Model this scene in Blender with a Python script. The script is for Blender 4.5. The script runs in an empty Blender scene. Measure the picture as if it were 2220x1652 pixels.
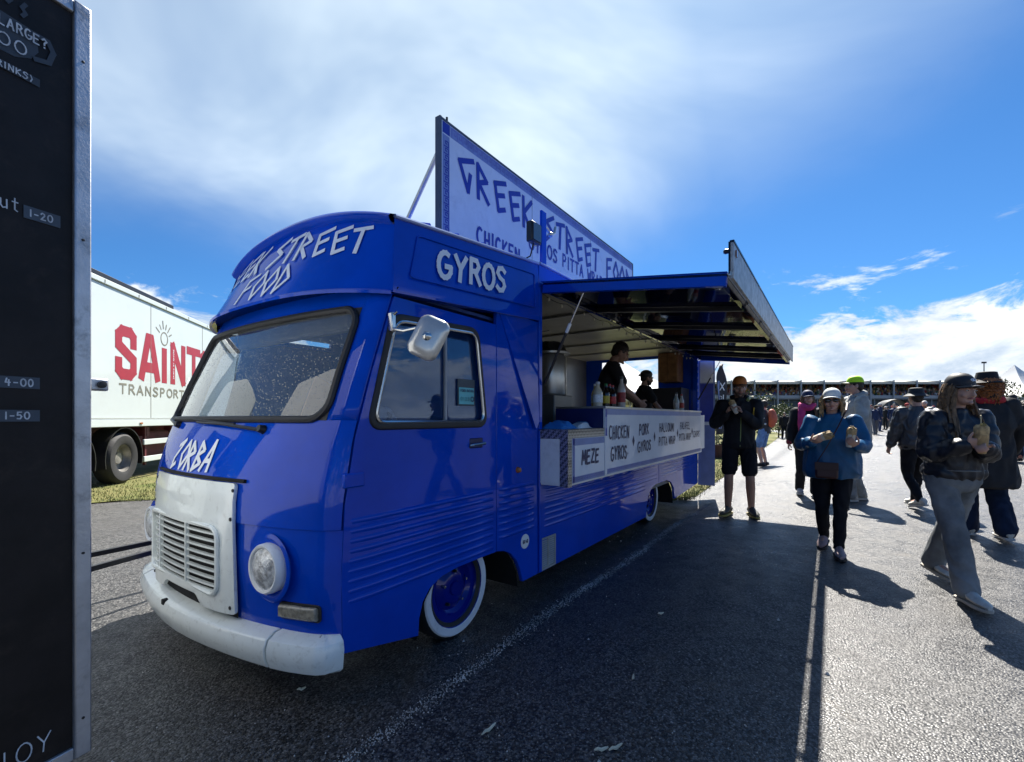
import bpy, bmesh, math, random
import numpy as np
from mathutils import Vector, Matrix, noise, Euler
from mathutils.geometry import tessellate_polygon

random.seed(7)
SC = bpy.context.scene
COL = SC.collection
R = math.radians

# ------------------------------------------------------------------ camera
cam = bpy.data.cameras.new("camera")
cam.sensor_width = 36.0
cam.sensor_fit = 'HORIZONTAL'
cam.lens = 36.0 * 1000 / 2220
cam.shift_y = 80 / 2220
cam.clip_start = 0.05
cam.clip_end = 6000
CAM = bpy.data.objects.new("camera", cam)
COL.objects.link(CAM)
CAM.location = (0, 0, 1.36)
CAM.rotation_euler = (R(90), 0, 0)
SC.camera = CAM

# ------------------------------------------------------------------ sun and sky
SUN_EL, SUN_AZ = R(51), R(21.5)        # azimuth from +Y towards +X
sd = Vector((math.sin(SUN_AZ) * math.cos(SUN_EL), math.cos(SUN_AZ) * math.cos(SUN_EL), math.sin(SUN_EL)))
sl = bpy.data.lights.new("sun", 'SUN')
sl.energy = 5.0
sl.angle = R(0.53)
sl.color = (1.0, 0.95, 0.87)
SUN = bpy.data.objects.new("sun", sl)
COL.objects.link(SUN)
SUN.rotation_euler = (-sd).to_track_quat('-Z', 'Y').to_euler()

SC.view_settings.view_transform = 'Standard'
SC.view_settings.look = 'None'
SC.view_settings.gamma = 1.0
SC.view_settings.use_curve_mapping = False
SC.view_settings.exposure = 1.46
SC.cycles.max_bounces = 8
SC.cycles.transparent_max_bounces = 12


class NT:
    """small helper for node trees"""
    def __init__(s, tree):
        s.t = tree
        s.n = tree.nodes
        s.l = tree.links

    def node(s, typ, **kw):
        nd = s.n.new(typ)
        for k, v in kw.items():
            setattr(nd, k, v)
        return nd

    def link(s, a, b):
        s.l.new(a, b)

    def val(s, sock, v):
        if isinstance(v, bpy.types.NodeSocket):
            s.l.new(v, sock)
        else:
            sock.default_value = v

    def math(s, op, a, b=0.0, c=0.0, clamp=False):
        nd = s.n.new('ShaderNodeMath')
        nd.operation = op
        nd.use_clamp = clamp
        s.val(nd.inputs[0], a)
        s.val(nd.inputs[1], b)
        s.val(nd.inputs[2], c)
        return nd.outputs[0]

    def mix(s, f, a, b, blend='MIX'):
        nd = s.n.new('ShaderNodeMix')
        nd.data_type = 'RGBA'
        nd.blend_type = blend
        s.val(nd.inputs[0], f)
        s.val(nd.inputs[6], a if isinstance(a, bpy.types.NodeSocket) else (*a, 1))
        s.val(nd.inputs[7], b if isinstance(b, bpy.types.NodeSocket) else (*b, 1))
        return nd.outputs[2]

    def ramp(s, f, lo, hi, smooth=True):
        nd = s.n.new('ShaderNodeMapRange')
        nd.interpolation_type = 'SMOOTHSTEP' if smooth else 'LINEAR'
        s.val(nd.inputs[0], f)
        nd.inputs[1].default_value = lo
        nd.inputs[2].default_value = hi
        nd.inputs[3].default_value = 0
        nd.inputs[4].default_value = 1
        return nd.outputs[0]

    def noise(s, vec, scale, detail=4, rough=0.55, dist=0.0):
        nd = s.n.new('ShaderNodeTexNoise')
        if vec is not None:
            s.l.new(vec, nd.inputs['Vector'])
        nd.inputs['Scale'].default_value = scale
        nd.inputs['Detail'].default_value = detail
        nd.inputs['Roughness'].default_value = rough
        nd.inputs['Distortion'].default_value = dist
        return nd.outputs[0]


def dirv(az, el):
    return Vector((math.sin(R(az)) * math.cos(R(el)), math.cos(R(az)) * math.cos(R(el)), math.sin(R(el))))


wd = bpy.data.worlds.new("World")
SC.world = wd
wd.use_nodes = True
W_ = NT(wd.node_tree)
W_.n.clear()
out = W_.node('ShaderNodeOutputWorld')
bg = W_.node('ShaderNodeBackground')
bg.inputs['Strength'].default_value = 0.080
W_.link(bg.outputs[0], out.inputs[0])
sky = W_.node('ShaderNodeTexSky')
sky.sky_type = 'NISHITA'
sky.sun_disc = False
sky.sun_elevation = SUN_EL
sky.sun_rotation = SUN_AZ
sky.altitude = 150
sky.air_density = 0.9
sky.dust_density = 0.25
sky.ozone_density = 3.5
tc = W_.node('ShaderNodeTexCoord')
nrm = W_.node('ShaderNodeVectorMath', operation='NORMALIZE')
W_.link(tc.outputs['Generated'], nrm.inputs[0])
DIR = nrm.outputs[0]
sep = W_.node('ShaderNodeSeparateXYZ')
W_.link(DIR, sep.inputs[0])
dx, dy, dz = sep.outputs
zc = W_.math('MAXIMUM', dz, 0.0)
den = W_.math('ADD', zc, 0.16)
px = W_.math('DIVIDE', dx, den)
py = W_.math('DIVIDE', dy, den)
cmb = W_.node('ShaderNodeCombineXYZ')
W_.link(px, cmb.inputs[0])
W_.link(py, cmb.inputs[1])
PL = cmb.outputs[0]                       # a flat cloud layer seen in perspective


def blob(az, el, inner, outer):
    d = W_.node('ShaderNodeVectorMath', operation='DOT_PRODUCT')
    W_.link(DIR, d.inputs[0])
    d.inputs[1].default_value = dirv(az, el)
    return W_.ramp(d.outputs['Value'], math.cos(R(outer)), math.cos(R(inner)))


nbig = W_.noise(PL, 0.9, 5, 0.55, 0.6)
nmid = W_.noise(PL, 2.3, 7, 0.6, 0.4)
# high thin veil round the sun's side of the sky
veil = W_.math('MAXIMUM', blob(-12, 42, 8, 40), W_.math('MULTIPLY', blob(-40, 36, 4, 24), 0.8))
veil = W_.math('MAXIMUM', veil, W_.math('MULTIPLY', blob(12, 58, 5, 42), 0.75))
vn = W_.math('MULTIPLY_ADD', nbig, 1.5, -0.72)
veil = W_.math('MULTIPLY', veil, W_.math('ADD', 0.78, vn), clamp=True)
veil = W_.math('MULTIPLY', W_.math('MULTIPLY', veil, 0.93), W_.ramp(W_.math('ADD', dz, W_.math('MULTIPLY', nbig, 0.12)), 0.30, 0.50))
# scattered cumulus over the whole sky, thicker towards the horizon
band = W_.ramp(dz, 0.30, 0.03)
thr = W_.math('MULTIPLY_ADD', band, -0.17, 0.60)
cu = W_.ramp(W_.math('SUBTRACT', nmid, thr), 0.0, 0.10)
lowfade = W_.ramp(dz, 0.40, 0.16)
cu = W_.math('MULTIPLY', cu, lowfade)
# bank low in the sky
vsc = W_.node('ShaderNodeMapping')
vsc.inputs['Scale'].default_value = (1, 1, 2.1)
W_.link(DIR, vsc.inputs[0])
nb = W_.noise(vsc.outputs[0], 9.0, 9, 0.62, 0.35)
hgt = W_.math('MULTIPLY_ADD', dz, -4.2, 0.96)
hgt = W_.math('ADD', hgt, W_.math('MULTIPLY', blob(48, 9, 4, 28), 0.30))
hgt = W_.math('ADD', hgt, W_.math('MULTIPLY', blob(-36, 12, 3, 16), 0.40))
bank = W_.ramp(W_.math('ADD', W_.math('SUBTRACT', nb, 0.5), W_.math('SUBTRACT', hgt, 0.48)), -0.03, 0.11)
fac = W_.math('MAXIMUM', W_.math('MAXIMUM', veil, cu), bank)
shade = W_.noise(vsc.outputs[0], 5.5, 6, 0.6, 0.3)
ccol = W_.mix(W_.ramp(W_.math('ADD', W_.math('MULTIPLY', shade, 0.6), W_.math('MULTIPLY', nb, 0.4)), 0.40, 0.60), (2.7, 3.3, 4.1), (5.3, 5.5, 5.6))
vcol = W_.mix(W_.ramp(nbig, 0.35, 0.7), (3.3, 4.1, 4.75), (4.9, 5.6, 6.0))
ccol = W_.mix(W_.ramp(W_.math('SUBTRACT', veil, W_.math('MAXIMUM', cu, bank)), -0.1, 0.2), ccol, vcol)
skyt = W_.mix(1.0, sky.outputs[0], (0.215, 0.435, 0.62), 'MULTIPLY')
col = W_.mix(fac, skyt, ccol)
W_.link(col, bg.inputs[0])

# ------------------------------------------------------------------ materials
MATS = {}


def mat(name, color, rough=0.5, metal=0.0, coat=0.0, var=0.15, vscale=6.0, bump=0.0, bscale=60.0,
        spec=0.5, dirt=None, coords='Object', emis=None, sheen=0.0):
    if name in MATS:
        return MATS[name]
    m = bpy.data.materials.new(name)
    m.use_nodes = True
    t = NT(m.node_tree)
    p = t.n['Principled BSDF']
    p.inputs['Roughness'].default_value = rough
    p.inputs['Metallic'].default_value = metal
    p.inputs['Specular IOR Level'].default_value = spec
    if coat:
        p.inputs['Coat Weight'].default_value = coat
        p.inputs['Coat Roughness'].default_value = 0.04
    if sheen:
        p.inputs['Sheen Weight'].default_value = sheen
    tcn = t.node('ShaderNodeTexCoord')
    v = tcn.outputs[coords]
    nz = t.noise(v, vscale, 5, 0.6)
    lo = tuple(c * (1 - var) for c in color)
    hi = tuple(min(1, c * (1 + var)) for c in color)
    c = t.mix(t.ramp(nz, 0.3, 0.7), lo, hi)
    if dirt:
        dcol, amount, dscale = dirt
        dn = t.noise(v, dscale, 7, 0.7, 0.3)
        c = t.mix(t.math('MULTIPLY', t.ramp(dn, 0.52, 0.72), amount), c, dcol)
    t.link(c, p.inputs['Base Color'])
    rn = t.math('MULTIPLY_ADD', t.noise(v, vscale * 2.3, 4, 0.6), 0.25 * rough, rough * 0.87)
    t.link(rn, p.inputs['Roughness'])
    if bump:
        b = t.node('ShaderNodeBump')
        b.inputs['Strength'].default_value = bump
        b.inputs['Distance'].default_value = 0.01
        t.link(t.noise(v, bscale, 4, 0.6), b.inputs['Height'])
        t.link(b.outputs[0], p.inputs['Normal'])
    MATS[name] = m
    return m


def paint(name, color, drops=0.35, rough=0.32, dirt=(0.03, 0.03, 0.03), damt=0.12):
    """glossy car paint carrying rain droplets"""
    m = bpy.data.materials.new(name)
    m.use_nodes = True
    t = NT(m.node_tree)
    p = t.n['Principled BSDF']
    tcn = t.node('ShaderNodeTexCoord')
    v = tcn.outputs['Object']
    nz = t.noise(v, 2.2, 6, 0.6)
    c = t.mix(t.ramp(nz, 0.3, 0.7), tuple(x * 0.88 for x in color), tuple(x * 1.1 for x in color))
    c = t.mix(t.math('MULTIPLY', t.ramp(t.noise(v, 7, 8, 0.7, 0.4), 0.55, 0.78), damt), c, dirt)
    t.link(c, p.inputs['Base Color'])  # one even, deeper skin tone
    p.inputs['Roughness'].default_value = rough
    p.inputs['Specular IOR Level'].default_value = 0.0
    p.inputs['Coat Weight'].default_value = 0.7
    p.inputs['Coat IOR'].default_value = 1.5
    cr = t.math('MULTIPLY_ADD', t.ramp(t.noise(v, 3.5, 6, 0.65), 0.35, 0.75), 0.05, 0.02)
    t.link(cr, p.inputs['Coat Roughness'])
    vo = t.node('ShaderNodeTexVoronoi')
    vo.inputs['Scale'].default_value = 95
    vo.inputs['Randomness'].default_value = 1
    t.link(v, vo.inputs['Vector'])
    drop = t.ramp(vo.outputs['Distance'], 0.30, 0.08)
    pick = t.ramp(vo.outputs['Color'], 0.52, 0.60)
    drop = t.math('MULTIPLY', drop, pick)
    wav = t.noise(v, 1.7, 3, 0.5)
    h = t.math('ADD', t.math('MULTIPLY', drop, 0.55 * drops), t.math('MULTIPLY', wav, 1.5))
    b = t.node('ShaderNodeBump')
    b.inputs['Strength'].default_value = 0.5
    b.inputs['Distance'].default_value = 0.004
    t.link(h, b.inputs['Height'])
    t.link(b.outputs[0], p.inputs['Coat Normal'])
    MATS[name] = m
    return m


def glass(name, tint=(0.85, 0.9, 0.9), alpha=0.25, rough=0.0, drops=0.0, film=(0.5, 0.55, 0.55), refl=1.5):
    """thin pane: mostly see-through with a mirror-like surface and a diffuse coloured film"""
    m = bpy.data.materials.new(name)
    m.use_nodes = True
    t = NT(m.node_tree)
    t.n.clear()
    o = t.node('ShaderNodeOutputMaterial')
    tr = t.node('ShaderNodeBsdfTransparent')
    tr.inputs[0].default_value = (*tint, 1)
    df = t.node('ShaderNodeBsdfDiffuse')
    df.inputs[0].default_value = (*film, 1)
    gl = t.node('ShaderNodeBsdfGlossy')
    gl.inputs['Roughness'].default_value = max(rough, 0.015)
    fr = t.node('ShaderNodeFresnel')
    fr.inputs[0].default_value = 1.62
    tcn = t.node('ShaderNodeTexCoord')
    m1 = t.node('ShaderNodeMixShader')
    a = alpha
    if drops:
        vo = t.node('ShaderNodeTexVoronoi')
        vo.inputs['Scale'].default_value = 80
        t.link(tcn.outputs['Object'], vo.inputs['Vector'])
        dd = t.math('MULTIPLY', t.ramp(vo.outputs['Distance'], 0.34, 0.16), t.ramp(vo.outputs['Color'], 0.4, 0.5))
        a = t.math('ADD', t.math('MULTIPLY', dd, drops), alpha, clamp=True)
        b = t.node('ShaderNodeBump')
        b.inputs['Strength'].default_value = 0.4
        b.inputs['Distance'].default_value = 0.003
        t.link(dd, b.inputs['Height'])
        t.link(b.outputs[0], gl.inputs['Normal'])
    t.val(m1.inputs[0], a)
    t.link(tr.outputs[0], m1.inputs[1])
    t.link(df.outputs[0], m1.inputs[2])
    m2 = t.node('ShaderNodeMixShader')
    f2 = t.math('MULTIPLY', fr.outputs[0], refl, clamp=True)
    t.link(f2, m2.inputs[0])
    t.link(m1.outputs[0], m2.inputs[1])
    t.link(gl.outputs[0], m2.inputs[2])
    t.link(m2.outputs[0], o.inputs[0])
    MATS[name] = m
    return m


BLUE = paint('blue_paint', (0.0, 0.052, 0.47), damt=0.08)
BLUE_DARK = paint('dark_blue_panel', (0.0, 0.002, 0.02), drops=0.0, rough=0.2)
WHITE = mat('white_paint', (0.76, 0.81, 0.78), 0.26, coat=0.6, var=0.04, vscale=3, bump=0.03, bscale=200,
            dirt=((0.30, 0.31, 0.26), 0.32, 26))
WHITE_CLEAN = mat('clean_white', (0.74, 0.76, 0.76), 0.4, var=0.04, dirt=((0.45, 0.45, 0.43), 0.4, 5))
LETTER_W = mat('white_vinyl', (0.72, 0.76, 0.82), 0.45, var=0.04)
LETTER_B = mat('blue_vinyl', (0.006, 0.02, 0.30), 0.4, var=0.08)
LETTER_K = mat('marker_ink', (0.008, 0.012, 0.07), 0.5, var=0.1)
BOARD_W = mat('sign_white', (0.64, 0.70, 0.77), 0.35, coat=0.3, var=0.05, vscale=3, dirt=((0.42, 0.46, 0.55), 0.5, 3))
MENU_W = mat('menu_white', (0.64, 0.70, 0.78), 0.35, coat=0.3, var=0.04, vscale=3, dirt=((0.45, 0.50, 0.58), 0.4, 4))
PALE_BLUE = mat('pale_blue_print', (0.19, 0.25, 0.48), 0.45, var=0.1)
RUBBER = mat('black_rubber', (0.012, 0.012, 0.013), 0.55, var=0.3, bump=0.1)
BLACK = mat('black_metal', (0.010, 0.010, 0.012), 0.4, var=0.3)
DARK = mat('dark_void', (0.004, 0.004, 0.005), 0.9, var=0.1)
CHROME = mat('dull_chrome', (0.62, 0.62, 0.60), 0.22, metal=1.0, var=0.1)
STEEL = mat('stainless_steel', (0.50, 0.50, 0.48), 0.34, metal=0.9, var=0.12, vscale=3)
ALU = mat('brushed_aluminium', (0.46, 0.48, 0.51), 0.42, metal=0.75, var=0.12, vscale=9, bump=0.08, bscale=90,
          dirt=((0.18, 0.19, 0.2), 0.6, 14))
TYRE = mat('tyre_rubber', (0.016, 0.016, 0.017), 0.75, var=0.3, bump=0.2, bscale=40)
WHITEWALL = mat('whitewall', (0.66, 0.68, 0.70), 0.5, var=0.06, dirt=((0.3, 0.3, 0.3), 0.5, 10))
LENS = mat('lens_glass', (0.62, 0.63, 0.62), 0.25, metal=0.35, coat=0.8, var=0.55, vscale=22, bump=0.8, bscale=34)
AMBER = mat('amber_lens', (0.32, 0.10, 0.02), 0.2, coat=0.6, var=0.2, vscale=40)
SMOKED = mat('clear_lens', (0.24, 0.22, 0.17), 0.2, coat=0.8, var=0.4, vscale=30, bump=0.5, bscale=50)
WOOD = mat('varnished_wood', (0.20, 0.09, 0.03), 0.45, var=0.35, vscale=12)
CREAM = mat('cream_trim', (0.42, 0.36, 0.29), 0.7, var=0.1)
GREYTRIM = mat('grey_interior', (0.20, 0.20, 0.20), 0.7, var=0.15)
CABBLUE = mat('cab_blue_lining', (0.012, 0.06, 0.28), 0.6, var=0.15)
CEIL = mat('ceiling_panel', (0.42, 0.40, 0.34), 0.35, metal=0.3, var=0.15, vscale=3)
PANE = glass('windscreen_glass', (0.72, 0.78, 0.78), 0.13, drops=0.34, film=(0.46, 0.50, 0.50), refl=2.0)  # dust film whose grey also paints in pale reflected sky
SIDEPANE = glass('door_glass', (0.62, 0.72, 0.85), 0.22, film=(0.015, 0.07, 0.22), refl=0.28)  # blue film paints in the lit blue cab behind the pane


def checker(name):
    m = bpy.data.materials.new(name)
    m.use_nodes = True
    t = NT(m.node_tree)
    p = t.n['Principled BSDF']
    p.inputs['Metallic'].default_value = 0.85
    p.inputs['Roughness'].default_value = 0.3
    tcn = t.node('ShaderNodeTexCoord')
    mp = t.node('ShaderNodeMapping')
    mp.inputs['Rotation'].default_value = (R(45), R(0), R(45))
    t.link(tcn.outputs['Object'], mp.inputs[0])
    w = t.node('ShaderNodeTexChecker')
    w.inputs['Scale'].default_value = 55
    t.link(mp.outputs[0], w.inputs['Vector'])
    c = t.mix(w.outputs[1], (0.52, 0.52, 0.50), (0.16, 0.16, 0.15))
    t.link(c, p.inputs['Base Color'])
    b = t.node('ShaderNodeBump')
    b.inputs['Strength'].default_value = 0.7
    b.inputs['Distance'].default_value = 0.004
    t.link(w.outputs[1], b.inputs['Height'])
    t.link(b.outputs[0], p.inputs['Normal'])
    MATS[name] = m
    return m


CHECK = checker('tread_plate')


# ------------------------------------------------------------------ mesh helpers
def link_mesh(name, me, m, parent=None, smooth=True, angle=35, bevel=0.0, solid=0.0):
    o = bpy.data.objects.new(name, me)
    COL.objects.link(o)
    mm = m if isinstance(m, (list, tuple)) else [m]
    for x in mm:
        me.materials.append(x)
    if smooth and len(me.polygons):
        me.polygons.foreach_set('use_smooth', [True] * len(me.polygons))
        me.set_sharp_from_angle(angle=R(angle))
    if parent is not None:
        o.parent = parent
    if solid:
        md = o.modifiers.new('solid', 'SOLIDIFY')
        md.thickness = solid
        md.offset = -1
    if bevel:
        md = o.modifiers.new('bevel', 'BEVEL')
        md.width = bevel
        md.segments = 2
        md.limit_method = 'ANGLE'
        md.angle_limit = R(40)
    return o


class MB:
    def __init__(s):
        s.v = []
        s.f = []
        s.mi = []
        s.cur = 0

    def add(s, vs, fs):
        b = len(s.v)
        s.v += [tuple(x) for x in vs]
        s.f += [tuple(i + b for i in f) for f in fs]
        s.mi += [s.cur] * len(fs)
        return s

    def box(s, x0, x1, y0, y1, z0, z1):
        vs = [(x, y, z) for z in (z0, z1) for y in (y0, y1) for x in (x0, x1)]
        return s.add(vs, [(0, 2, 3, 1), (4, 5, 7, 6), (0, 1, 5, 4), (2, 6, 7, 3), (0, 4, 6, 2), (1, 3, 7, 5)])

    def bar(s, a, b, w, h, up=(0, 0, 1)):
        """rectangular bar from a to b"""
        a, b = Vector(a), Vector(b)
        d = (b - a).normalized()
        x = d.cross(Vector(up))
        if x.length < 1e-4:
            x = d.cross(Vector((1, 0, 0)))
        x.normalize()
        y = x.cross(d)
        vs = []
        for p in (a, b):
            for sx, sy in ((-1, -1), (1, -1), (1, 1), (-1, 1)):
                vs.append(p + x * sx * w / 2 + y * sy * h / 2)
        return s.add(vs, [(3, 2, 1, 0), (4, 5, 6, 7), (0, 1, 5, 4), (1, 2, 6, 5), (2, 3, 7, 6), (3, 0, 4, 7)])

    def tube(s, pts, r, seg=8, closed=False, cap=True, flat=1.0, up=(0, 0, 1)):
        pts = [Vector(p) for p in pts]
        n = len(pts)
        rs = list(r) if isinstance(r, (list, tuple)) else [r] * n
        vs = []
        ref = Vector(up)
        for i, p in enumerate(pts):
            if closed:
                d = pts[(i + 1) % n] - pts[i - 1]
            else:
                d = pts[min(i + 1, n - 1)] - pts[max(i - 1, 0)]
            if d.length < 1e-9:
                d = Vector((0, 0, 1))
            d.normalize()
            x = ref.cross(d)
            if x.length < 1e-3:
                x = Vector((1, 0, 0)).cross(d)
                if x.length < 1e-3:
                    x = Vector((0, 1, 0)).cross(d)
            x.normalize()
            y = d.cross(x)
            for k in range(seg):
                a = 2 * math.pi * k / seg
                vs.append(p + x * math.cos(a) * rs[i] + y * math.sin(a) * rs[i] * flat)
        fs = []
        for i in range(n if closed else n - 1):
            j = (i + 1) % n
            for k in range(seg):
                k2 = (k + 1) % seg
                fs.append((i * seg + k, i * seg + k2, j * seg + k2, j * seg + k))
        if cap and not closed:
            fs.append(tuple(range(seg - 1, -1, -1)))
            fs.append(tuple((n - 1) * seg + k for k in range(seg)))
        return s.add(vs, fs)

    def grid(s, rows, closed_u=False):
        """rows: list of equal-length point lists"""
        nr, nc = len(rows), len(rows[0])
        vs = [p for r in rows for p in r]
        fs = []
        for i in range(nr - 1):
            for j in range(nc if closed_u else nc - 1):
                j2 = (j + 1) % nc
                fs.append((i * nc + j, i * nc + j2, (i + 1) * nc + j2, (i + 1) * nc + j))
        return s.add(vs, fs)

    def loft(s, rows, cap=True):
        """closed rings stacked"""
        nc = len(rows[0])
        b = len(s.v)
        s.grid(rows, True)
        if cap:
            s.f.append(tuple(b + k for k in range(nc - 1, -1, -1)))
            s.f.append(tuple(b + (len(rows) - 1) * nc + k for k in range(nc)))
            s.mi += [s.cur] * 2
        return s

    def lathe(s, prof, org, axis, seg=32):
        """prof: (radius, along axis)"""
        org, ax = Vector(org), Vector(axis).normalized()
        x = ax.orthogonal().normalized()
        y = ax.cross(x)
        rows = []
        for r, h in prof:
            rows.append([org + ax * h + (x * math.cos(2 * math.pi * k / seg) + y * math.sin(2 * math.pi * k / seg)) * r
                         for k in range(seg)])
        return s.grid(rows, True)

    def ball(s, c, r, seg=14, rings=8, M=None):
        c = Vector(c)
        r = Vector(r if isinstance(r, (list, tuple, Vector)) else (r, r, r))
        rows = []
        for i in range(rings + 1):
            a = math.pi * i / rings
            row = []
            for k in range(seg):
                b = 2 * math.pi * k / seg
                p = Vector((r.x * math.sin(a) * math.cos(b), r.y * math.sin(a) * math.sin(b), -r.z * math.cos(a)))
                if M is not None:
                    p = M @ p
                row.append(c + p)
            rows.append(row)
        return s.grid(rows, True)

    def plate(s, outer, holes, fn, t):
        """flat plate with holes; outline in 2-D, fn(a, b, depth) -> 3-D, depth 0 front and t back"""
        polys = [outer] + list(holes)
        flat = [p for poly in polys for p in poly]
        tris = tessellate_polygon([[Vector((p[0], p[1], 0)) for p in poly] for poly in polys])
        n = len(flat)
        vs = [fn(p[0], p[1], 0.0) for p in flat] + [fn(p[0], p[1], t) for p in flat]
        fs = []
        for a, b, c in tris:
            fs.append((a, b, c))
            fs.append((c + n, b + n, a + n))
        base = 0
        for poly in polys:
            m = len(poly)
            for i in range(m):
                j = (i + 1) % m
                fs.append((base + i, base + j, base + j + n, base + i + n))
            base += m
        return s.add(vs, fs)

    def mesh(s, name, fix=True):
        me = bpy.data.meshes.new(name)
        me.from_pydata(s.v, [], s.f)
        if len(set(s.mi)) > 1:
            me.polygons.foreach_set('material_index', s.mi)
        if fix:
            bm = bmesh.new()
            bm.from_mesh(me)
            bmesh.ops.remove_doubles(bm, verts=bm.verts, dist=1e-5)
            bmesh.ops.recalc_face_normals(bm, faces=bm.faces)
            bm.to_mesh(me)
            bm.free()
        me.update()
        return me

    def build(s, name, m, parent=None, fix=True, **kw):
        return link_mesh(name, s.mesh(name, fix), m, parent, **kw)


def empty(name, loc=(0, 0, 0), rz=0.0, parent=None):
    o = bpy.data.objects.new(name, None)
    o.empty_display_size = 0.2
    COL.objects.link(o)
    o.location = loc
    o.rotation_euler = (0, 0, rz)
    if parent:
        o.parent = parent
    return o


def tag(o, label, cat, group=None):
    o['label'] = label
    o['category'] = cat
    if group:
        o['group'] = group
    return o


def struct(o):
    o['kind'] = 'structure'
    return o


def stuff(o, label=None, cat=None):
    o['kind'] = 'stuff'
    if label:
        o['label'] = label
    if cat:
        o['category'] = cat
    return o


def lerp(a, b, t):
    return a + (b - a) * t


def smooth01(a, b, x):
    t = min(1, max(0, (x - a) / (b - a)))
    return t * t * (3 - 2 * t)


def interp(x, xs, ys):
    return float(np.interp(x, xs, ys))


def rrect(x0, x1, y0, y1, r, n=5):
    pts = []
    for cx, cy, a0 in ((x1 - r, y0 + r, -90), (x1 - r, y1 - r, 0), (x0 + r, y1 - r, 90), (x0 + r, y0 + r, 180)):
        for k in range(n + 1):
            a = R(a0 + 90 * k / n)
            pts.append((cx + r * math.cos(a), cy + r * math.sin(a)))
    return pts


def rpoly(pts, r, n=4):
    """round the corners of a polygon"""
    res = []
    m = len(pts)
    for i in range(m):
        p0, p1, p2 = Vector(pts[i - 1]), Vector(pts[i]), Vector(pts[(i + 1) % m])
        a = p1 + (p0 - p1).normalized() * r
        b = p1 + (p2 - p1).normalized() * r
        for k in range(n + 1):
            t = k / n
            q = a * (1 - t) ** 2 + p1 * 2 * t * (1 - t) + b * t * t
            res.append((q.x, q.y))
    return res


# ------------------------------------------------------------------ lettering
def arc(cx, cy, rx, ry, a0, a1, n=10):
    return [(cx + rx * math.cos(R(a0 + (a1 - a0) * k / n)), cy + ry * math.sin(R(a0 + (a1 - a0) * k / n))) for k in range(n + 1)]


GREEK = {   # angular lettering
    'G': [[(1, .98), (0, .74), (.62, 0), (.78, .52)]],
    'R': [[(.05, 0), (.0, 1)], [(0, 1), (.72, .64), (.05, .46)], [(.1, .46), (.85, 0)]],
    'E': [[(.98, 1), (.05, .80), (.36, 0), (.92, .14)], [(.2, .44), (.85, .58)]],
    'K': [[(.05, 0), (0, 1)], [(.85, 1), (.06, .48), (.75, 0)]],
    'S': [[(.95, 1), (.1, .7), (.85, .42), (0, 0)]],
    'T': [[(0, .86), (1, 1)], [(.52, .93), (.4, 0)]],
    'F': [[(.1, 0), (.08, .86), (.95, 1)], [(.09, .45), (.7, .56)]],
    'O': [[(.5, 1), (0, .5), (.45, 0), (1, .52), (.5, 1)]],
    'D': [[(.12, .0), (.1, 1), (.95, .45), (.12, 0)]],
    'Z': [[(.05, .80), (.75, 1.02), (.02, .30), (.12, -.04), (.60, .12)]],
    'B': [[(.1, 0), (.1, 1), (.75, .72), (.12, .52), (.85, .25), (.1, 0)]],
    'A': [[(0, 0), (.6, 1.05), (.85, 0)], [(.2, .34), (.75, .34)]],
}
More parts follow.
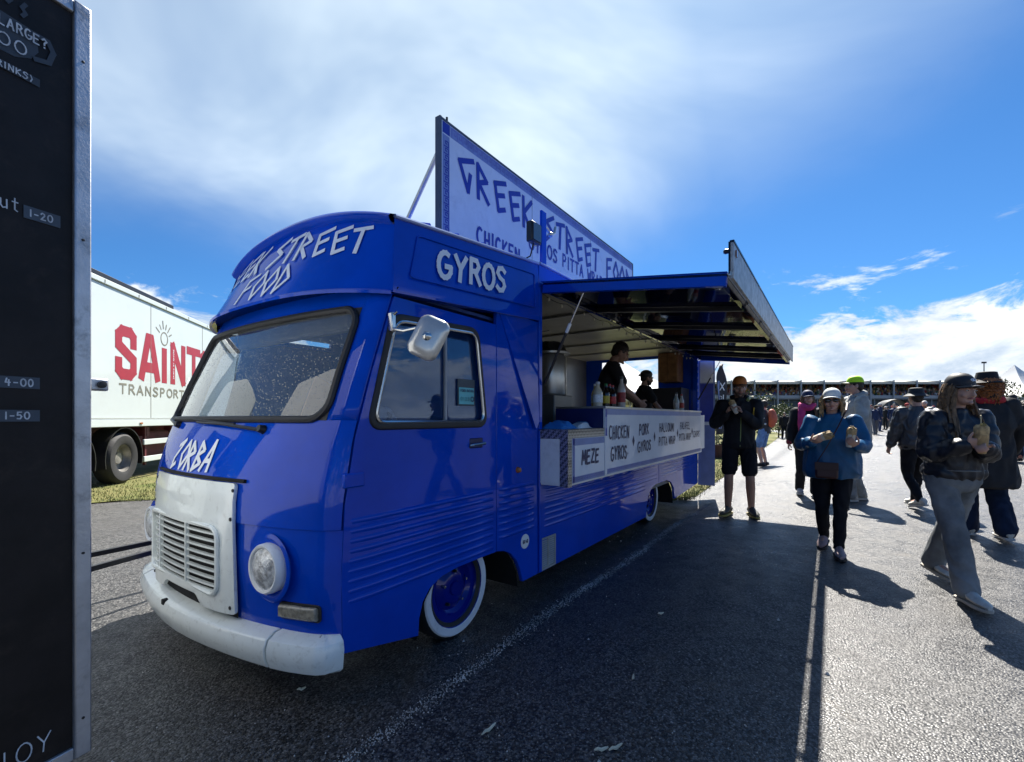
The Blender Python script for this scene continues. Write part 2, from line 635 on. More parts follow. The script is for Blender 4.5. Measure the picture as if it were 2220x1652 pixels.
HAND = {    # brush and marker lettering
    'A': [[(0, 0), (.45, 1), (.9, 0)], [(.18, .36), (.72, .36)]],
    'B': [[(.1, 0), (.1, 1), (.6, .95), (.68, .76), (.55, .56), (.12, .52)], [(.55, .56), (.8, .3), (.6, .04), (.1, 0)]],
    'C': [arc(.52, .5, .48, .5, 55, 305, 12)],
    'D': [[(.1, 0), (.1, 1), (.55, .93), (.85, .55), (.6, .1), (.1, 0)]],
    'E': [[(.85, 1), (.1, .98), (.08, 0), (.85, .03)], [(.1, .52), (.7, .55)]],
    'F': [[(.85, 1), (.1, .98), (.08, 0)], [(.1, .52), (.7, .55)]],
    'G': [arc(.5, .5, .48, .5, 60, 330, 12) + [(.93, .45), (.55, .45)]],
    'H': [[(.1, 0), (.12, 1)], [(.85, 0), (.83, 1)], [(.1, .5), (.84, .52)]],
    'I': [[(.4, 0), (.42, 1)]],
    'J': [[(.2, .1), (.45, 0), (.65, .2), (.65, 1)]],
    'K': [[(.1, 0), (.12, 1)], [(.85, 1), (.13, .45), (.9, 0)]],
    'L': [[(.12, 1), (.1, .02), (.8, .0)]],
    'M': [[(.02, 0), (.15, 1), (.5, .3), (.85, 1), (.98, 0)]],
    'N': [[(.08, 0), (.1, 1), (.85, 0), (.87, 1)]],
    'O': [arc(.5, .5, .48, .5, 90, 450, 16)],
    'P': [[(.1, 0), (.12, 1), (.6, .98), (.8, .75), (.6, .5), (.12, .47)]],
    'R': [[(.1, 0), (.12, 1), (.6, .98), (.78, .75), (.6, .53), (.12, .48)], [(.45, .5), (.9, 0)]],
    'S': [[(.85, .86), (.6, 1), (.25, .96), (.12, .75), (.35, .57), (.68, .45), (.82, .24), (.62, .03), (.3, 0), (.05, .14)]],
    'T': [[(0, .98), (.95, 1)], [(.48, 1), (.46, 0)]],
    'U': [[(.1, 1), (.1, .3), (.3, .02), (.65, .02), (.85, .3), (.85, 1)]],
    'V': [[(.05, 1), (.45, 0), (.9, 1)]],
    'W': [[(.0, 1), (.25, 0), (.5, .7), (.75, 0), (1, 1)]],
    'X': [[(.05, 1), (.9, 0)], [(.88, 1), (.05, 0)]],
    'Y': [[(.05, 1), (.48, .5), (.92, 1)], [(.48, .5), (.42, 0)]],
    'Z': [[(.1, .98), (.85, 1), (.1, .02), (.9, 0)]],
    '0': [arc(.5, .5, .42, .5, 90, 450, 14)],
    '1': [[(.45, 1), (.45, 0)]],
    '2': [[(.1, .78), (.35, 1), (.7, .9), (.75, .65), (.1, 0), (.9, .02)]],
    '4': [[(.3, 1), (.1, .45), (.85, .45)], [(.62, .8), (.62, 0)]],
    '5': [[(.85, 1), (.2, .98), (.15, .55), (.6, .6), (.85, .35), (.6, .03), (.1, .05)]],
    '6': [[(.8, .95), (.3, .7), (.12, .3), (.4, 0), (.75, .15), (.75, .42), (.4, .5), (.15, .35)]],
    '3': [[(.1, .9), (.5, 1), (.8, .8), (.4, .55), (.85, .3), (.5, 0), (.08, .1)]],
    '7': [[(.05, 1), (.9, 1), (.35, 0)]],
    '8': [arc(.5, .75, .33, .25, -90, 270, 12), arc(.5, .26, .42, .26, 90, 450, 12)],
    '9': [arc(.5, .7, .38, .3, 0, 360, 12), [(.88, .7), (.7, 0)]],
    '.': [[(.4, .36), (.55, .36)]],
    '-': [[(.2, .45), (.8, .45)]],
    '?': [[(.1, .8), (.45, 1), (.82, .8), (.45, .5), (.45, .3)], [(.45, .08), (.45, 0)]],
    ')': [[(.2, 1.05), (.5, .5), (.2, -.05)]],
    '£': [[(.8, .85), (.5, 1), (.3, .75), (.35, .1), (.05, 0), (.9, 0)], [(.1, .5), (.65, .5)]],
    'u': [[(.1, .7), (.1, .2), (.35, 0), (.75, .1)], [(.78, .7), (.8, 0)]],
    't': [[(.4, 1), (.4, .1), (.7, 0)], [(.1, .7), (.75, .7)]],
}


def strokes(mb, polys, fn, w, k=0):
    """each stroke segment becomes a thin quad lying on the surface fn(s, t, height)"""
    for poly in polys:
        for i in range(len(poly) - 1):
            a, b = Vector(poly[i]), Vector(poly[i + 1])
            d = b - a
            if d.length < 1e-6:
                continue
            d.normalize()
            nn = Vector((-d.y, d.x)) * w / 2
            a2, b2 = a - d * w * 0.32, b + d * w * 0.32
            h = 0.0022 + 0.00012 * (k % 24)
            k += 1
            n = max(1, int((b - a).length / 0.12))
            for q in range(n):
                p0 = a2.lerp(b2, q / n)
                p1 = a2.lerp(b2, (q + 1) / n)
                mb.add([fn(*(p0 + nn), h), fn(*(p0 - nn), h), fn(*(p1 - nn), h), fn(*(p1 + nn), h)], [(0, 1, 2, 3)])
    return k


def write(text, font, fn, s0, s1, t0, t1, w, name, m, parent, gap=0.3, slant=0.0, jitter=0.0, wspace=0.7):
    """lettering between s0..s1 and t0..t1 (t spans 0..1 on the visor)"""
    units = sum((wspace if c == ' ' else (0.45 if c in 'I1.' else 1.0)) for c in text) + gap * (len(text) - 1)
    sc = (s1 - s0) / units
    big = abs(t1 - t0) > .08 and len(text) > 1
    mb = MB()
    x = 0
    k = 0
    o = None
    rnd = random.Random(text)
    for c in text:
        cw = wspace if c == ' ' else (0.45 if c in 'I1.' else 1.0)
        if c != ' ':
            oy = rnd.uniform(-jitter, jitter)
            polys = []
            for poly in font[c]:
                polys.append([(s0 + (x + q[0] * cw + slant * q[1]) * sc, t0 + (q[1] + oy) * (t1 - t0)) for q in poly])
            k = strokes(mb, polys, fn, w, k)
            if big:                      # large letters are parts of their own
                o = mb.build('letter', m, parent, fix=False, smooth=False)
                mb = MB()
        x += cw + gap
    if not big:
        o = mb.build(name, m, parent, fix=False, smooth=False)
        o['kind'] = 'stuff'
    return o


# ------------------------------------------------------------------ where the truck stands
OX, OY = -0.36223, 2.75262
AX, AY = 0.57130, 0.82074
NX, NY = AY, -AX


def gz(x, y):
    """height of the tarmac: level under the truck, rising gently to the right"""
    w = (x - OX) * NX + (y - OY) * NY
    return 0.018 * max(0.0, min(y, 60) - 1.0) * smooth01(0.0, 0.9, w)

# ------------------------------------------------------------------ ground
def asphalt():
    m = bpy.data.materials.new('wet_asphalt')
    m.use_nodes = True
    t = NT(m.node_tree)
    p = t.n['Principled BSDF']
    v = t.node('ShaderNodeTexCoord').outputs['Object']
    vo = t.node('ShaderNodeTexVoronoi')
    vo.inputs['Scale'].default_value = 95
    t.link(v, vo.inputs['Vector'])
    vo2 = t.node('ShaderNodeTexVoronoi')
    vo2.inputs['Scale'].default_value = 150
    t.link(v, vo2.inputs['Vector'])
    stone = t.ramp(vo.outputs['Color'], 0.25, 0.95)
    fine = t.ramp(vo2.outputs['Color'], 0.2, 0.95)
    big = t.ramp(t.noise(v, 0.55, 6, 0.6, 0.4), 0.35, 0.68)
    mid = t.ramp(t.noise(v, 5.0, 5, 0.65), 0.35, 0.7)
    c = t.mix(stone, (0.006, 0.006, 0.007), (0.235, 0.23, 0.222))
    pale = t.ramp(vo2.outputs['Color'], 0.80, 0.86)
    c = t.mix(t.math('MULTIPLY', pale, 0.75), c, (0.42, 0.41, 0.39))
    light = t.ramp(vo.outputs['Distance'], 0.10, 0.5)
    c = t.mix(t.math('MULTIPLY', light, 0.6), c, (0.006, 0.006, 0.007))
    c = t.mix(t.math('MULTIPLY', big, 0.22), c, (0.060, 0.056, 0.050))
    c = t.mix(t.math('MULTIPLY', t.ramp(t.noise(v, 1.3, 7, 0.7, 1.0), 0.60, 0.70), 0.35), c, (0.10, 0.078, 0.05))
    c = t.mix(t.math('MULTIPLY', t.ramp(t.noise(v, 0.8, 5, 0.6, 1.4), 0.58, 0.66), 0.5), c, (0.012, 0.012, 0.013))
    crk = t.node('ShaderNodeTexVoronoi', feature='DISTANCE_TO_EDGE')
    crk.inputs['Scale'].default_value = 0.32
    wv = t.node('ShaderNodeVectorMath', operation='ADD')
    nv = t.node('ShaderNodeTexNoise')
    nv.inputs['Scale'].default_value = 2.5
    t.link(v, nv.inputs['Vector'])
    t.link(v, wv.inputs[0])
    t.link(nv.outputs[1], wv.inputs[1])
    t.link(wv.outputs[0], crk.inputs['Vector'])
    c = t.mix(t.math('MULTIPLY', t.ramp(crk.outputs['Distance'], 0.0035, 0.001), 0.7), c, (0.008, 0.008, 0.008))
    t.link(c, p.inputs['Base Color'])
    r = t.math('MULTIPLY_ADD', mid, 0.18, 0.40)
    r = t.math('SUBTRACT', r, t.math('MULTIPLY', big, 0.08))
    r = t.math('ADD', r, t.math('MULTIPLY', t.math('SUBTRACT', fine, 0.5), 0.16))
    t.link(r, p.inputs['Roughness'])
    p.inputs['Specular IOR Level'].default_value = 0.44
    h = t.math('ADD', t.math('MULTIPLY', vo.outputs['Distance'], -0.8),
               t.math('ADD', t.math('MULTIPLY', vo.outputs['Color'], 0.7), t.math('MULTIPLY', fine, 0.35)))
    b = t.node('ShaderNodeBump')
    b.inputs['Strength'].default_value = 0.7
    b.inputs['Distance'].default_value = 0.005
    t.link(h, b.inputs['Height'])
    t.link(b.outputs[0], p.inputs['Normal'])
    return m


def turf():
    m = bpy.data.materials.new('dry_turf')
    m.use_nodes = True
    t = NT(m.node_tree)
    p = t.n['Principled BSDF']
    v = t.node('ShaderNodeTexCoord').outputs['Object']
    a = t.ramp(t.noise(v, 0.6, 6, 0.65), 0.35, 0.65)
    c = t.mix(a, (0.085, 0.105, 0.024), (0.19, 0.165, 0.07))
    c = t.mix(t.math('MULTIPLY', t.ramp(t.noise(v, 9, 5, 0.7), 0.45, 0.7), 0.6), c, (0.055, 0.085, 0.014))
    c = t.mix(t.math('MULTIPLY', t.ramp(t.noise(v, 2.2, 6, 0.7), 0.58, 0.72), 0.7), c, (0.22, 0.17, 0.10))
    t.link(c, p.inputs['Base Color'])
    p.inputs['Roughness'].default_value = 0.9
    p.inputs['Specular IOR Level'].default_value = 0.2
    b = t.node('ShaderNodeBump')
    b.inputs['Strength'].default_value = 0.6
    b.inputs['Distance'].default_value = 0.03
    t.link(t.noise(v, 40, 4, 0.7), b.inputs['Height'])
    t.link(b.outputs[0], p.inputs['Normal'])
    return m


def axis_pts(lo, hi, fine_lo, fine_hi, step):
    xs = list(np.arange(fine_lo, fine_hi + 1e-6, step))
    d, x = step, fine_lo
    left = []
    while x > lo:
        d *= 1.35
        x -= d
        left.append(x)
    d, x = step, fine_hi
    right = []
    while x < hi:
        d *= 1.35
        x += d
        right.append(x)
    return left[::-1] + xs + right


gx = axis_pts(-1500, 1500, -8, 16, 0.4)
gy = axis_pts(-400, 3000, -3, 20, 0.4)
mb = MB()
mb.grid([[(x, y, gz(x, y)) for x in gx] for y in gy])
ASPHALT = asphalt()
struct(mb.build('ground', ASPHALT, angle=80))

# turf beyond the truck, its right edge running along the footway
TURF = turf()


def edge_x(y):
    return 3.22 + (y - 8.05) * 0.640 + 0.10 * noise.noise(Vector((y * 0.9, 3.1, 0)))


rows = []
ys = [7.0 + 0.25 * k for k in range(60)] + [22 + 1.2 * k * (1 + 0.06 * k) for k in range(1, 40)]
for y in ys:
    row = []
    ex = edge_x(max(y, 7.6)) - (0.8 * max(0, 7.6 - y))
    for k in range(70):
        x = ex - 0.22 * k - 0.02 * k * k * (1 if k < 35 else 1.6)
        yy = y
        if y < 9:   # ragged near edge
            ny = 7.75 + 0.85 * noise.noise(Vector((x * 0.75, 0.3, 7))) + 0.12 * noise.noise(Vector((x * 3, 2, 1))) - 0.10 * max(0, -x - 3)
            yy = max(y, ny) if y <= ny else y
        row.append((x, yy, gz(x, yy) + 0.014 + 0.01 * noise.noise(Vector((x * 2, yy * 2, 0)))))
    rows.append(row)
mb = MB()
mb.grid(rows)
stuff(mb.build('turf', TURF, angle=80), 'patchy green and straw-coloured turf beyond the truck', 'turf')

# blades of grass where the turf comes close
rnd = random.Random(3)
vs, fs = [], []


def blade(x, y, h, zoff=0.014):
    z = gz(x, y) + zoff
    a = rnd.uniform(0, 6.28)
    w = 0.006
    lx, ly = rnd.uniform(-.5, .5) * h, rnd.uniform(-.5, .5) * h
    b = len(vs)
    vs.extend([(x + w * math.cos(a), y + w * math.sin(a), z), (x - w * math.cos(a), y - w * math.sin(a), z), (x + lx, y + ly, z + h)])
    fs.append((b, b + 1, b + 2))


for _ in range(26000):
    y = 7.5 + rnd.random() ** 1.6 * 16
    ex = edge_x(max(y, 7.6)) - (0.8 * max(0, 7.6 - y))
    x = ex - rnd.random() ** 1.5 * 6.5 + rnd.gauss(0, 0.05)
    blade(x, y, rnd.uniform(0.02, 0.075))
for _ in range(9000):
    x = rnd.uniform(-11.5, -3.5)
    y = 7.75 - 0.10 * max(0, -x - 3) + abs(rnd.gauss(0, 1.3))
    blade(x, y, rnd.uniform(0.015, 0.05))
me = bpy.data.meshes.new('grass')
me.from_pydata(vs, [], fs)
GRASS = mat('grass_blade', (0.10, 0.12, 0.03), 0.7, var=0.6, vscale=1.2)
stuff(link_mesh('grass', me, GRASS, smooth=False), 'short mixed green and dry grass blades along the tarmac edge', 'grass')

# loose grit in a line beside the truck and scattered crumbs on the tarmac
mb = MB()
for k in range(6600):
    u = rnd.uniform(-2.2, 5.5)
    if k < 5700:
        v = -0.27 + rnd.gauss(0, 0.026) + 0.02 * math.sin(u * 2.1)
        s = rnd.uniform(0.002, 0.0055)
    else:
        u, v = rnd.uniform(-1.6, 5), rnd.uniform(-1.9, 1.2)
        s = rnd.uniform(0.002, 0.006) * (2.4 if rnd.random() < 0.05 else 1)
    x, y = OX + AX * u - NX * v, OY + AY * u - NY * v
    z = gz(x, y)
    a = rnd.uniform(0, 3)
    e = Vector((math.cos(a), math.sin(a), 0)) * s
    f_ = Vector((-math.sin(a), math.cos(a), 0)) * s * rnd.uniform(0.5, 1)
    c = Vector((x, y, z + 0.002))
    mb.add([c + e, c + f_, c - e, c - f_, c + Vector((0, 0, s * 1.1))], [(0, 1, 4), (1, 2, 4), (2, 3, 4), (3, 0, 4)])
GRIT = mat('pale_grit', (0.40, 0.39, 0.36), 0.8, var=0.5, vscale=4)
stuff(mb.build('grit', GRIT, smooth=False, fix=False), 'pale grit and crumbs scattered on the dark tarmac by the truck', 'grit')

# a few pieces of dropped food paper
PAPER = mat('litter_paper', (0.55, 0.53, 0.40), 0.8, var=0.15)
for k, (x, y, L_, a) in enumerate([(-0.10, 1.98, .045, .9), (.36, 1.86, .03, .2), (.42, 1.87, .035, .5), (0.62, 2.36, .02, 1.2), (1.0, 3.1, .022, .3), (-1.05, 2.3, .02, .4)]):
    mb = MB()
    z = gz(x, y) + 0.006
    pts = []
    for i in range(5):
        tt = i / 4 - 0.5
        pts.append((x + math.cos(a) * L_ * tt * 2, y + math.sin(a) * L_ * tt * 2, z + 0.004 * math.sin(i * 2.1) + 0.004))
    mb.tube(pts, [0.003, 0.006, 0.007, 0.006, 0.003], 5)
    o = mb.build('food_scrap', PAPER)
    tag(o, ['longest pale food scrap lying on the tarmac in the foreground', 'pale food scrap at the bottom edge, left of a touching pair', 'pale food scrap at the bottom edge, right of a touching pair',
            'small pale food scrap on the dark tarmac in front of the truck sill', 'small pale food scrap lying farthest out beside the truck', 'small pale food scrap on the tarmac ahead of the bumper'][k], 'food scrap')

# ------------------------------------------------------------------ grandstand far behind
GS = empty('grandstand', (150, 172, 1.06))
tag(GS, 'long distant grandstand with a pale flat roof and crowded upper tier', 'grandstand')
ROOFM = mat('stand_roof', (0.60, 0.57, 0.47), 0.6, var=0.06, vscale=0.05)
STEELD = mat('stand_steel', (0.18, 0.20, 0.21), 0.6, var=0.2)  # steel, deck and underside tones paled: distance haze put into their colour
STEELG = mat('stand_post', (0.33, 0.36, 0.38), 0.5, var=0.1)
DECK = mat('stand_deck', (0.24, 0.27, 0.30), 0.8, var=0.2, vscale=0.1)
UNDER = mat('stand_underside', (0.11, 0.13, 0.145), 0.9, var=0.3, vscale=0.3)
rows = []
for i in range(9):
    tt = i / 8
    yy = -8 + 24 * tt
    zz = 13.1 + 1.7 * math.sin(tt * math.pi * 0.55)
    rows.append([(-140, yy, zz), (170, yy, zz)])
mb = MB()
mb.grid(rows)
mb.build('roof', ROOFM, GS, solid=0.5)
mb = MB()
mb.box(-140, 170, -8.6, -8.1, 12.3, 13.0)
mb.build('roof_fascia', ROOFM, GS)
for k in range(38):
    x = -138 + 8.2 * k
    MB().box(x - .22, x + .22, -9.1, -8.7, 0, 13.6).build('column', STEELG, GS, smooth=False)
    mbb = MB().bar((x, -8.5, 13.2), (x, 14, 14.6), 0.3, 0.4)
    mbb.build('rafter', STEELD, GS, smooth=False)
for k in range(10):
    MB().box(-140, 170, -8 + k * 1.5, -6.52 + k * 1.5, 7.4 + k * 0.55 - 0.5, 7.4 + k * 0.55).build('terrace_step', DECK, GS, smooth=False)
MB().box(-140, 170, -8.4, -8.2, 7.3, 8.3).build('parapet', STEELG, GS, smooth=False)
MB().box(-140, 170, -6.0, 13, 0, 6.6).build('undercroft_wall', UNDER, GS, smooth=False)
MB().box(-140, 170, 14, 15, 6, 14).build('rear_wall', UNDER, GS, smooth=False)
for k in range(60):
    x = -138 + 5.1 * k
    MB().box(x - .08, x + .08, -7.6, -7.4, 0, 7.2).build('prop', STEELG, GS, smooth=False)
cols = [(0.35, 0.05, 0.05), (0.02, 0.02, 0.03), (0.5, 0.5, 0.5), (0.05, 0.08, 0.25), (0.4, 0.25, 0.05), (0.12, 0.12, 0.13), (0.02, 0.1, 0.06), (0.30, 0.16, 0.12)]
mb = MB()
for k in range(2600):
    r_ = rnd.randrange(10)
    x = rnd.uniform(-139, 169)
    y = -7.5 + r_ * 1.5 + rnd.uniform(0, .6)
    z = 7.4 + r_ * .55
    mb.cur = rnd.randrange(len(cols))
    h = rnd.uniform(1.0, 1.7)
    mb.box(x - .26, x + .26, y - .15, y + .15, z, z + h * .8)
    mb.cur = 7
    mb.box(x - .12, x + .12, y - .12, y + .12, z + h * .8, z + h)
stuff(mb.build('spectators', [mat('spectator_%d' % i, c, 0.8) for i, c in enumerate(cols)], GS, fix=False, smooth=False))

# ------------------------------------------------------------------ shrubs and small trees
LEAF = [mat('leaf_a', (0.055, 0.085, 0.016), 0.6, var=0.5, vscale=2), mat('leaf_b', (0.10, 0.125, 0.022), 0.6, var=0.4, vscale=2),
        mat('leaf_c', (0.035, 0.055, 0.013), 0.6, var=0.5, vscale=2)]
BARK = mat('bark', (0.07, 0.05, 0.035), 0.9, var=0.4, vscale=8, bump=0.4)


def shrub(name, x, y, rx, h, label, cat, seed, trunk=0.3, group=None, n=900, leaf=0.09):
    rr = random.Random(seed)
    root = empty(name, (x, y, gz(x, y)))
    tag(root, label, cat, group)
    t_ = MB()
    t_.tube([(0, 0, -0.05), (0.03, 0.02, h * trunk), (rr.uniform(-.1, .1), 0, h * 0.7)], [0.05 * h / 2, 0.035 * h / 2, 0.012], 7)
    clumps = []
    for k in range(9):
        a = rr.uniform(0, 6.28)
        q = rr.random() ** 0.5
        c = Vector((math.cos(a) * rx * q * .75, math.sin(a) * rx * q * .75, h * rr.uniform(trunk + .08, .9)))
        clumps.append((c, rr.uniform(.3, .55) * rx))
        t_.tube([(0, 0, h * trunk * rr.uniform(.5, 1)), c * 0.6 + Vector((0, 0, h * .12)), c], [0.02 * h / 2, 0.014 * h / 2, 0.005], 5)
    t_.build('trunk', BARK, root)
    m_ = MB()
    for k in range(n):
        c, r_ = rr.choice(clumps)
        d = Vector((rr.gauss(0, 1), rr.gauss(0, 1), rr.gauss(0, .8))).normalized() * r_ * rr.uniform(.45, 1.08)
        p = c + d
        if p.z < 0.05:
            continue
        a = Vector((rr.gauss(0, 1), rr.gauss(0, 1), rr.gauss(0, 1))).normalized()
        b = a.cross(Vector((rr.gauss(0, 1), rr.gauss(0, 1), rr.gauss(0, 1)))).normalized()
        s = leaf * rr.uniform(.6, 1.3)
        m_.cur = rr.choice((0, 0, 1, 1, 2))
        m_.add([p - a * s, p + b * s * .45, p + a * s, p - b * s * .45], [(0, 1, 2, 3)])
    m_.build('crown', LEAF, root, fix=False, smooth=False)
    return root


SH = [('shrub', 13.2, 27, 1.1, 2.2, 'low pale-green shrub nearest the orange-capped man, left of the far walker'),
      ('shrub', 15.2, 29.5, 1.5, 2.9, 'broad shrub just left of the lone distant walker in black'),
      ('shrub', 18.2, 31.5, 1.1, 2.4, 'small upright shrub immediately behind the lone distant walker'),
      ('shrub', 11.6, 30, 1.3, 2.7, 'shrub peeping between the feather flag and the orange-capped man'),
      ('shrub', 22.4, 40, 1.6, 2.6, 'far shrub showing above the woman in pink'),
      ('shrub', 10.2, 24.5, 1.0, 2.0, 'shrub standing right beside the foot of the feather flag'),
      ('small_tree', 31.6, 29.2, 1.3, 3.6, 'small leafy tree in front of the white marquee at the right edge')]
for i, (nm, x, y, rx, h, lb) in enumerate(SH):
    shrub(nm, x, y, rx, h, lb, 'tree' if 'tree' in nm else 'shrub', 40 + i, trunk=0.45 if 'tree' in nm else 0.15)
for i, (x, y) in enumerate([(-60, 190), (-20, 205), (28, 200), (60, 210), (-110, 180)]):
    shrub('distant_tree', x, y, 7, 12, ['far tree hidden mostly behind the white lorry', 'far tree behind the cab of the blue truck', 'far tree beyond the open rear of the truck', 'far tree just left of the distant grandstand', 'far tree at the left behind the dark menu board'][i], 'tree', 80 + i, trunk=.25, n=700, leaf=.8)

# ------------------------------------------------------------------ marquees
CANVAS = mat('white_canvas', (0.72, 0.72, 0.70), 0.7, var=0.05, vscale=0.8, bump=0.1, bscale=4)


def marquee(x, y, half, eave, apex, rz, label):
    root = empty('marquee', (x, y, gz(x, y)), rz)
    tag(root, label, 'marquee')
    rows = []
    n = 10
    for i in range(n + 1):
        tt = i / n
        k = half * (1 - tt)
        z = eave + (apex - eave) * (tt ** 1.9)
        ring = []
        for cx, cy in ((-1, -1), (0, -1), (1, -1), (1, 0), (1, 1), (0, 1), (-1, 1), (-1, 0)):
            sag = 1 - 0.03 * math.sin(math.pi * tt) * (0 if cx and cy else 1)
            ring.append((cx * k * sag, cy * k * sag, z))
        rows.append(ring)
    mbx = MB()
    mbx.grid(rows, True)
    mbx.build('canopy', CANVAS, root, angle=20)
    mbx = MB()
    for sx, sy, ex, ey in ((-1, -1, 1, -1), (1, -1, 1, 1), (1, 1, -1, 1), (-1, 1, -1, -1)):
        m = MB()
        pts0 = []
        for i in range(9):
            tt = i / 8
            pts0.append((lerp(sx, ex, tt) * half, lerp(sy, ey, tt) * half))
        m.grid([[(px_, py_, eave + .01) for px_, py_ in pts0], [(px_ * 1.004, py_ * 1.004, eave - .28 - (.06 if i % 2 else 0)) for i, (px_, py_) in enumerate(pts0)]])
        m.build('valance', CANVAS, root, solid=0.01)
    for sx in (-1, 1):
        for sy in (-1, 1):
            MB().tube([(sx * (half - .05), sy * (half - .05), 0), (sx * (half - .05), sy * (half - .05), eave)], .04, 8).build('pole', ALU, root)
    return root


marquee(34.3, 31.5, 2.6, 2.2, 4.45, R(12), 'white pyramid marquee at the right edge of the crowd')
marquee(3.7, 17.0, 2.4, 2.2, 3.75, R(20), 'white marquee seen through the open rear of the truck, left one')
marquee(6.1, 23.0, 2.6, 2.2, 3.7, R(5), 'white marquee seen through the open rear of the truck, farther right one')

# dark pop-up shelter far along the path
root = empty('popup_shelter', (33.0, 40.0, gz(33, 40)), R(-20))
tag(root, 'black dome-topped pop-up shelter by the distant crowd', 'shelter')
SHELT = mat('black_canvas', (0.012, 0.013, 0.015), 0.6, var=0.3)
rows = []
for i in range(9):
    a = math.pi * i / 8
    rows.append([(-1.0 * math.cos(a), y_, 1.3 + 1.0 * math.sin(a) * (1 - .06 * abs(y_))) for y_ in (-1.0, -.4, .4, 1.0)])
mb = MB()
mb.grid(rows)
mb.build('canopy', SHELT, root, solid=.02)
for sx in (-1, 1):
    MB().box(sx - .015, sx + .015, -1, 1, 0, 1.3).build('side_wall', SHELT, root)
MB().box(-1, 1, .98, 1.0, 0, 1.3).build('rear_wall', SHELT, root)

# thin mast far off to the right
root = empty('mast', (61.4, 60.0, gz(61.4, 60)))
tag(root, 'thin tall mast on the horizon above the bucket-hatted person', 'mast')
MB().tube([(0, 0, 0), (0, 0, 7.6)], [.09, .05], 8).build('pole', BLACK, root)
MB().box(-.25, .25, -.1, .1, 7.4, 7.6).build('lamp_head', BLACK, root)

# ------------------------------------------------------------------ feather flag
root = empty('feather_flag', (7.55, 17.0, gz(7.55, 17)), R(28))
tag(root, 'tall dark feather flag with white vertical lettering on the grass', 'flag')
pole = [(0, 0, 0), (0, 0, 1.2), (0.0, 0, 2.4), (.04, 0, 2.95), (.16, 0, 3.3), (.30, 0, 3.38)]
MB().tube(pole, [.018, .016, .013, .011, .009, .007], 8).build('pole', BLACK, root)
MB().box(-.28, .28, -.28, .28, 0.0, 0.05).build('base', BLACK, root, bevel=.01)
FLAGM = mat('flag_cloth', (0.022, 0.024, 0.035), 0.7, var=0.15, vscale=3)
rows = []
for i in range(25):
    tt = i / 24
    z = lerp(.75, 3.36, tt)
    x0 = .005 + (0.30 * max(0, (z - 2.75) / .63) ** 2 if z > 2.75 else 0)
    w = .50 if z < 2.6 else .50 * math.sqrt(max(0.02, 1 - ((z - 2.6) / .80) ** 2))
    x1 = max(x0 + .02, w)
    if z < .95:
        x1 = lerp(.34, .5, (z - .75) / .2)
    rows.append([(lerp(x0, x1, q / 6), .05 * math.sin(q * .8 + z * 2.5), z) for q in range(7)])
mb = MB()
mb.grid(rows)
mb.build('cloth', FLAGM, root, solid=.004)


def flagfn(s, t, h):   # lettering runs up the cloth
    return Vector((.38 - t, .05 * math.sin((.38 - t) / .5 * 6 * .8 + s * 2.5) - .004 - h, s))


write('UEX', HAND, flagfn, 1.5, 2.7, 0, .16, .035, 'lettering', LETTER_W, root, gap=.35)
mb = MB()
strokes(mb, [[(1.0, .03), (2.7, .03)]], lambda s, t, h: flagfn(s, t + .21, h), .11)
mb.build('pale_stripe', PALE_BLUE, root, fix=False, smooth=False)
# planter at its foot
root = empty('planter', (6.9, 15.6, gz(6.9, 15.6)))
tag(root, 'dark red planter tub on the grass below the feather flag', 'planter')
mb = MB()
mb.lathe([(0, 0), (.24, 0), (.30, .42), (.33, .42), (.33, .47), (.28, .47), (.27, .40), (0, .40)], (0, 0, 0), (0, 0, 1), 20)
mb.build('tub', mat('red_tub', (.07, .02, .015), .6), root)
mb = MB()
for k in range(160):
    a, q = rnd.uniform(0, 6.28), rnd.random() ** .5 * .3
    p = Vector((math.cos(a) * q, math.sin(a) * q, .4 + rnd.uniform(0, .35)))
    d = Vector((rnd.gauss(0, 1), rnd.gauss(0, 1), rnd.gauss(0, 1))).normalized() * .06
    e = d.orthogonal() * .4
    mb.add([p - d, p + e, p + d, p - e], [(0, 1, 2, 3)])
mb.build('foliage', LEAF[1], root, fix=False, smooth=False)

# ------------------------------------------------------------------ white lorry at the left
LD = Vector((-.214, 1, 0)).normalized()
LR = empty('lorry_trailer', (-7.95, 9.44, 0), math.atan2(LD.y, LD.x))
tag(LR, 'white box lorry trailer with red and grey lettering at the left', 'lorry')
LWHITE = mat('lorry_white', (0.52, 0.57, 0.56), 0.35, coat=.5, var=.03, vscale=.7, dirt=((.45, .47, .44), .35, 1.2))
LRED = mat('lorry_red', (0.30, 0.018, 0.03), 0.4, var=.06)
LGREY = mat('lorry_grey', (0.17, 0.165, 0.13), 0.5, var=.06)
CHAS = mat('red_chassis', (0.10, 0.012, 0.014), 0.6, var=.3)
X0, X1 = -4.2, 9.6
MB().box(X0, X1, 0.0, 2.5, 1.30, 3.93).build('box_body', LWHITE, LR, bevel=.02)
MB().box(X0 - .01, X1 + .01, -.03, 2.53, 3.93, 4.03).build('roof_rail', LWHITE, LR, bevel=.01)
MB().box(X0, X1 - 7.6, -.01, 2.2, 4.034, 4.13).build('roof_deflector', BLACK, LR, bevel=.01)
MB().box(X0, X1, -.035, .03, 1.18, 1.34).build('side_rail', LWHITE, LR, bevel=.01)
MB().box(X0, X1, -.042, -.037, 1.345, 1.358).build('rail_groove', LGREY, LR)
for q in range(5):
    MB().box(X0 + 2.6 * q, X0 + 2.6 * q + .012, -.004, -.001, 1.36, 3.92).build('panel_joint', LGREY, LR)
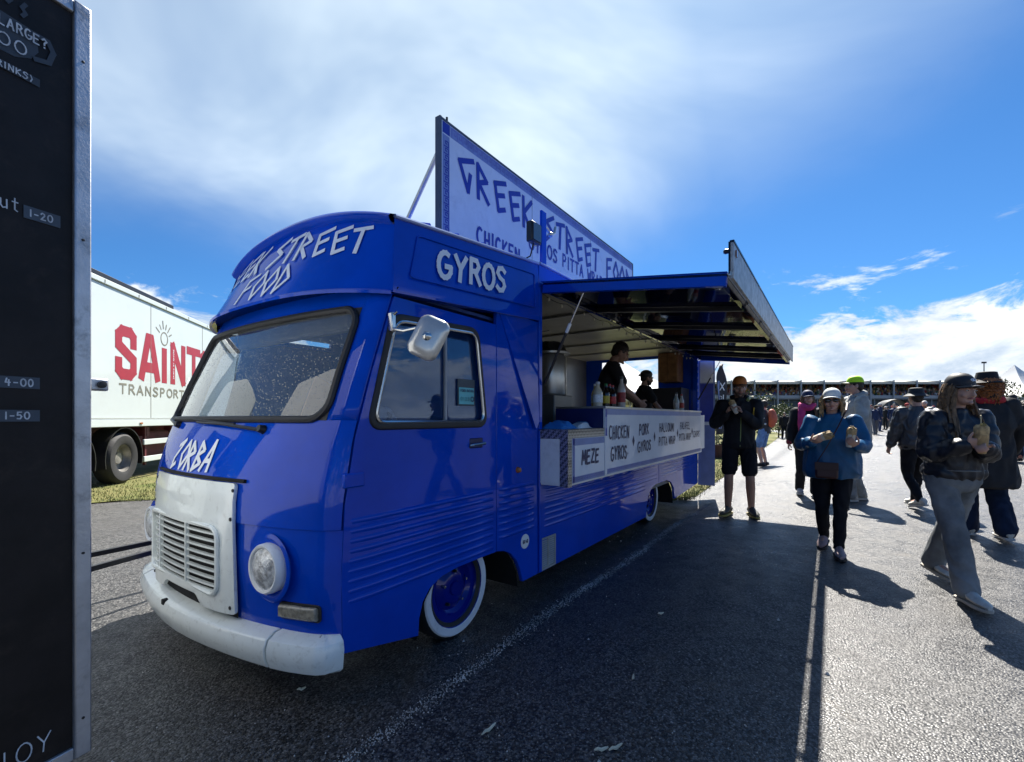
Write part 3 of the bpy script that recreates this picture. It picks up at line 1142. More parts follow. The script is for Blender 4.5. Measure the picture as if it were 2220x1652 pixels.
for q in range(7):
    MB().box(X0 + .9 + 1.9 * q, X0 + 1.0 + 1.9 * q, -.052, -.036, 1.225, 1.265).build('side_marker', AMBER, LR, bevel=.006)
for q in range(12):
    MB().box(X0 + .2 + 1.12 * q, X0 + .215 + 1.12 * q, -.036, -.0305, 3.95, 4.01).build('roof_rivet_strap', LGREY, LR)
for yy in (.7, 1.8):
    MB().box(X0, X1 - .3, yy - .06, yy + .06, .72, 1.17).build('chassis_beam', CHAS, LR)
for xx in (1.1, 3.0, 5.0, 7.2):
    MB().box(xx - .05, xx + .05, .1, 2.4, .95, 1.15).build('cross_member', CHAS, LR)
MB().box(.85, 3.6, .05, .09, .76, .88).build('side_guard_bar', LWHITE, LR, bevel=.008)
MB().box(.85, 3.6, .05, .09, .38, .50).build('side_guard_bar', LWHITE, LR, bevel=.008)
for xx in (1.0, 2.2, 3.4):
    MB().box(xx - .03, xx + .03, .10, .15, .30, 1.17).build('guard_post', CHAS, LR)
MB().box(1.2, 2.6, .35, 1.0, .42, 1.05).build('fuel_tank', CHAS, LR, bevel=.05)


def lorry_wheel(x, y):
    w = MB()
    w.lathe([(.28, .0), (.33, -.02), (.46, -.02), (.515, .02), (.53, .06), (.53, .24), (.515, .28), (.30, .30)], (x, y, .53), (0, 1, 0), 40)
    o = w.build('tyre', TYRE, LR)
    w = MB()
    w.lathe([(.30, .0), (.285, .01), (.27, .10), (.25, .14), (.12, .15), (.11, .09), (.05, .09), (.0, .09)], (x, y, .53), (0, 1, 0), 36)
    w.build('rim', mat('lorry_rim', (.26, .25, .23), .45, metal=.5, var=.3), LR)
    g = MB()
    rows = []
    for i in range(15):
        a = R(-15 + 210 * i / 14)
        rows.append([(x + r_ * math.cos(a), yy, .53 + r_ * math.sin(a)) for r_, yy in ((.62, y - .03), (.64, y - .03), (.64, y + .32), (.62, y + .32))])
    g.loft(rows)
    g.build('mudguard', BLACK, LR)


for xx in (.08, -1.45, 7.4):
    lorry_wheel(xx, .04)
lorry_wheel(.08, 2.05)

CABX = X0 - .55
mb = MB()
mb.plate(rpoly([(CABX - 2.2, .55), (CABX, .55), (CABX, 3.45), (CABX - .7, 3.75), (CABX - 1.75, 3.45), (CABX - 2.05, 2.5), (CABX - 2.25, 1.6)], .08, 3), [], lambda a, b, d: Vector((a, .02 + d, b)), 2.44)
mb.build('tractor_cab', LWHITE, LR, bevel=.04)
MB().box(CABX - 1.75, CABX - .75, .005, .018, 1.95, 2.75).build('cab_window', mat('tinted_green_glass', (.02, .04, .04), .08, coat=.6), LR)
MB().box(CABX - 2.05, CABX - 1.9, -.26, -.04, 1.9, 2.7).build('cab_mirror', BLACK, LR, bevel=.03)
MB().box(CABX - 2.1, CABX + .2, .1, 2.4, .5, 1.0).build('tractor_chassis', CHAS, LR)
lorry_wheel(CABX - 1.2, .04)


def lorryfn(s, t, h):
    return Vector((s, -h - .001, t))


BOLD = {
    'S': [[(.86, .70), (.86, .9), (.70, 1), (.3, 1), (.14, .9), (.14, .66), (.86, .36), (.86, .1), (.7, 0), (.3, 0), (.14, .1), (.14, .3)]],
    'A': [[(.1, 0), (.42, 1), (.58, 1), (.9, 0)], [(.25, .26), (.75, .26)]],
    'I': [[(.5, 0), (.5, .78)]],
    'N': [[(.15, 0), (.15, 1), (.85, 0), (.85, 1)]],
    'T': [[(.02, 1), (.98, 1)], [(.5, 1), (.5, 0)]],
}
for ch, s0, s1 in (('S', -.26, .44), ('A', .56, 1.36), ('I', 1.44, 1.72), ('N', 1.86, 2.62), ('T', 2.74, 3.42), ('S', 3.5, 4.2)):
    mb = MB()
    z0, z1 = 2.26, 3.14
    if ch == 'S' and s0 > 3:
        z0 = 2.5
    polys = [[(s0 + q[0] * (s1 - s0), z0 + q[1] * (z1 - z0)) for q in poly] for poly in BOLD[ch]]
    strokes(mb, polys, lorryfn, .225 if ch != 'T' else .21)
    mb.build('letter', LRED, LR, fix=False, smooth=False)
mb = MB()
strokes(mb, [[(1.58 + .15 * math.cos(2 * math.pi * k / 20), 3.24 + .15 * math.sin(2 * math.pi * k / 20)) for k in range(21)]] +
        [[(1.58 + .24 * math.cos(R(a)), 3.24 + .24 * math.sin(R(a))), (1.58 + (.36 if a % 50 else .42) * math.cos(R(a)), 3.24 + (.36 if a % 50 else .42) * math.sin(R(a)))] for a in (25, 50, 75, 100, 125, 150)], lorryfn, .028)
mb.build('sun_emblem', LGREY, LR, fix=False, smooth=False)
write('TRANSPORT', HAND, lorryfn, -.14, 2.55, 1.86, 2.05, .042, 'lettering', LGREY, LR, gap=.28)
write('SAINTS BY NATURE', HAND, lambda s, t, h: Vector((2.02 - t, -h - .006, s)), 2.32, 3.05, 0, .045, .008, 'lettering', LETTER_W, LR)
# acorn-like brown emblem after the word
mb = MB()
mb.plate([(2.80 + .13 * math.cos(2 * math.pi * k / 16), 2.05 + .22 * math.sin(2 * math.pi * k / 16)) for k in range(16)], [], lambda a, b, d: Vector((a, -.006 + d, b)), .004)
mb.build('brown_emblem', mat('brown_print', (.26, .15, .06), .5), LR)
mb = MB()
strokes(mb, [[(2.62, 2.2), (2.8, 2.36), (2.98, 2.2)], [(2.66, 2.28), (2.8, 2.42), (2.94, 2.28)]], lambda s, t, h: Vector((s, -h - .008, t)), .03)
mb.build('white_stripe', LETTER_W, LR, fix=False, smooth=False)

# ------------------------------------------------------------------ catering trailer with its menu board, at the left edge
BD = Vector((.363, .932, 0)).normalized()
BR = empty('catering_trailer', (-1.305, 1.425, 0), math.atan2(BD.y, BD.x))      # local +x runs away from the camera, face looks to local -y
tag(BR, 'catering trailer with a black chalk menu board in an aluminium frame', 'trailer')
BOARD = mat('black_board', (0.009, 0.007, 0.007), 0.55, var=.5, vscale=5, bump=.15, bscale=22, spec=.3, dirt=((.030, .022, .018), .7, 6))
TAGM = mat('slate_tag', (0.055, 0.075, 0.10), .6, var=.15)
CHALK = mat('chalk', (0.50, 0.54, 0.58), .8, var=.2, vscale=40)
MUG = mat('mug_print', (0.035, 0.045, 0.060), .55, var=.15)
MB().box(-1.6, -.043, .0, .045, .372, 2.575).build('menu_board', BOARD, BR)
MB().box(-.042, 0, -.012, .06, .335, 2.615).build('frame_trim', ALU, BR, bevel=.004)
MB().box(-1.65, -.043, -.010, .055, .335, .372).build('frame_trim', ALU, BR, bevel=.003)
MB().box(-1.65, -.043, -.010, .055, 2.575, 2.615).build('frame_trim', ALU, BR, bevel=.003)
mb = MB()
mb.box(-4.6, -.02, .07, 2.0, .33, 2.60)
mb.build('trailer_body', mat('trailer_skin', (.50, .52, .54), .4, var=.05), BR, bevel=.02)
MB().box(-3.0, -2.2, .2, .42, 0.0, .66).build('wheel', TYRE, BR, bevel=.09)
MB().box(-.5, -.4, .5, .6, 0, .33).build('corner_leg', BLACK, BR)
MB().box(.0, .052, .0, .02, 1.445, 1.485).build('latch', ALU, BR, bevel=.006)
MB().lathe([(0, 0), (.011, 0), (.011, .01), (0, .012)], (.03, .0, 1.465), (0, -1, 0), 12).build('latch_bolt', BLACK, BR)
for zz in (.45, .95, 1.9, 2.44):
    MB().lathe([(0, 0), (.004, 0), (.004, .002), (0, .003)], (-.022, -.012, zz), (0, -1, 0), 10).build('rivet', BLACK, BR)


def boardfn(s, t, h):
    return Vector((s, -h - .001, t))


def tagplate(x0, x1, z0, z1):
    MB().box(x0, x1, -.003, -.0005, z0, z1).build('price_tag', TAGM, BR)


tagplate(-.152, -.072, 1.918, 1.953)
tagplate(-.30, -.118, 1.442, 1.474)
tagplate(-.30, -.118, 1.350, 1.382)
write('1-20', HAND, boardfn, -.140, -.090, 1.926, 1.945, .0032, 'price', CHALK, BR, gap=.25)
write('4-00', HAND, boardfn, -.190, -.132, 1.448, 1.468, .0034, 'price', CHALK, BR, gap=.25)
write('1-50', HAND, boardfn, -.190, -.140, 1.357, 1.376, .0034, 'price', CHALK, BR, gap=.25)
write('ut', HAND, boardfn, -.200, -.160, 1.928, 1.962, .0032, 'lettering', CHALK, BR, gap=.3)
# printed mug with its text
mb = MB()
mb.plate([(-.40, 2.47), (-.125, 2.452), (-.12, 2.40), (-.135, 2.372), (-.17, 2.352), (-.40, 2.345)], [], lambda a, b, d: Vector((a, -.0012 + d, b)), .001)
mb.build('mug_print', MUG, BR)
mb = MB()
strokes(mb, [[(-.125, 2.445), (-.10, 2.445), (-.088, 2.42), (-.098, 2.385), (-.128, 2.375)]], boardfn, .013)
mb.build('mug_handle_print', MUG, BR, fix=False, smooth=False)
mb = MB()
strokes(mb, [[(-.40, 2.318), (-.125, 2.312)]], boardfn, .022)
mb.build('mug_saucer_print', MUG, BR, fix=False, smooth=False)
mb = MB()
strokes(mb, [[(-.185, 2.49), (-.178, 2.502), (-.186, 2.512), (-.178, 2.528)], [(-.155, 2.475), (-.148, 2.487), (-.156, 2.497), (-.148, 2.512)]], boardfn, .009)
mb.build('mug_steam_print', MUG, BR, fix=False, smooth=False)['kind'] = 'stuff'
fnb = lambda s, t, h: Vector((s, -h - .004, t))
write('LARGE?', HAND, fnb, -.204, -.102, 2.418, 2.444, .0038, 'lettering', CHALK, BR, gap=.25)
write('3.00', HAND, fnb, -.26, -.146, 2.366, 2.398, .0034, 'lettering', CHALK, BR, gap=.22)
write('DRINKS)', HAND, fnb, -.222, -.130, 2.304, 2.320, .0028, 'lettering', CHALK, BR, gap=.25)
write('ENJOY', HAND, boardfn, -.30, -.092, .405, .455, .0035, 'lettering', CHALK, BR, gap=.35)
# black drawbar in front of the trailer
DBR = empty('drawbar', (-3.1, 3.4, 0))
tag(DBR, 'black steel drawbar lying low between trailer and truck bumper', 'drawbar')
MB().bar((-.35, -.45, .33), (.42, .62, .37), .035, .035).build('bar', BLACK, DBR)
MB().bar((.05, -.85, .33), (.62, .62, .37), .035, .035).build('bar', BLACK, DBR)
MB().bar((.40, .55, .36), (.66, .78, .36), .09, .06).build('coupling', BLACK, DBR, bevel=.01)
MB().tube([(.55, .7, .36), (.55, .7, 0.0)], .022, 10).build('prop_stand', BLACK, DBR)
MB().tube([(-.3, -.42, .34), (-.3, -.42, 0.0)], .02, 10).build('prop_stand', BLACK, DBR)
MB().tube([(.07, -.8, .34), (.07, -.8, 0.0)], .02, 10).build('prop_stand', BLACK, DBR)

# ================================================================== the food truck
TR = empty('food_truck', (OX, OY, 0), math.atan2(AY, AX))      # local x runs to the rear, y to the far side
tag(TR, 'glossy blue vintage food truck with white nose, bumper and raised serving hatch', 'food truck')
WD = 2.10
ZE = [.18, .264, .628, .945, 1.264, 1.577, 1.955, 2.06]
UE = [-.752, -.755, -.762, -.745, -.688, -.595, -.466, -.43]


def ue(z):
    return interp(z, ZE, UE)


def bow(z):
    return interp(z, [.2, .6, 1.04, 1.33, 1.95], [.21, .235, .25, .20, .15])


def F(v, z, off=0.0):
    """front skin of the cab; off > 0 stands proud"""
    s = (v - WD / 2) / (WD / 2)
    d = max(0, min(v, WD - v))
    u = ue(z) - .045 * (1 - math.exp(-d / .05)) - (bow(z) - .045) * (1 - abs(s) ** 2.2)
    if z < .838:
        u += .010 * smooth01(.846, .838, z) if False else .010
    return Vector((u - off, v * interp(z, [1.1, 2.0], [1.0, .905]), z))


P_ = lambda name, mbx, m, par=None, **kw: mbx.build(name, m, par or TR, **kw)

# front skin
vcol_ = [0, .008, .02, .04, .065, .10, .13, .17, .23, .32, .42, .55, .70, .88, 1.05]
vcol_ = vcol_ + [WD - v for v in vcol_[-2::-1]]
zlow = [.27, .31, .40, .52, .66, .80, .836, .840, .90, .98, 1.06, 1.15, 1.24, 1.31, 1.348]
mb = MB()
mb.grid([[F(v, z) for v in vcol_] for z in zlow])
P_('front_panel', mb, BLUE, angle=50)
zt_ = [1.348, 1.42, 1.52, 1.64, 1.76, 1.87, 1.93, 1.99, 2.04]
for lo_, hi_ in ((0, 7), (len(vcol_) - 7, len(vcol_))):
    cols_ = vcol_[lo_:hi_]
    mb = MB()
    mb.grid([[F(v, z) for v in cols_] for z in zt_])
    P_('windscreen_pillar', mb, BLUE, angle=50, solid=.03)
mb = MB()
mb.grid([[F(v, z) for v in vcol_[6:-6]] for z in (1.93, 1.99, 2.04)])
P_('header_panel', mb, BLUE, angle=50)

# windscreen with rubber seal
wsv = [.13 + (WD - .26) * k / 24 for k in range(25)]
wsz = [1.348 + (1.93 - 1.348) * k / 10 for k in range(11)]
mb = MB()
mb.grid([[F(v, z, -.006) for v in wsv] for z in wsz])
ws = P_('windscreen', mb, PANE)
seal = rrect(.135, WD - .135, 1.352, 1.926, .10, 6)
dense = []
for i in range(len(seal)):
    a, b = Vector(seal[i]), Vector(seal[(i + 1) % len(seal)])
    n_ = max(1, int((b - a).length / .08))
    dense += [a.lerp(b, q / n_) for q in range(n_)]
mb = MB()
mb.tube([F(p.x, p.y, .004) for p in dense], .019, 8, closed=True, up=(1, 0, 0))
P_('seal', mb, RUBBER, ws)
# corner fillets of rubber
for cx, cz in ((0, 0), (1, 0), (0, 1), (1, 1)):
    mb = MB()
    vx = lambda q: .13 + q if cx == 0 else WD - .13 - q
    zx = lambda q: 1.348 + q if cz == 0 else 1.93 - q
    pts = [F(vx(0), zx(0), .002), F(vx(.11), zx(0.0), .002), F(vx(.055), zx(.022), .002), F(vx(.022), zx(.055), .002), F(vx(0.0), zx(.11), .002)]
    mb.add(pts, [(0, 1, 2), (0, 2, 3), (0, 3, 4)])
    P_('seal_corner', mb, RUBBER, ws, fix=False)

# wipers
for piv, tip in (((.52, 1.30), (1.22, 1.335)), ((1.62, 1.315), (2.0, 1.36))):
    mb = MB()
    mb.tube([F(piv[0], piv[1], .02), F(lerp(piv[0], tip[0], .5), lerp(piv[1], tip[1], .5) + .01, .035), F(*tip, .025)], [.011, .008, .006], 6)
    w = P_('wiper', mb, BLACK)
    mb = MB()
    b0, b1 = lerp(piv[0], tip[0], .35), tip[0] + (tip[0] - piv[0]) * .12
    mb.tube([F(lerp(b0, b1, q / 6), lerp(piv[1], tip[1], .35 + .75 * q / 6) + .012, .018) for q in range(7)], .009, 6)
    P_('wiper_blade', mb, RUBBER, w)
    MB().lathe([(0, .03), (.018, .03), (.024, 0)], F(piv[0], piv[1], 0), (-1, 0, .3), 14).build('wiper_pivot', BLACK, w)

# white nose with grille
NV0, NV1, NZ0, NZ1 = .535, WD - .535, .392, 1.035
GV0, GV1, GZ0, GZ1 = .655, WD - .60, .490, .800


def N(v, z, off=0.0):
    base = F(v, max(z, .845), 0)
    low = F(v, z, 0)
    k = smooth01(.83, .90, z)
    u = min(base.x, low.x) if z < .845 else low.x
    bul = .022 + .012 * (1 - k) * smooth01(0, .10, min(v - NV0, NV1 - v))
    return Vector((u - bul - off, v, z))


outer = rpoly([(NV0, NZ0), (.80, NZ0 + .004), (.86, NZ0 + .055), (WD - .86, NZ0 + .055), (WD - .80, NZ0 + .004), (NV1, NZ0), (NV1 - .02, NZ1), (NV0 + .025, NZ1)], .018, 3)
hole = rrect(GV0, GV1, GZ0, GZ1, .05, 5)


def nose_mesh():
    # subdivide the plate so that it follows the curve
    bm = bmesh.new()
    polys = [outer, hole]
    tris = tessellate_polygon([[Vector((p[0], p[1], 0)) for p in poly] for poly in polys])
    flat = outer + hole
    vv = [bm.verts.new((p[0], p[1], 0)) for p in flat]
    for t in tris:
        try:
            bm.faces.new([vv[i] for i in t])
        except ValueError:
            pass
    for k in range(1, 14):
        z = NZ0 + (NZ1 - NZ0) * k / 14
        bmesh.ops.bisect_plane(bm, geom=bm.verts[:] + bm.edges[:] + bm.faces[:], plane_co=(0, z, 0), plane_no=(0, 1, 0))
    for k in range(1, 18):
        v = NV0 + (NV1 - NV0) * k / 18
        bmesh.ops.bisect_plane(bm, geom=bm.verts[:] + bm.edges[:] + bm.faces[:], plane_co=(v, 0, 0), plane_no=(1, 0, 0))
    for v in bm.verts:
        v.co = N(v.co.x, v.co.y)
    bmesh.ops.recalc_face_normals(bm, faces=bm.faces)
    bm.normal_update()
    if sum(f.normal.x for f in bm.faces) > 0:
        bmesh.ops.reverse_faces(bm, faces=bm.faces)
    me = bpy.data.meshes.new('nose')
    bm.to_mesh(me)
    bm.free()
    return me


nose = link_mesh('nose_panel', nose_mesh(), WHITE, TR, angle=40, solid=.018, bevel=.004)
mb = MB()
mb.tube([N(p[0], p[1], .006) for p in rrect(GV0 - .012, GV1 + .012, GZ0 - .012, GZ1 + .012, .055, 6)], .012, 8, closed=True, up=(1, 0, 0))
P_('grille_frame', mb, WHITE, nose)
nsl = 8
for k in range(nsl):
    z = lerp(GZ0 + .024, GZ1 - .024, k / (nsl - 1))
    e = .012 if 0 < k < nsl - 1 else .04
    mb = MB()
    rows = []
    for q in range(17):
        v = lerp(GV0 + e - .012, GV1 - e + .012, q / 16)
        c = N(v, z, -.012)
        rows.append([c + Vector((-.008, 0, -.007)), c + Vector((.008, 0, -.008)), c + Vector((.009, 0, .003)), c + Vector((-.008, 0, .003))])
    mb.loft(rows)
    P_('slat', mb, WHITE, nose)
for v in (.97, 1.36):
    mb = MB()
    rows = []
    for q in range(9):
        z = lerp(GZ0 - .004, GZ1 + .004, q / 8)
        c = N(v, z, -.004)
        rows.append([c + Vector((-.006, -.006, 0)), c + Vector((.012, -.006, 0)), c + Vector((.012, .006, 0)), c + Vector((-.006, .006, 0))])
    mb.loft(rows)
    P_('divider', mb, WHITE, nose)
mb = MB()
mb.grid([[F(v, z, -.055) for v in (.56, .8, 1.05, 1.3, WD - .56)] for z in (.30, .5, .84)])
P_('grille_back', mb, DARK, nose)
# the blue skin must not show through the grille: near-black sheet in front paints the shaded hollow
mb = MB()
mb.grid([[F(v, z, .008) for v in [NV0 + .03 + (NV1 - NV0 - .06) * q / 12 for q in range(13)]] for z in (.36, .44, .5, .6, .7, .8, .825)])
P_('grille_dark_sheet', mb, DARK, nose)
for v in (NV0 + .03, NV1 - .03):
    for z in (.425, .86, 1.0):
        P_('nose_screw', MB().lathe([(0, .006), (.008, .005), (.010, 0)], N(v, z), (-1, 0, 0), 10), BLACK, nose)
mb = MB()
mb.tube([F(NV0 - .02 + (NV1 - NV0 + .04) * q / 20, 1.046, .004) for q in range(21)], .010, 6)
P_('nose_gap', mb, DARK, nose)

# ZORBA lettering on the bonnet
write('ZORBA', GREEK, lambda s, t, h: F(WD / 2 + .33 - s, t, h + .001), .0, .52, 1.075, 1.225, .024, 'lettering', LETTER_W, TR, gap=.12, slant=.12, jitter=.06)

# headlamps
for v in (.34, WD - .19):
    zc_ = .645
    base = F(v, zc_)
    ax = Vector((-1, (v - WD / 2) * .10, .02)).normalized()
    mb = MB()
    mb.lathe([(.162, -.001), (.152, .004), (.138, .003), (.122, -.010)], base, ax, 40)
    P_('lamp_recess', mb, BLUE)
    mb = MB()
    mb.lathe([(.115, -.05), (.119, .0), (.117, .028), (.110, .038), (.101, .036), (.097, .026)], base, ax, 44)
    hl = P_('headlamp', mb, WHITE_CLEAN)
    mb = MB()
    mb.lathe([(.098, .026), (.09, .008), (.075, -.012), (.05, -.03), (.0, -.04)], base, ax, 36)
    P_('reflector', mb, mat('lamp_silver', (.75, .75, .72), .3, metal=.7, var=.2, vscale=30), hl)
    mb = MB()
    mb.lathe([(.098, .026), (.085, .036), (.06, .044), (.03, .049), (0, .05)], base, ax, 36)
    P_('lens', mb, LENS, hl)
    mb = MB()
    mb.lathe([(.0, .05), (.022, .045), (.026, .0)], base, ax, 16)
    P_('bulb', mb, STEEL, hl)

# indicators
for v0, v1 in ((.075, .265), (WD - .265, WD - .075)):
    mb = MB()
    rows = []
    for q in range(9):
        v = lerp(v0, v1, q / 8)
        rows.append([F(v, .425, -.01), F(v, .423, .018), F(v, .432, .030), F(v, .478, .028), F(v, .487, .018), F(v, .485, -.01)])
    mb.loft(rows)
    P_('indicator', mb, SMOKED, bevel=.004)
    mb = MB()
    mb.tube([F(p[0], p[1], .006) for p in rrect(v0 - .006, v1 + .006, .420, .490, .012, 3)], .007, 6, closed=True, up=(1, 0, 0))
    P_('indicator_seal', mb, RUBBER)

# bumper: swept section, two end pieces and a long middle
half = [(-.755, -.030), (-.80, -.030), (-.845, -.018), (-.880, .018), (-.905, .07), (-.94, .16), (-.972, .27), (-1.00, .41), (-1.025, .56), (-1.045, .72), (-1.060, .88), (-1.066, 1.05)]


def bump_path(t):
    """t in 0..22 along the half points and their mirror"""
    pts = half + [(a, WD - b) for a, b in half[-2::-1]]
    i = min(int(t), len(pts) - 2)
    q = t - i
    return Vector(pts[i]).lerp(Vector(pts[i + 1]), q)


def bump_rows(t0, t1, n):
    rows = []
    for k in range(n + 1):
        t = lerp(t0, t1, k / n)
        p = bump_path(t)
        d = (bump_path(min(t + .3, 21.99)) - bump_path(max(t - .3, 0))).normalized()
        nn = Vector((d.y, -d.x))
        if nn.x > 0 and abs(p.y - WD / 2) < .9:
            nn = -nn
        if p.y < .2 and nn.y > 0:
            nn = -nn
        if p.y > WD - .2 and nn.y < 0:
            nn = -nn
        e = min(t, 22 - t)
        tap = smooth01(-.2, 1.6, e)
        m_ = lerp(.42, 1, tap)
        sec = [(-.15 * m_, .362), (-.06 * m_, .358), (-.015 * m_, .337), (0, .300), (-.004, .255), (-.022 * m_, .207), (-.06 * m_, .190), (-.14 * m_, .191)]
        rows.append([Vector((p.x + nn.x * o_, p.y + nn.y * o_, z)) for o_, z in sec])
    return rows


for nm, t0, t1, n in (('bumper', 5.98, 16.02, 46), ('bumper_end', 0.0, 5.86, 26), ('bumper_end', 16.14, 21.98, 26)):
    mb = MB()
    mb.loft(bump_rows(t0, t1, n))
    P_(nm, mb, WHITE, angle=32, bevel=.006)
mb = MB()
c = bump_path(11.9)
mb.box(c.x + .006, c.x + .05, c.y - .02, c.y + .02, .315, .345)
P_('bumper_slot', mb, DARK, bevel=.004)

# inner structure of the cab (dark lining so nothing shows through)
mb = MB()
mb.box(-.66, .95, .06, WD - .06, .60, .63)
P_('cab_floor', mb, DARK)
mb = MB()
mb.grid([[F(v, z, -.05) for v in vcol_[4:-4]] for z in (.32, .6, .9, 1.2, 1.30)])
P_('cab_inner_front', mb, GREYTRIM)
MB().box(.93, .97, .03, WD - .03, .34, 2.4).build('bulkhead', CABBLUE, TR)
MB().box(-.66, -.36, .14, WD - .14, 1.12, 1.27).build('dashboard', CREAM, TR, bevel=.03)
MB().box(-.50, -.36, .25, .75, 1.25, 1.33).build('instrument_hood', BLACK, TR, bevel=.03)
mb = MB()
wc = Vector((-.28, .52, 1.30))
wn = Vector((-.45, 0, .9)).normalized()
wx = wn.cross(Vector((0, 1, 0))).normalized()
mb.tube([wc + wx * .21 * math.cos(2 * math.pi * q / 28) + Vector((0, 1, 0)) * .21 * math.sin(2 * math.pi * q / 28) for q in range(28)], .013, 8, closed=True)
for a in (30, 150, 270):
    mb.tube([wc, wc + wx * .2 * math.cos(R(a)) + Vector((0, 1, 0)) * .2 * math.sin(R(a))], .009, 6)
mb.tube([wc, wc - wn * .4], .02, 8)
P_('steering_wheel', mb, BLACK)
for v in (.5, 1.55):
    s = MB()
    s.box(-.05, .45, v - .24, v + .24, .70, .86)
    st = P_('seat', s, BLACK, bevel=.05)
    s = MB()
    s.bar((.42, v, .82), (.53, v, 1.34), .44, .12, up=(0, 1, 0))
    P_('seat_back', s, BLACK, st, bevel=.05)
MB().box(-.60, -.30, .95, 1.45, 1.275, 1.30).build('cardboard_sheet', mat('cardboard', (.30, .21, .14), .8), TR)
mb = MB()
mb.plate([(-.45, 1.28), (-.1, 1.28), (-.06, 1.42), (-.40, 1.50)], [], lambda a, b, d: Vector((a, .30 + d + (b - 1.28) * 1.2, b)), .01)
P_('paperwork', mb, WHITE_CLEAN)
mb = MB()
mb.plate([(-.58, 1.34), (.10, 1.20), (.2, 1.30), (-.40, 1.62)], [], lambda a, b, d: Vector((a, .62 + d + (b - 1.28) * .4, b)), .01)
P_('card_sheet', mb, mat('pinkish_card', (.36, .25, .2), .8))
MB().box(-.46, -.40, .35, 1.65, 1.85, 1.98).build('sun_visor', CREAM, TR, bevel=.02)
MB().box(-.42, .95, .06, 1.88, 2.03, 2.05).build('cab_headlining', CABBLUE, TR)

# ---- near side: door
arch = [(-.269, .165), (-.262, .26), (-.235, .34), (-.18, .40), (-.09, .438), (.05, .455), (.30, .457), (.442, .455)]
arch2 = [(.452, .454), (.537, .438), (.62, .40), (.69, .335), (.735, .26), (.775, .157)]


def sidefn(v0, sgn=1):
    return lambda a, b, d: Vector((a, (v0 if v0 < 1 else v0 * interp(b, [1.1, 2.0], [1.0, .905])) + d * sgn, b))


dz_ = [.264, .45, .628, .79, .945, 1.10, 1.264, 1.42, 1.577, 1.77, 1.955, 1.99]
front_edge = [(ue(z) + .012, z) for z in dz_]
door_out = front_edge[::-1] + arch + [(.442, 1.99)]
win = rpoly([(-.592, 1.318), (.322, 1.318), (.236, 1.915), (-.448, 1.885)], .07, 5)
rib_z = [.868 - .047 * k for k in range(9)]


def ribs(x0f, x1f, zs, v0, name, par, m=BLUE, sgn=1):
    """pressed horizontal flutes"""
    mb_ = MB()
    for z in zs:
        x0, x1 = x0f(z), x1f(z)
        rows_ = []
        prof = [(.016, 0.0), (.010, .006), (.003, .0095), (-.003, .0095), (-.010, .006), (-.016, 0.0)]
        n_ = 8
        for q in range(n_ + 1):
            e = smooth01(0, .03, min(q, n_ - q) / n_ + .0)
            rows_.append([Vector((lerp(x0, x1, q / n_), v0 - o_ * e * sgn + .001 * sgn, z + dz__)) for dz__, o_ in prof])
        mb_.grid(rows_)
    return mb_.build(name, m, par, angle=60)


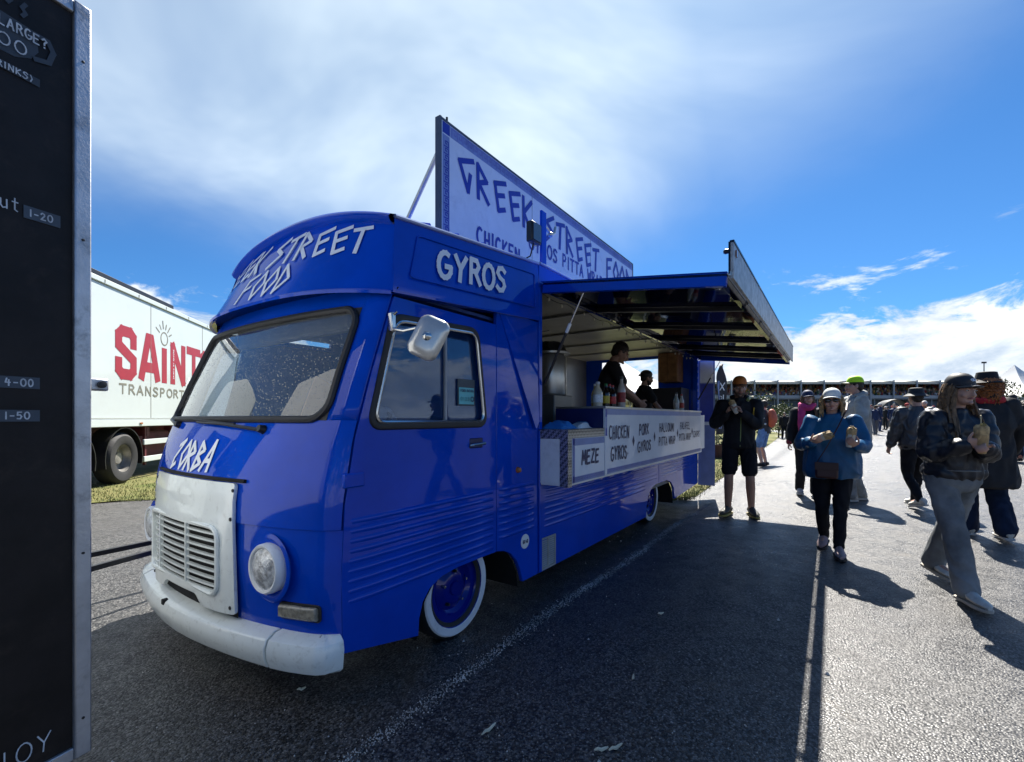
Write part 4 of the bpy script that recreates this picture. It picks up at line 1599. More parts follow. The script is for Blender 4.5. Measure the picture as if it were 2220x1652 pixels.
for side_ in (0, 1):
    sg = 1 if side_ == 0 else -1
    y0 = 0.0 if side_ == 0 else WD
    fn = sidefn(y0 - .003 * sg, sg)
    yv = lambda b: y0 if y0 < 1 else y0 * interp(b, [1.1, 2.0], [1.0, .905])
    mb = MB()
    mb.plate(door_out, [win], fn, .035)
    door = P_('door', mb, BLUE, bevel=.005, angle=30)
    ribs(lambda z: ue(z) + .03, lambda z: .43 if z > .47 else .43, [z for z in rib_z if z > .46], y0 - .003 * sg, 'flutes', door, sgn=sg)
    # glass, seal, bright frame
    mb = MB()
    wo = win
    mb.plate(win, [], sidefn(y0 + .014 * sg, sg), .004)
    gl = P_('window', mb, SIDEPANE, door)
    mb = MB()
    mb.tube([Vector((p[0], yv(p[1]) - .004 * sg, p[1])) for p in win], .020, 8, closed=True, up=(0, 1, 0), flat=.6)
    P_('seal', mb, RUBBER, door)
    cxw, czw = -.12, 1.61
    inner = [(cxw + (p[0] - cxw) * .955, czw + (p[1] - czw) * .93) for p in win]
    mb = MB()
    mb.tube([Vector((p[0], yv(p[1]) - .010 * sg, p[1])) for p in inner], .0105, 8, closed=True, up=(0, 1, 0))
    P_('bright_frame', mb, CHROME, door)
    MB().bar((-.047, yv(1.345) + .004 * sg, 1.345), (-.047, yv(1.87) + .004 * sg, 1.87), .015, .014).build('window_divider', mat('plastic_edge', (.25, .28, .32), .4), door)
    # handle over a darker blue block that paints in its recess's shade
    mb = MB()
    mb.box(.16, .30, y0 - .006, y0 + .02, 1.165, 1.235)
    P_('handle_recess', mb, mat('recess_shade_blue', (.002, .006, .07), .4), door, bevel=.01)
    mb = MB()
    mb.tube([Vector((.165, y0 - .012 * sg, 1.185)), Vector((.175, y0 - .028 * sg, 1.19)), Vector((.29, y0 - .028 * sg, 1.197)), Vector((.297, y0 - .012 * sg, 1.197))], .010, 8)
    P_('handle', mb, CHROME, door)
    # hinge near the front edge
    mb = MB()
    mb.box(-.742, -.63, y0 - .016, y0 + .016, 1.03, 1.10)
    P_('hinge', mb, BLUE, door, bevel=.008)
    # dark door gap behind, fixed side panel with wheel arch
    mb = MB()
    mb.plate([(-.70, .30), (.46, .50), (.46, 1.30), (-.62, 1.30)], [], sidefn(y0 + .045 * sg, sg), .01)
    P_('door_lining', mb, CABBLUE)
    mb = MB()
    mb.plate(arch2 + [(.985, .157), (.985, 2.10), (.452, 2.10)], [], sidefn(y0, sg), .03)
    cp = P_('cab_side_panel', mb, BLUE, bevel=.004)
    ribs(lambda z: .468, lambda z: .935, [z for z in rib_z if z > .50], y0, 'flutes', cp, sgn=sg)
    # leaning facet behind the door
    mb = MB()
    A_, B_, C_, D_ = Vector((.478, yv(2.085) - .004 * sg, 2.085)), Vector((.915, yv(1.27) - .030 * sg, 1.27)), Vector((.955, yv(1.33) - .030 * sg, 1.33)), Vector((.958, yv(2.085) - .001 * sg, 2.085))
    mb.add([A_, B_, C_, D_, A_ + Vector((0, .02 * sg, 0)), B_ + Vector((0, .02 * sg, 0)), C_ + Vector((0, .02 * sg, 0)), D_ + Vector((0, .02 * sg, 0))],
           [(0, 1, 2, 3), (4, 7, 6, 5), (0, 4, 5, 1), (1, 5, 6, 2), (2, 6, 7, 3), (3, 7, 4, 0)])
    P_('side_facet', mb, BLUE, cp)
    # side marker
    mb = MB()
    mb.lathe([(0, .028), (.016, .024), (.022, .010), (.024, 0)], (.705, y0, .985), (0, -sg, 0), 16)
    mk = P_('side_marker', mb, AMBER)
    mk.scale = (1, 1, 1.0)
    # inner wheel arch
    mb = MB()
    rows = []
    for q in range(13):
        a = math.pi * q / 12
        rows.append([Vector((.25 - .50 * math.cos(a), yy, .12 + .42 * math.sin(a))) for yy in (y0 + .03 * sg, y0 + .50 * sg)])
    mb.grid(rows)
    P_('arch_liner', mb, DARK)
MB().plate([(-.50, 1.29), (.40, 1.29), (.40, 1.94), (-.33, 1.94)], [], lambda a, b, d: Vector((a, 1.80 + d, b)), .008).build('cab_blind', CABBLUE, TR)
# round sticker and air vent
MB().lathe([(0, .004), (.052, .004), (.054, 0)], (.80, -.001, .448), (0, -1, 0), 28).build('round_sticker', WHITE_CLEAN, TR)
write('GY 62', HAND, lambda s, t, h: Vector((s, -.005 - h, t)), .768, .832, .437, .459, .006, 'lettering', LETTER_K, TR)
mb = MB()
mb.plate([(1.015, .17), (1.245, .165), (1.245, .415), (1.015, .42)], [[(1.03, .185), (1.03, .405), (1.12, .404), (1.12, .184)], [(1.14, .184), (1.14, .403), (1.23, .402), (1.23, .182)]], sidefn(-.012), .010)
vent = P_('vent', mb, mat('vent_grey', (.30, .31, .30), .5), bevel=.002)
for x0, x1 in ((1.03, 1.12), (1.14, 1.23)):
    for k in range(13):
        z = .192 + .0165 * k
        mb = MB()
        mb.bar((x0, -.006, z), (x1, -.006, z), .003, .012, up=(0, .6, .8))
        P_('louvre', mb, MATS['vent_grey'], vent, smooth=False)
# sticker in the door glass
st = MB().box(.065, .225, .006, .0085, 1.435, 1.60).build('rating_sticker', mat('sticker_dark', (.03, .05, .07), .5), TR)
MB().box(.075, .215, .0035, .0055, 1.445, 1.548).build('sticker_panel', mat('sticker_teal', (.10, .42, .46), .5), TR).parent = st
write('FOOD RATING', HAND, lambda s, t, h: Vector((s, .0025 - h, t)), .085, .205, 1.522, 1.536, .003, 'lettering', LETTER_K, st)
write('0123', HAND, lambda s, t, h: Vector((s, .0025 - h, t)), .085, .165, 1.468, 1.488, .004, 'lettering', mat('sticker_ink', (.03, .2, .22), .5), st, gap=.6)
mb = MB()
strokes(mb, [[(.195 + .014 * math.cos(2 * math.pi * k / 14), 1.478 + .014 * math.sin(2 * math.pi * k / 14)) for k in range(15)]], lambda s, t, h: Vector((s, .0025 - h, t)), .006)
mb.build('rating_ring', LETTER_K, st, fix=False, smooth=False)

# door mirror
mb = MB()
mb.box(-.482, -.452, -.035, -.002, 1.80, 1.90)
mir = P_('mirror_bracket', mb, CHROME, bevel=.006)
mb = MB()
mb.tube([(-.47, -.03, 1.815), (-.46, -.10, 1.80), (-.455, -.19, 1.805), (-.45, -.235, 1.785), (-.448, -.25, 1.765)], .009, 8)
mb.tube([(-.465, -.03, 1.885), (-.462, -.05, 1.90)], .006, 6)
P_('mirror_arm', mb, CHROME, mir)
mc = Vector((-.437, -.245, 1.755))
mn = Vector((-.85, -.50, .12)).normalized()
mup = Vector((.76, .05, .65)).normalized()
mx = mup.cross(mn).normalized()
mup = mn.cross(mx).normalized()
rows = []
for (sc_, dep) in ((.02, .020), (.55, .018), (.85, .011), (.97, .000), (1.0, -.012), (.93, -.016)):
    ring = rrect(-.082 * sc_, .082 * sc_, -.108 * sc_, .108 * sc_, .045 * sc_, 4)
    rows.append([mc + mx * p[0] + mup * p[1] + mn * dep for p in ring])
mb = MB()
mb.grid(rows, True)
mh = P_('mirror_shell', mb, mat('mirror_shell_metal', (.62, .61, .57), .25, metal=.55, var=.08), mir)
mb = MB()
ring = rrect(-.078, .078, -.103, .103, .042, 4)
mb.plate(ring, [], lambda a, b, d: mc + mx * a + mup * b - mn * (.0165 + d), .003)
P_('mirror_glass', mb, CHROME, mir)
mb = MB()
mb.lathe([(.0, .034), (.010, .032), (.020, .024), (.026, .016)], mc, mn, 16)
P_('mirror_mount', mb, CHROME, mir)

# ---- visor pod over the cab: the rim flares out, the roof edge is narrower
RC, RH = .95, .985          # rim centre and half width
TCN, THW = .905, .865       # the same for the roof edge at the front


def rim(s):
    return Vector((-.475 - .222 * (1 - abs(s) ** 3.4), RC + RH * s, 2.000 + .030 * (1 - s * s)))


def top(s):
    return Vector((-.400 - .055 * (1 - abs(s) ** 3.4), TCN + THW * s, 2.385 + .125 * (1 - s * s)))


ss_ = [-1 + 2 * k / 32 for k in range(33)]


def visor(s, t, h=0.0):
    a, b = rim(s), top(s)
    p = a.lerp(b, t)
    p.x += .004 * math.sin(math.pi * t)
    nrm_ = Vector((-(b.z - a.z), 0, b.x - a.x)).normalized()
    return p + nrm_ * h


mb = MB()
mb.grid([[visor(s, k / 8) for s in ss_] for k in range(9)])
P_('visor_panel', mb, BLUE, angle=60)
mb = MB()
mb.grid([[rim(s) + Vector((.012, 0, -.004)) for s in ss_], [rim(s) + Vector((-.010, 0, -.012)) for s in ss_], [rim(s) + Vector((-.012, 0, .004)) for s in ss_], [rim(s) + Vector((.0, 0, .012)) for s in ss_]])
P_('visor_rim', mb, BLUE)
mb = MB()
und = []
for s in ss_:
    v = max(.0, min(WD, (RC + RH * s) / .905))
    q = F(v, 2.02)
    und.append(Vector((max(q.x + .01, rim(s).x + .015), rim(s).y, 2.036)))
mb.grid([[rim(s) + Vector((.008, 0, -.006)) for s in ss_], und])
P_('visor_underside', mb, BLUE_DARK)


def roofpt(s, t):
    """roof skin: s across, t from the front lip to the serving body"""
    u = lerp(-.44, .985, t)
    c, hw = lerp(TCN, .95, t), lerp(THW, .95, t)
    z = lerp(2.440, 2.548, t) + lerp(.135, .10, t) * (1 - abs(s) ** 2.4)
    return Vector((u, c + hw * s, z))


mb = MB()
rows = [[top(s) for s in ss_]]
for du, dz__ in ((-.030, .012), (-.042, .032), (-.030, .050), (0.0, .058)):
    rows.append([top(s) + Vector((du, 0, dz__)) for s in ss_])
mb.grid(rows)
P_('roof_lip', mb, BLUE, angle=60)
mb = MB()
rows = [[top(s) + Vector((0, 0, .058)) for s in ss_]]
for k in range(1, 13):
    rows.append([roofpt(s, k / 12) for s in ss_])
mb.grid(rows)
P_('cab_roof', mb, BLUE, angle=60)
for k in range(5):
    t = .22 + .17 * k
    mb = MB()
    mb.tube([roofpt(-.97 + 1.94 * q / 24, t) + Vector((0, 0, .004)) for q in range(25)], .016, 8, up=(1, 0, 0))
    P_('roof_bead', mb, BLUE)
for sd2 in (-1, 1):
    mb = MB()
    nn_ = 10
    rows = [[], [], [], [], [], []]
    hi, low = [], []
    for k in range(nn_ + 1):
        t = k / nn_
        r0 = rim(sd2)
        lo_ = Vector((lerp(r0.x, .985, t), lerp(r0.y, .95 + .968 * sd2, t), lerp(2.000, 2.108, t)))
        h0 = top(sd2) + Vector((0, 0, .045))
        hi_ = Vector((lerp(h0.x, .985, t), lerp(h0.y, .95 + .95 * sd2, t), lerp(h0.z - .005, 2.545, t)))
        hi.append(hi_)
        low.append(lo_)
        rows[0].append(lo_ + Vector((0, -.085 * sd2, .006)))
        rows[1].append(lo_)
        rows[2].append(lo_ + Vector((0, .002 * sd2, .012)))
        rows[3].append(lo_.lerp(hi_, .10) + Vector((0, -.010 * sd2, 0)))
        rows[4].append(lo_.lerp(hi_, .55))
        rows[5].append(hi_)
    mb.grid(rows)
    pod = P_('pod_side', mb, BLUE, angle=40)
    mb = MB()
    mb.tube([p + Vector((0, .004 * sd2, .006)) for p in hi], .012, 8)
    P_('gutter', mb, mat('gutter_glint', (.25, .33, .55), .2, metal=.4), pod)  # pale tint puts the sun glints along the gutter into its colour

    def podpt(a, b, h=0.0, low=low, hi=hi, sd2=sd2):
        i_ = min(nn_ - 1, max(0, int(a * nn_)))
        f_ = a * nn_ - i_
        l_, h_ = low[i_].lerp(low[i_ + 1], f_), hi[i_].lerp(hi[i_ + 1], f_)
        d_ = (h_ - l_)
        nx_ = Vector((0, d_.z * sd2, -d_.y * sd2)).normalized()
        return l_.lerp(h_, b) + Vector((0, -.006 * sd2 * (1 - abs(b - .3)), 0)) + nx_ * (h + .004)
    mb = MB()
    mb.tube([podpt(p[0], p[1], .004) for p in rpoly([(.08, .24), (.955, .22), (.955, .80), (.115, .84)], .03, 3)], .005, 6, closed=True, up=(0, 1, 0))
    P_('panel_bead', mb, BLUE, pod)
    if sd2 == -1:
        write('GYROS', HAND, lambda s, t, h: podpt(s / 1.46, t / .44, h + .006), .325, 1.005, .155, .315, .034, 'lettering', LETTER_W, TR, gap=.22, slant=.06, jitter=.03)
vfn1 = lambda s, t, h: visor(1 - 2 * s / (2 * RH), t / .50, h + .003)
write('GREEK STREET', GREEK, vfn1, -.02, 2 * RH - .15, .268, .458, .028, 'lettering', LETTER_W, TR, gap=.22, wspace=.45)
write('FOOD', GREEK, vfn1, .72, 1.28, .045, .235, .023, 'lettering', LETTER_W, TR, gap=.25)

# ---- wheels
def wheel(u, y0, sg):
    zc_ = .297
    w = empty('wheel', (u, y0, zc_), parent=TR)
    d = (0, sg, 0)
    MB().lathe([(.205, .012), (.225, -.004), (.262, -.008), (.288, .004), (.300, .03), (.300, .16), (.285, .185), (.20, .19)], (0, 0, 0), d, 48).build('tyre', TYRE, w)
    MB().lathe([(.232, -.006), (.238, -.012), (.276, -.012), (.284, -.003)], (0, 0, 0), d, 48).build('whitewall', WHITEWALL, w)
    rim_ = MB().lathe([(.232, -.008), (.222, .0), (.214, .02), (.205, .028), (.165, .030), (.150, .045), (.140, .052), (.10, .03), (.085, .022), (.045, .022), (.04, .01), (0, .008)], (0, 0, 0), d, 44).build('rim', paint('rim_blue', (.002, .010, .20), drops=0) if 'rim_blue' not in MATS else MATS['rim_blue'], w)
    for k in range(5):
        a = 2 * math.pi * k / 5 + .3
        MB().lathe([(0, -.008), (.009, -.006), (.011, .004), (.011, .02)], (.105 * math.cos(a), .012 * sg, .105 * math.sin(a)), d, 6).build('wheel_nut', BLACK if k % 2 else CHROME, w)
    return w


wheel(.113, .055, 1)
wheel(3.96, .10, 1)
wheel(.113, WD - .055, -1)
wheel(3.96, WD - .10, -1)
for u in (.113, 3.96):
    MB().tube([(u, .2, .297), (u, WD - .2, .297)], .05, 10).build('axle', BLACK, TR)
for v in (.55, WD - .55):
    MB().box(-.6, 6.0, v - .05, v + .05, .33, .45).build('chassis_rail', BLACK, TR)

# ---- serving body
XB0, XB1 = .992, 6.10
GREYBLUE = mat('inside_steel', (.20, .20, .195), .38, metal=.5, var=.15, vscale=2)
low_out = [(XB0, .157), (3.50, .152), (3.51, .27), (3.58, .40), (3.70, .475), (3.85, .505), (4.35, .505), (4.55, .46), (4.68, .36), (4.73, .20), (XB1, .262), (XB1, 1.265), (XB0, 1.265)]
for side_ in (0, 1):
    sg = 1 if side_ == 0 else -1
    y0 = 0.0 if side_ == 0 else WD
    lo = [p for p in low_out]
    if side_ == 1:
        lo = low_out[:-2] + [(XB1, 2.545), (XB0, 2.545)]
    mb = MB()
    mb.plate(lo, [], lambda a, b, d, y0=y0, sg=sg: Vector((a, y0 + d * sg, b)), .03)
    sp = P_('body_side', mb, BLUE, bevel=.003)
    ribs(lambda z: 1.045, lambda z: 3.98 if z > .55 else 3.50, [.83 - .047 * k for k in range(8)], y0, 'flutes', sp, sgn=sg)
    ribs(lambda z: 4.03, lambda z: 6.04, [.83 - .047 * k for k in range(6)], y0, 'flutes', sp, sgn=sg)
    mb = MB()
    mb.box(3.995, 4.003, y0 - .003, y0 + .004, .51, 1.26)
    P_('panel_joint', mb, BLUE, sp)
    mb = MB()
    rows = []
    for q in range(13):
        a = math.pi * q / 12
        rows.append([Vector((4.12 - .62 * math.cos(a), yy, .13 + .44 * math.sin(a))) for yy in (y0 + .03 * sg, y0 + .52 * sg)])
    mb.grid(rows)
    P_('arch_liner', mb, DARK)
MB().box(XB0 - .004, 1.036, -.010, .07, 1.267, 2.372).build('front_post', BLUE, TR, bevel=.006)
MB().box(XB0 - .006, XB0 + .034, -.014, -.0005, .165, 1.263).build('corner_trim', BLUE, TR, bevel=.004)
MB().box(6.045, XB1 + .004, -.010, .07, 1.267, 2.372).build('rear_post', BLUE, TR, bevel=.006)
MB().box(XB0 - .004, XB1 + .004, -.006, .05, 2.374, 2.548).build('header_rail', BLUE, TR, bevel=.006)
mb = MB()
rows = []
for k in range(9):
    u = lerp(XB0 - .01, XB1 + .01, k / 8)
    rows.append([Vector((u, WD * q / 30, 2.549 + .085 * (1 - abs((q - 15) / 15) ** 3))) for q in range(31)])
mb.grid(rows)
P_('body_roof', mb, BLUE, angle=60)
for k in range(6):
    u = 1.5 + .85 * k
    mb = MB()
    mb.tube([Vector((u, WD * q / 20, 2.554 + .085 * (1 - abs((q - 10) / 10) ** 3))) for q in range(21)], .014, 8, up=(1, 0, 0))
    P_('roof_bead', mb, BLUE)
mb = MB()
mb.tube([(XB0, -.010, 2.556), (XB1, -.010, 2.556)], .011, 8)
P_('roof_gutter', mb, MATS['gutter_glint'])
# interior shell
MB().box(XB0 + .05, XB1 - .02, .032, WD - .032, .45, .50).build('floor', GREYTRIM, TR)
MB().box(XB0 + .05, XB1 - .02, .072, WD - .032, 2.45, 2.47).build('ceiling', CEIL, TR)
MB().box(XB0 + .02, XB0 + .05, .072, WD - .032, .50, 2.45).build('inner_front_wall', GREYBLUE, TR)
MB().box(XB0 + .05, XB1 - .02, WD - .06, WD - .034, .50, 2.45).build('inner_far_wall', GREYBLUE, TR)
mb = MB()
mb.plate([(.0, .30), (WD, .30), (WD, 2.545), (.0, 2.545)], [[(.66, .52), (.66, 2.40), (1.72, 2.40), (1.72, .52)]], lambda a, b, d: Vector((XB1 - .02 + d, a, b)), .02)
P_('rear_wall', mb, BLUE)
for k in range(5):
    mb = MB()
    mb.box(1.3 + .95 * k, 1.34 + .95 * k, .08, WD - .06, 2.425, 2.448)
    P_('ceiling_batten', mb, STEEL)

# rear door, swung open, printed
DR = Vector((.25, -.97, 0)).normalized()


def rdoor(a, b, d):
    return Vector((XB1 + .015, -.005, 0)) + DR * a + Vector((-DR.y, DR.x, 0)) * -d * -1 + Vector((0, 0, b))


mb = MB()
mb.plate([(0, .235), (.26, .225), (.26, 2.33), (0, 2.33)], [], rdoor, .03)
rd = P_('rear_door', mb, PALE_BLUE, bevel=.003)
rdn = Vector((-DR.y, DR.x, 0))
sgn_ = -1 if rdn.x > 0 else 1


def rdfn(s, t, h):
    return Vector((XB1 + .015, -.005, 0)) + DR * s + rdn * (-h - .0005) + Vector((0, 0, t))


for z0, z1, m in ((1.95, 2.31, WHITE_CLEAN), (1.30, 1.93, mat('print_blue', (.012, .03, .33), .4)), (1.24, 1.29, WHITE_CLEAN)):
    mb = MB()
    mb.add([rdfn(.03, z0, .001), rdfn(.235, z0, .001), rdfn(.235, z1, .001), rdfn(.03, z1, .001)], [(0, 1, 2, 3)])
    P_('door_print', mb, m, rd, fix=False)
for k in range(9):
    mb = MB()
    mb.bar(rdfn(.02, .35 + .09 * k, .004), rdfn(.24, .35 + .09 * k, .004), .008, .02)
    P_('door_flute', mb, PALE_BLUE, rd)
# star pattern strip on the rear post
for k in range(9):
    mb = MB()
    z = 1.40 + .105 * k
    mb.plate([(6.072 + .016 * math.cos(2 * math.pi * q / 8) * (1 if q % 2 else .5), z + .03 * math.sin(2 * math.pi * q / 8) * (1 if q % 2 else .5)) for q in range(8)], [], sidefn(-.0125), .001)
    P_('star_print', mb, LETTER_W)

# ---- counter box with tread plate and menu boards
CT = MB().box(1.001, 5.30, -.235, .40, 1.225, 1.262).build('counter_top', STEEL, TR, bevel=.004)
MB().box(1.001, 5.30, -.240, -.016, .845, 1.223).build('counter_box', WHITE_CLEAN, TR, bevel=.002)
MB().box(.994, 1.0, -.185, -.016, .862, 1.200).build('end_panel', WHITE_CLEAN, TR)
MB().box(.992, 1.055, -.256, -.188, .840, 1.268).build('tread_plate', CHECK, TR)
MB().box(.992, 1.0, -.187, -.014, 1.202, 1.268).build('tread_plate', CHECK, TR)
MB().box(1.056, 1.66, -.256, -.242, 1.205, 1.268).build('tread_plate', CHECK, TR)
MB().box(1.0, 1.66, -.256, .10, 1.2685, 1.272).build('tread_plate', CHECK, TR)
mb = MB()
mb.box(1.06, 1.655, -.258, -.243, .862, 1.204)
mn1 = P_('menu_panel', mb, MENU_W, bevel=.002)
mb = MB()
mb.box(1.661, 5.15, -.262, -.243, .868, 1.442)
mn2 = P_('menu_panel', mb, MENU_W, bevel=.002)
MB().box(1.655, 5.16, -.27, .22, 1.4425, 1.462).build('upper_shelf', STEEL, TR, bevel=.003)
MB().box(1.655, 1.675, -.24, .22, 1.262, 1.442).build('shelf_end', mat('shelf_blue', (.004, .012, .10), .4), TR)
MB().box(1.676, 5.14, .18, .20, 1.262, 1.442).build('shelf_back', mat('shelf_dark', (.02, .02, .03), .6), TR)
MB().box(5.16, 5.42, -.255, -.243, .90, 1.40).build('menu_extension', WHITE_CLEAN, TR, bevel=.002)  # lighter white paints in the glare on the menu's right end
# printed borders with a key pattern


def m1(s, t, h):
    return Vector((s, -.2585 - h, t))


def m2(s, t, h):
    return Vector((s, -.2625 - h, t))


def band(fn, s0, s1, t0, t1, m, name, par):
    b = MB()
    b.add([fn(s0, t0, .0005), fn(s1, t0, .0005), fn(s1, t1, .0005), fn(s0, t1, .0005)], [(0, 1, 2, 3)])
    return b.build(name, m, par, fix=False, smooth=False)


def key_row(fn, s0, s1, t0, t1, par, step, w, m=LETTER_B, vertical=False):
    polys = []
    n_ = int((s1 - s0) / step)
    for k in range(n_):
        a = s0 + k * step
        P4 = [(a, t0), (a, t1), (a + step * .75, t1), (a + step * .75, lerp(t0, t1, .35)), (a + step * .38, lerp(t0, t1, .35)), (a + step * .38, lerp(t0, t1, .65))]
        if vertical:
            P4 = [(q[1], q[0]) for q in P4]
        polys.append(P4)
    b = MB()
    strokes(b, polys, lambda s, t, h: fn(s, t, h - .0012), w)
    return b.build('key_pattern', m, par, fix=False, smooth=False)


for fn, par, s0, s1, t0, t1 in ((m1, mn1, 1.075, 1.65, .866, 1.20), (m2, mn2, 1.70, 5.14, .872, 1.44)):
    band(fn, s0, s1, t0, t0 + .045, PALE_BLUE, 'border', par)
    band(fn, s0, s1, t1 - .052, t1, PALE_BLUE, 'border', par)
    key_row(fn, s0 + .02, s1, t0 + .010, t0 + .036, par, .045, .004, mat('key_ink', (.10, .11, .42), .5))
band(m1, 1.062, 1.098, .866, .915, LETTER_B, 'border', mn1)
band(m1, 1.062, 1.098, 1.155, 1.203, LETTER_B, 'border', mn1)
band(m1, 1.062, 1.098, .915, 1.155, PALE_BLUE, 'border', mn1)
key_row(m1, .92, 1.15, 1.068, 1.092, mn1, .045, .004, MATS['key_ink'], vertical=True)
band(m2, 1.664, 1.70, 1.205, 1.27, LETTER_B, 'border', mn2)
band(m2, 1.664, 1.70, 1.37, 1.438, LETTER_B, 'border', mn2)
band(m2, 1.664, 1.70, 1.27, 1.37, PALE_BLUE, 'border', mn2)
write('MEZE', HAND, m1, 1.215, 1.53, 1.0, 1.105, .020, 'lettering', LETTER_K, mn1, gap=.22, slant=.1, jitter=.05)
for tx, s0, s1, t0, t1, w in (('CHICKEN', 1.74, 2.22, 1.175, 1.285, .016), ('GYROS.', 1.78, 2.20, .985, 1.10, .018),
                              ('PORK', 2.50, 2.80, 1.19, 1.295, .017), ('GYROS', 2.46, 2.86, 1.02, 1.12, .017),
                              ('HALLOUMI', 3.16, 3.74, 1.20, 1.295, .015), ('PITTA WRAP', 3.14, 3.80, 1.045, 1.135, .015),
                              ('FALAFEL', 4.02, 4.50, 1.215, 1.30, .014), ('PITTA WRAP', 3.98, 4.56, 1.065, 1.15, .013), ('CHIPS', 4.70, 5.05, 1.09, 1.17, .014)):
    write(tx, HAND, m2, s0, s1, t0, t1, w, 'lettering', LETTER_K, mn2, gap=.22, slant=.08, jitter=.06)
for s, t in ((2.34, 1.135), (2.99, 1.155), (3.90, 1.17), (4.63, 1.17)):
    b = MB()
    b.add([m2(s, t - .055, .002), m2(s + .032, t, .002), m2(s, t + .055, .002), m2(s - .032, t, .002)], [(0, 1, 2, 3)])
    b.build('diamond_mark', LETTER_K, mn2, fix=False, smooth=False)

# ---- serving hatch, hinged along the header
H0 = Vector((0, -.012, 2.372))
H1 = Vector((0, -1.35, 2.208))
hd = (H1 - H0).normalized()
hn = Vector((0, hd.z, -hd.y))            # up out of the hatch
hl_ = (H1 - H0).length


def hp(x, a, h):
    return H0 + Vector((x, 0, 0)) + hd * a + hn * h


def hbox(x0, x1, a0, a1, h0, h1):
    m = MB()
    vs_ = [hp(x, a, h) for h in (h0, h1) for a in (a0, a1) for x in (x0, x1)]
    m.add(vs_, [(0, 2, 3, 1), (4, 5, 7, 6), (0, 1, 5, 4), (2, 6, 7, 3), (0, 4, 6, 2), (1, 3, 7, 5)])
    return m


HX0, HX1 = 1.0, 6.06
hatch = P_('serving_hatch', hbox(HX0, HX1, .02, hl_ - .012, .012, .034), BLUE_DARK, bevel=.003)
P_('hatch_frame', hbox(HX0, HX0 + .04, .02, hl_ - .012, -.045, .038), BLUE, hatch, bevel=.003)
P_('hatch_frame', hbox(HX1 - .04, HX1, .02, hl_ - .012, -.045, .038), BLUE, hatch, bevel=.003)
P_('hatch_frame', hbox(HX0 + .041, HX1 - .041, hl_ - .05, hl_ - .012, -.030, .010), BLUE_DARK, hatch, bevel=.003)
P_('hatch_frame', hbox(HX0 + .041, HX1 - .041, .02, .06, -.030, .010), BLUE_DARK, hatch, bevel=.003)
P_('hatch_skin', hbox(HX0 - .004, HX1 + .004, .0, hl_ - .014, .039, .042), BLUE, hatch)
for x in (1.9, 2.85, 3.8, 4.7, 5.45):
    P_('hatch_rib', hbox(x, x + .05, .061, hl_ - .051, -.024, .0115), BLACK, hatch, bevel=.002)
# hinge line: knuckles with daylight between, and the turned-up flap
for k in range(7):
    x = HX0 + .02 + k * .835
    mb = MB()
    mb.tube([hp(x - .02, hl_ + .004, .030), hp(x + .03, hl_ + .004, .030)], .013, 8)
    P_('hinge_knuckle', mb, STEEL, hatch)
mb = MB()
mb.box(HX0, HX1, -1.376, -1.358, 2.205, 2.425)
FLAPM = mat('weathered_flap', (.34, .36, .37), .45, metal=.3, var=.3, vscale=14, dirt=((.12, .13, .14), .7, 22))
flap = P_('flap', mb, FLAPM, hatch, bevel=.003)
MB().box(HX0 - .003, HX0 + .02, -1.357, -1.348, 2.235, 2.43).build('flap_edge', BLUE_DARK, flap)
MB().box(HX0, HX1, -1.380, -1.355, 2.426, 2.438).build('flap_edge', BLUE_DARK, flap)
MB().lathe([(0, 0), (.014, 0), (.016, .02), (.010, .03), (.0, .032)], (HX0 + .02, -1.347, 2.38), (0, 1, 0), 12).build('flap_catch', BLACK, flap)
MB().box(HX0 + .07, HX0 + .10, -1.384, -1.3765, 2.355, 2.395).build('flap_catch', AMBER, flap)
# gas struts
for x0, z0, x1, a1 in ((1.045, 1.62, 1.03, .36), (6.035, 1.66, 6.02, .36)):
    p0, p1 = Vector((x0, -.022, z0)), hp(x1, a1, -.05)
    mb = MB()
    mb.tube([p0, p0.lerp(p1, .62)], .011, 8)
    s_ = P_('gas_strut', mb, BLACK)
    mb = MB()
    mb.tube([p0.lerp(p1, .62), p1], .0055, 8)
    P_('strut_rod', mb, CHROME, s_)
    mb = MB()
    mb.tube([p0.lerp(p1, .58), p0.lerp(p1, .68)], .013, 8)
    P_('strut_collar', mb, WHITE_CLEAN, s_)
BULB = mat('fairy_bulb', (.75, .70, .55), .25, var=.1)
mb = MB()
mb.tube([Vector((1.1 + 4.9 * q / 60, .03, 2.352 - .025 * abs(math.sin(q * .6)))) for q in range(61)], .003, 5)
fl = P_('fairy_light_string', mb, BLACK)
for q in range(22):
    x = 1.2 + .215 * q
    MB().ball((x, .028, 2.325 - .012 * (q % 3)), (.010, .010, .016), 8, 6).build('bulb', BULB, fl)

# ---- roof sign
SV = .80
SX0, SX1, SZ0, SZ1 = .755, 5.20, 2.66, 3.845
mb = MB()
mb.box(SX0, SX1, SV, SV + .03, SZ0, SZ1)
sign = P_('roof_sign', mb, BOARD_W, bevel=.003)
MB().box(SX0 - .02, SX0, SV - .006, SV + .05, SZ0, SZ1 + .02).build('sign_frame', mat('sign_frame_m', (.06, .07, .09), .4), sign)
MB().box(SX0, SX1 + .02, SV - .004, SV + .05, SZ1, SZ1 + .018).build('sign_frame', MATS['sign_frame_m'], sign)
MB().box(SX1, SX1 + .02, SV - .006, SV + .05, SZ0, SZ1).build('sign_frame', MATS['sign_frame_m'], sign)


def sg(s, t, h):
    return Vector((s, SV - .0005 - h, t))


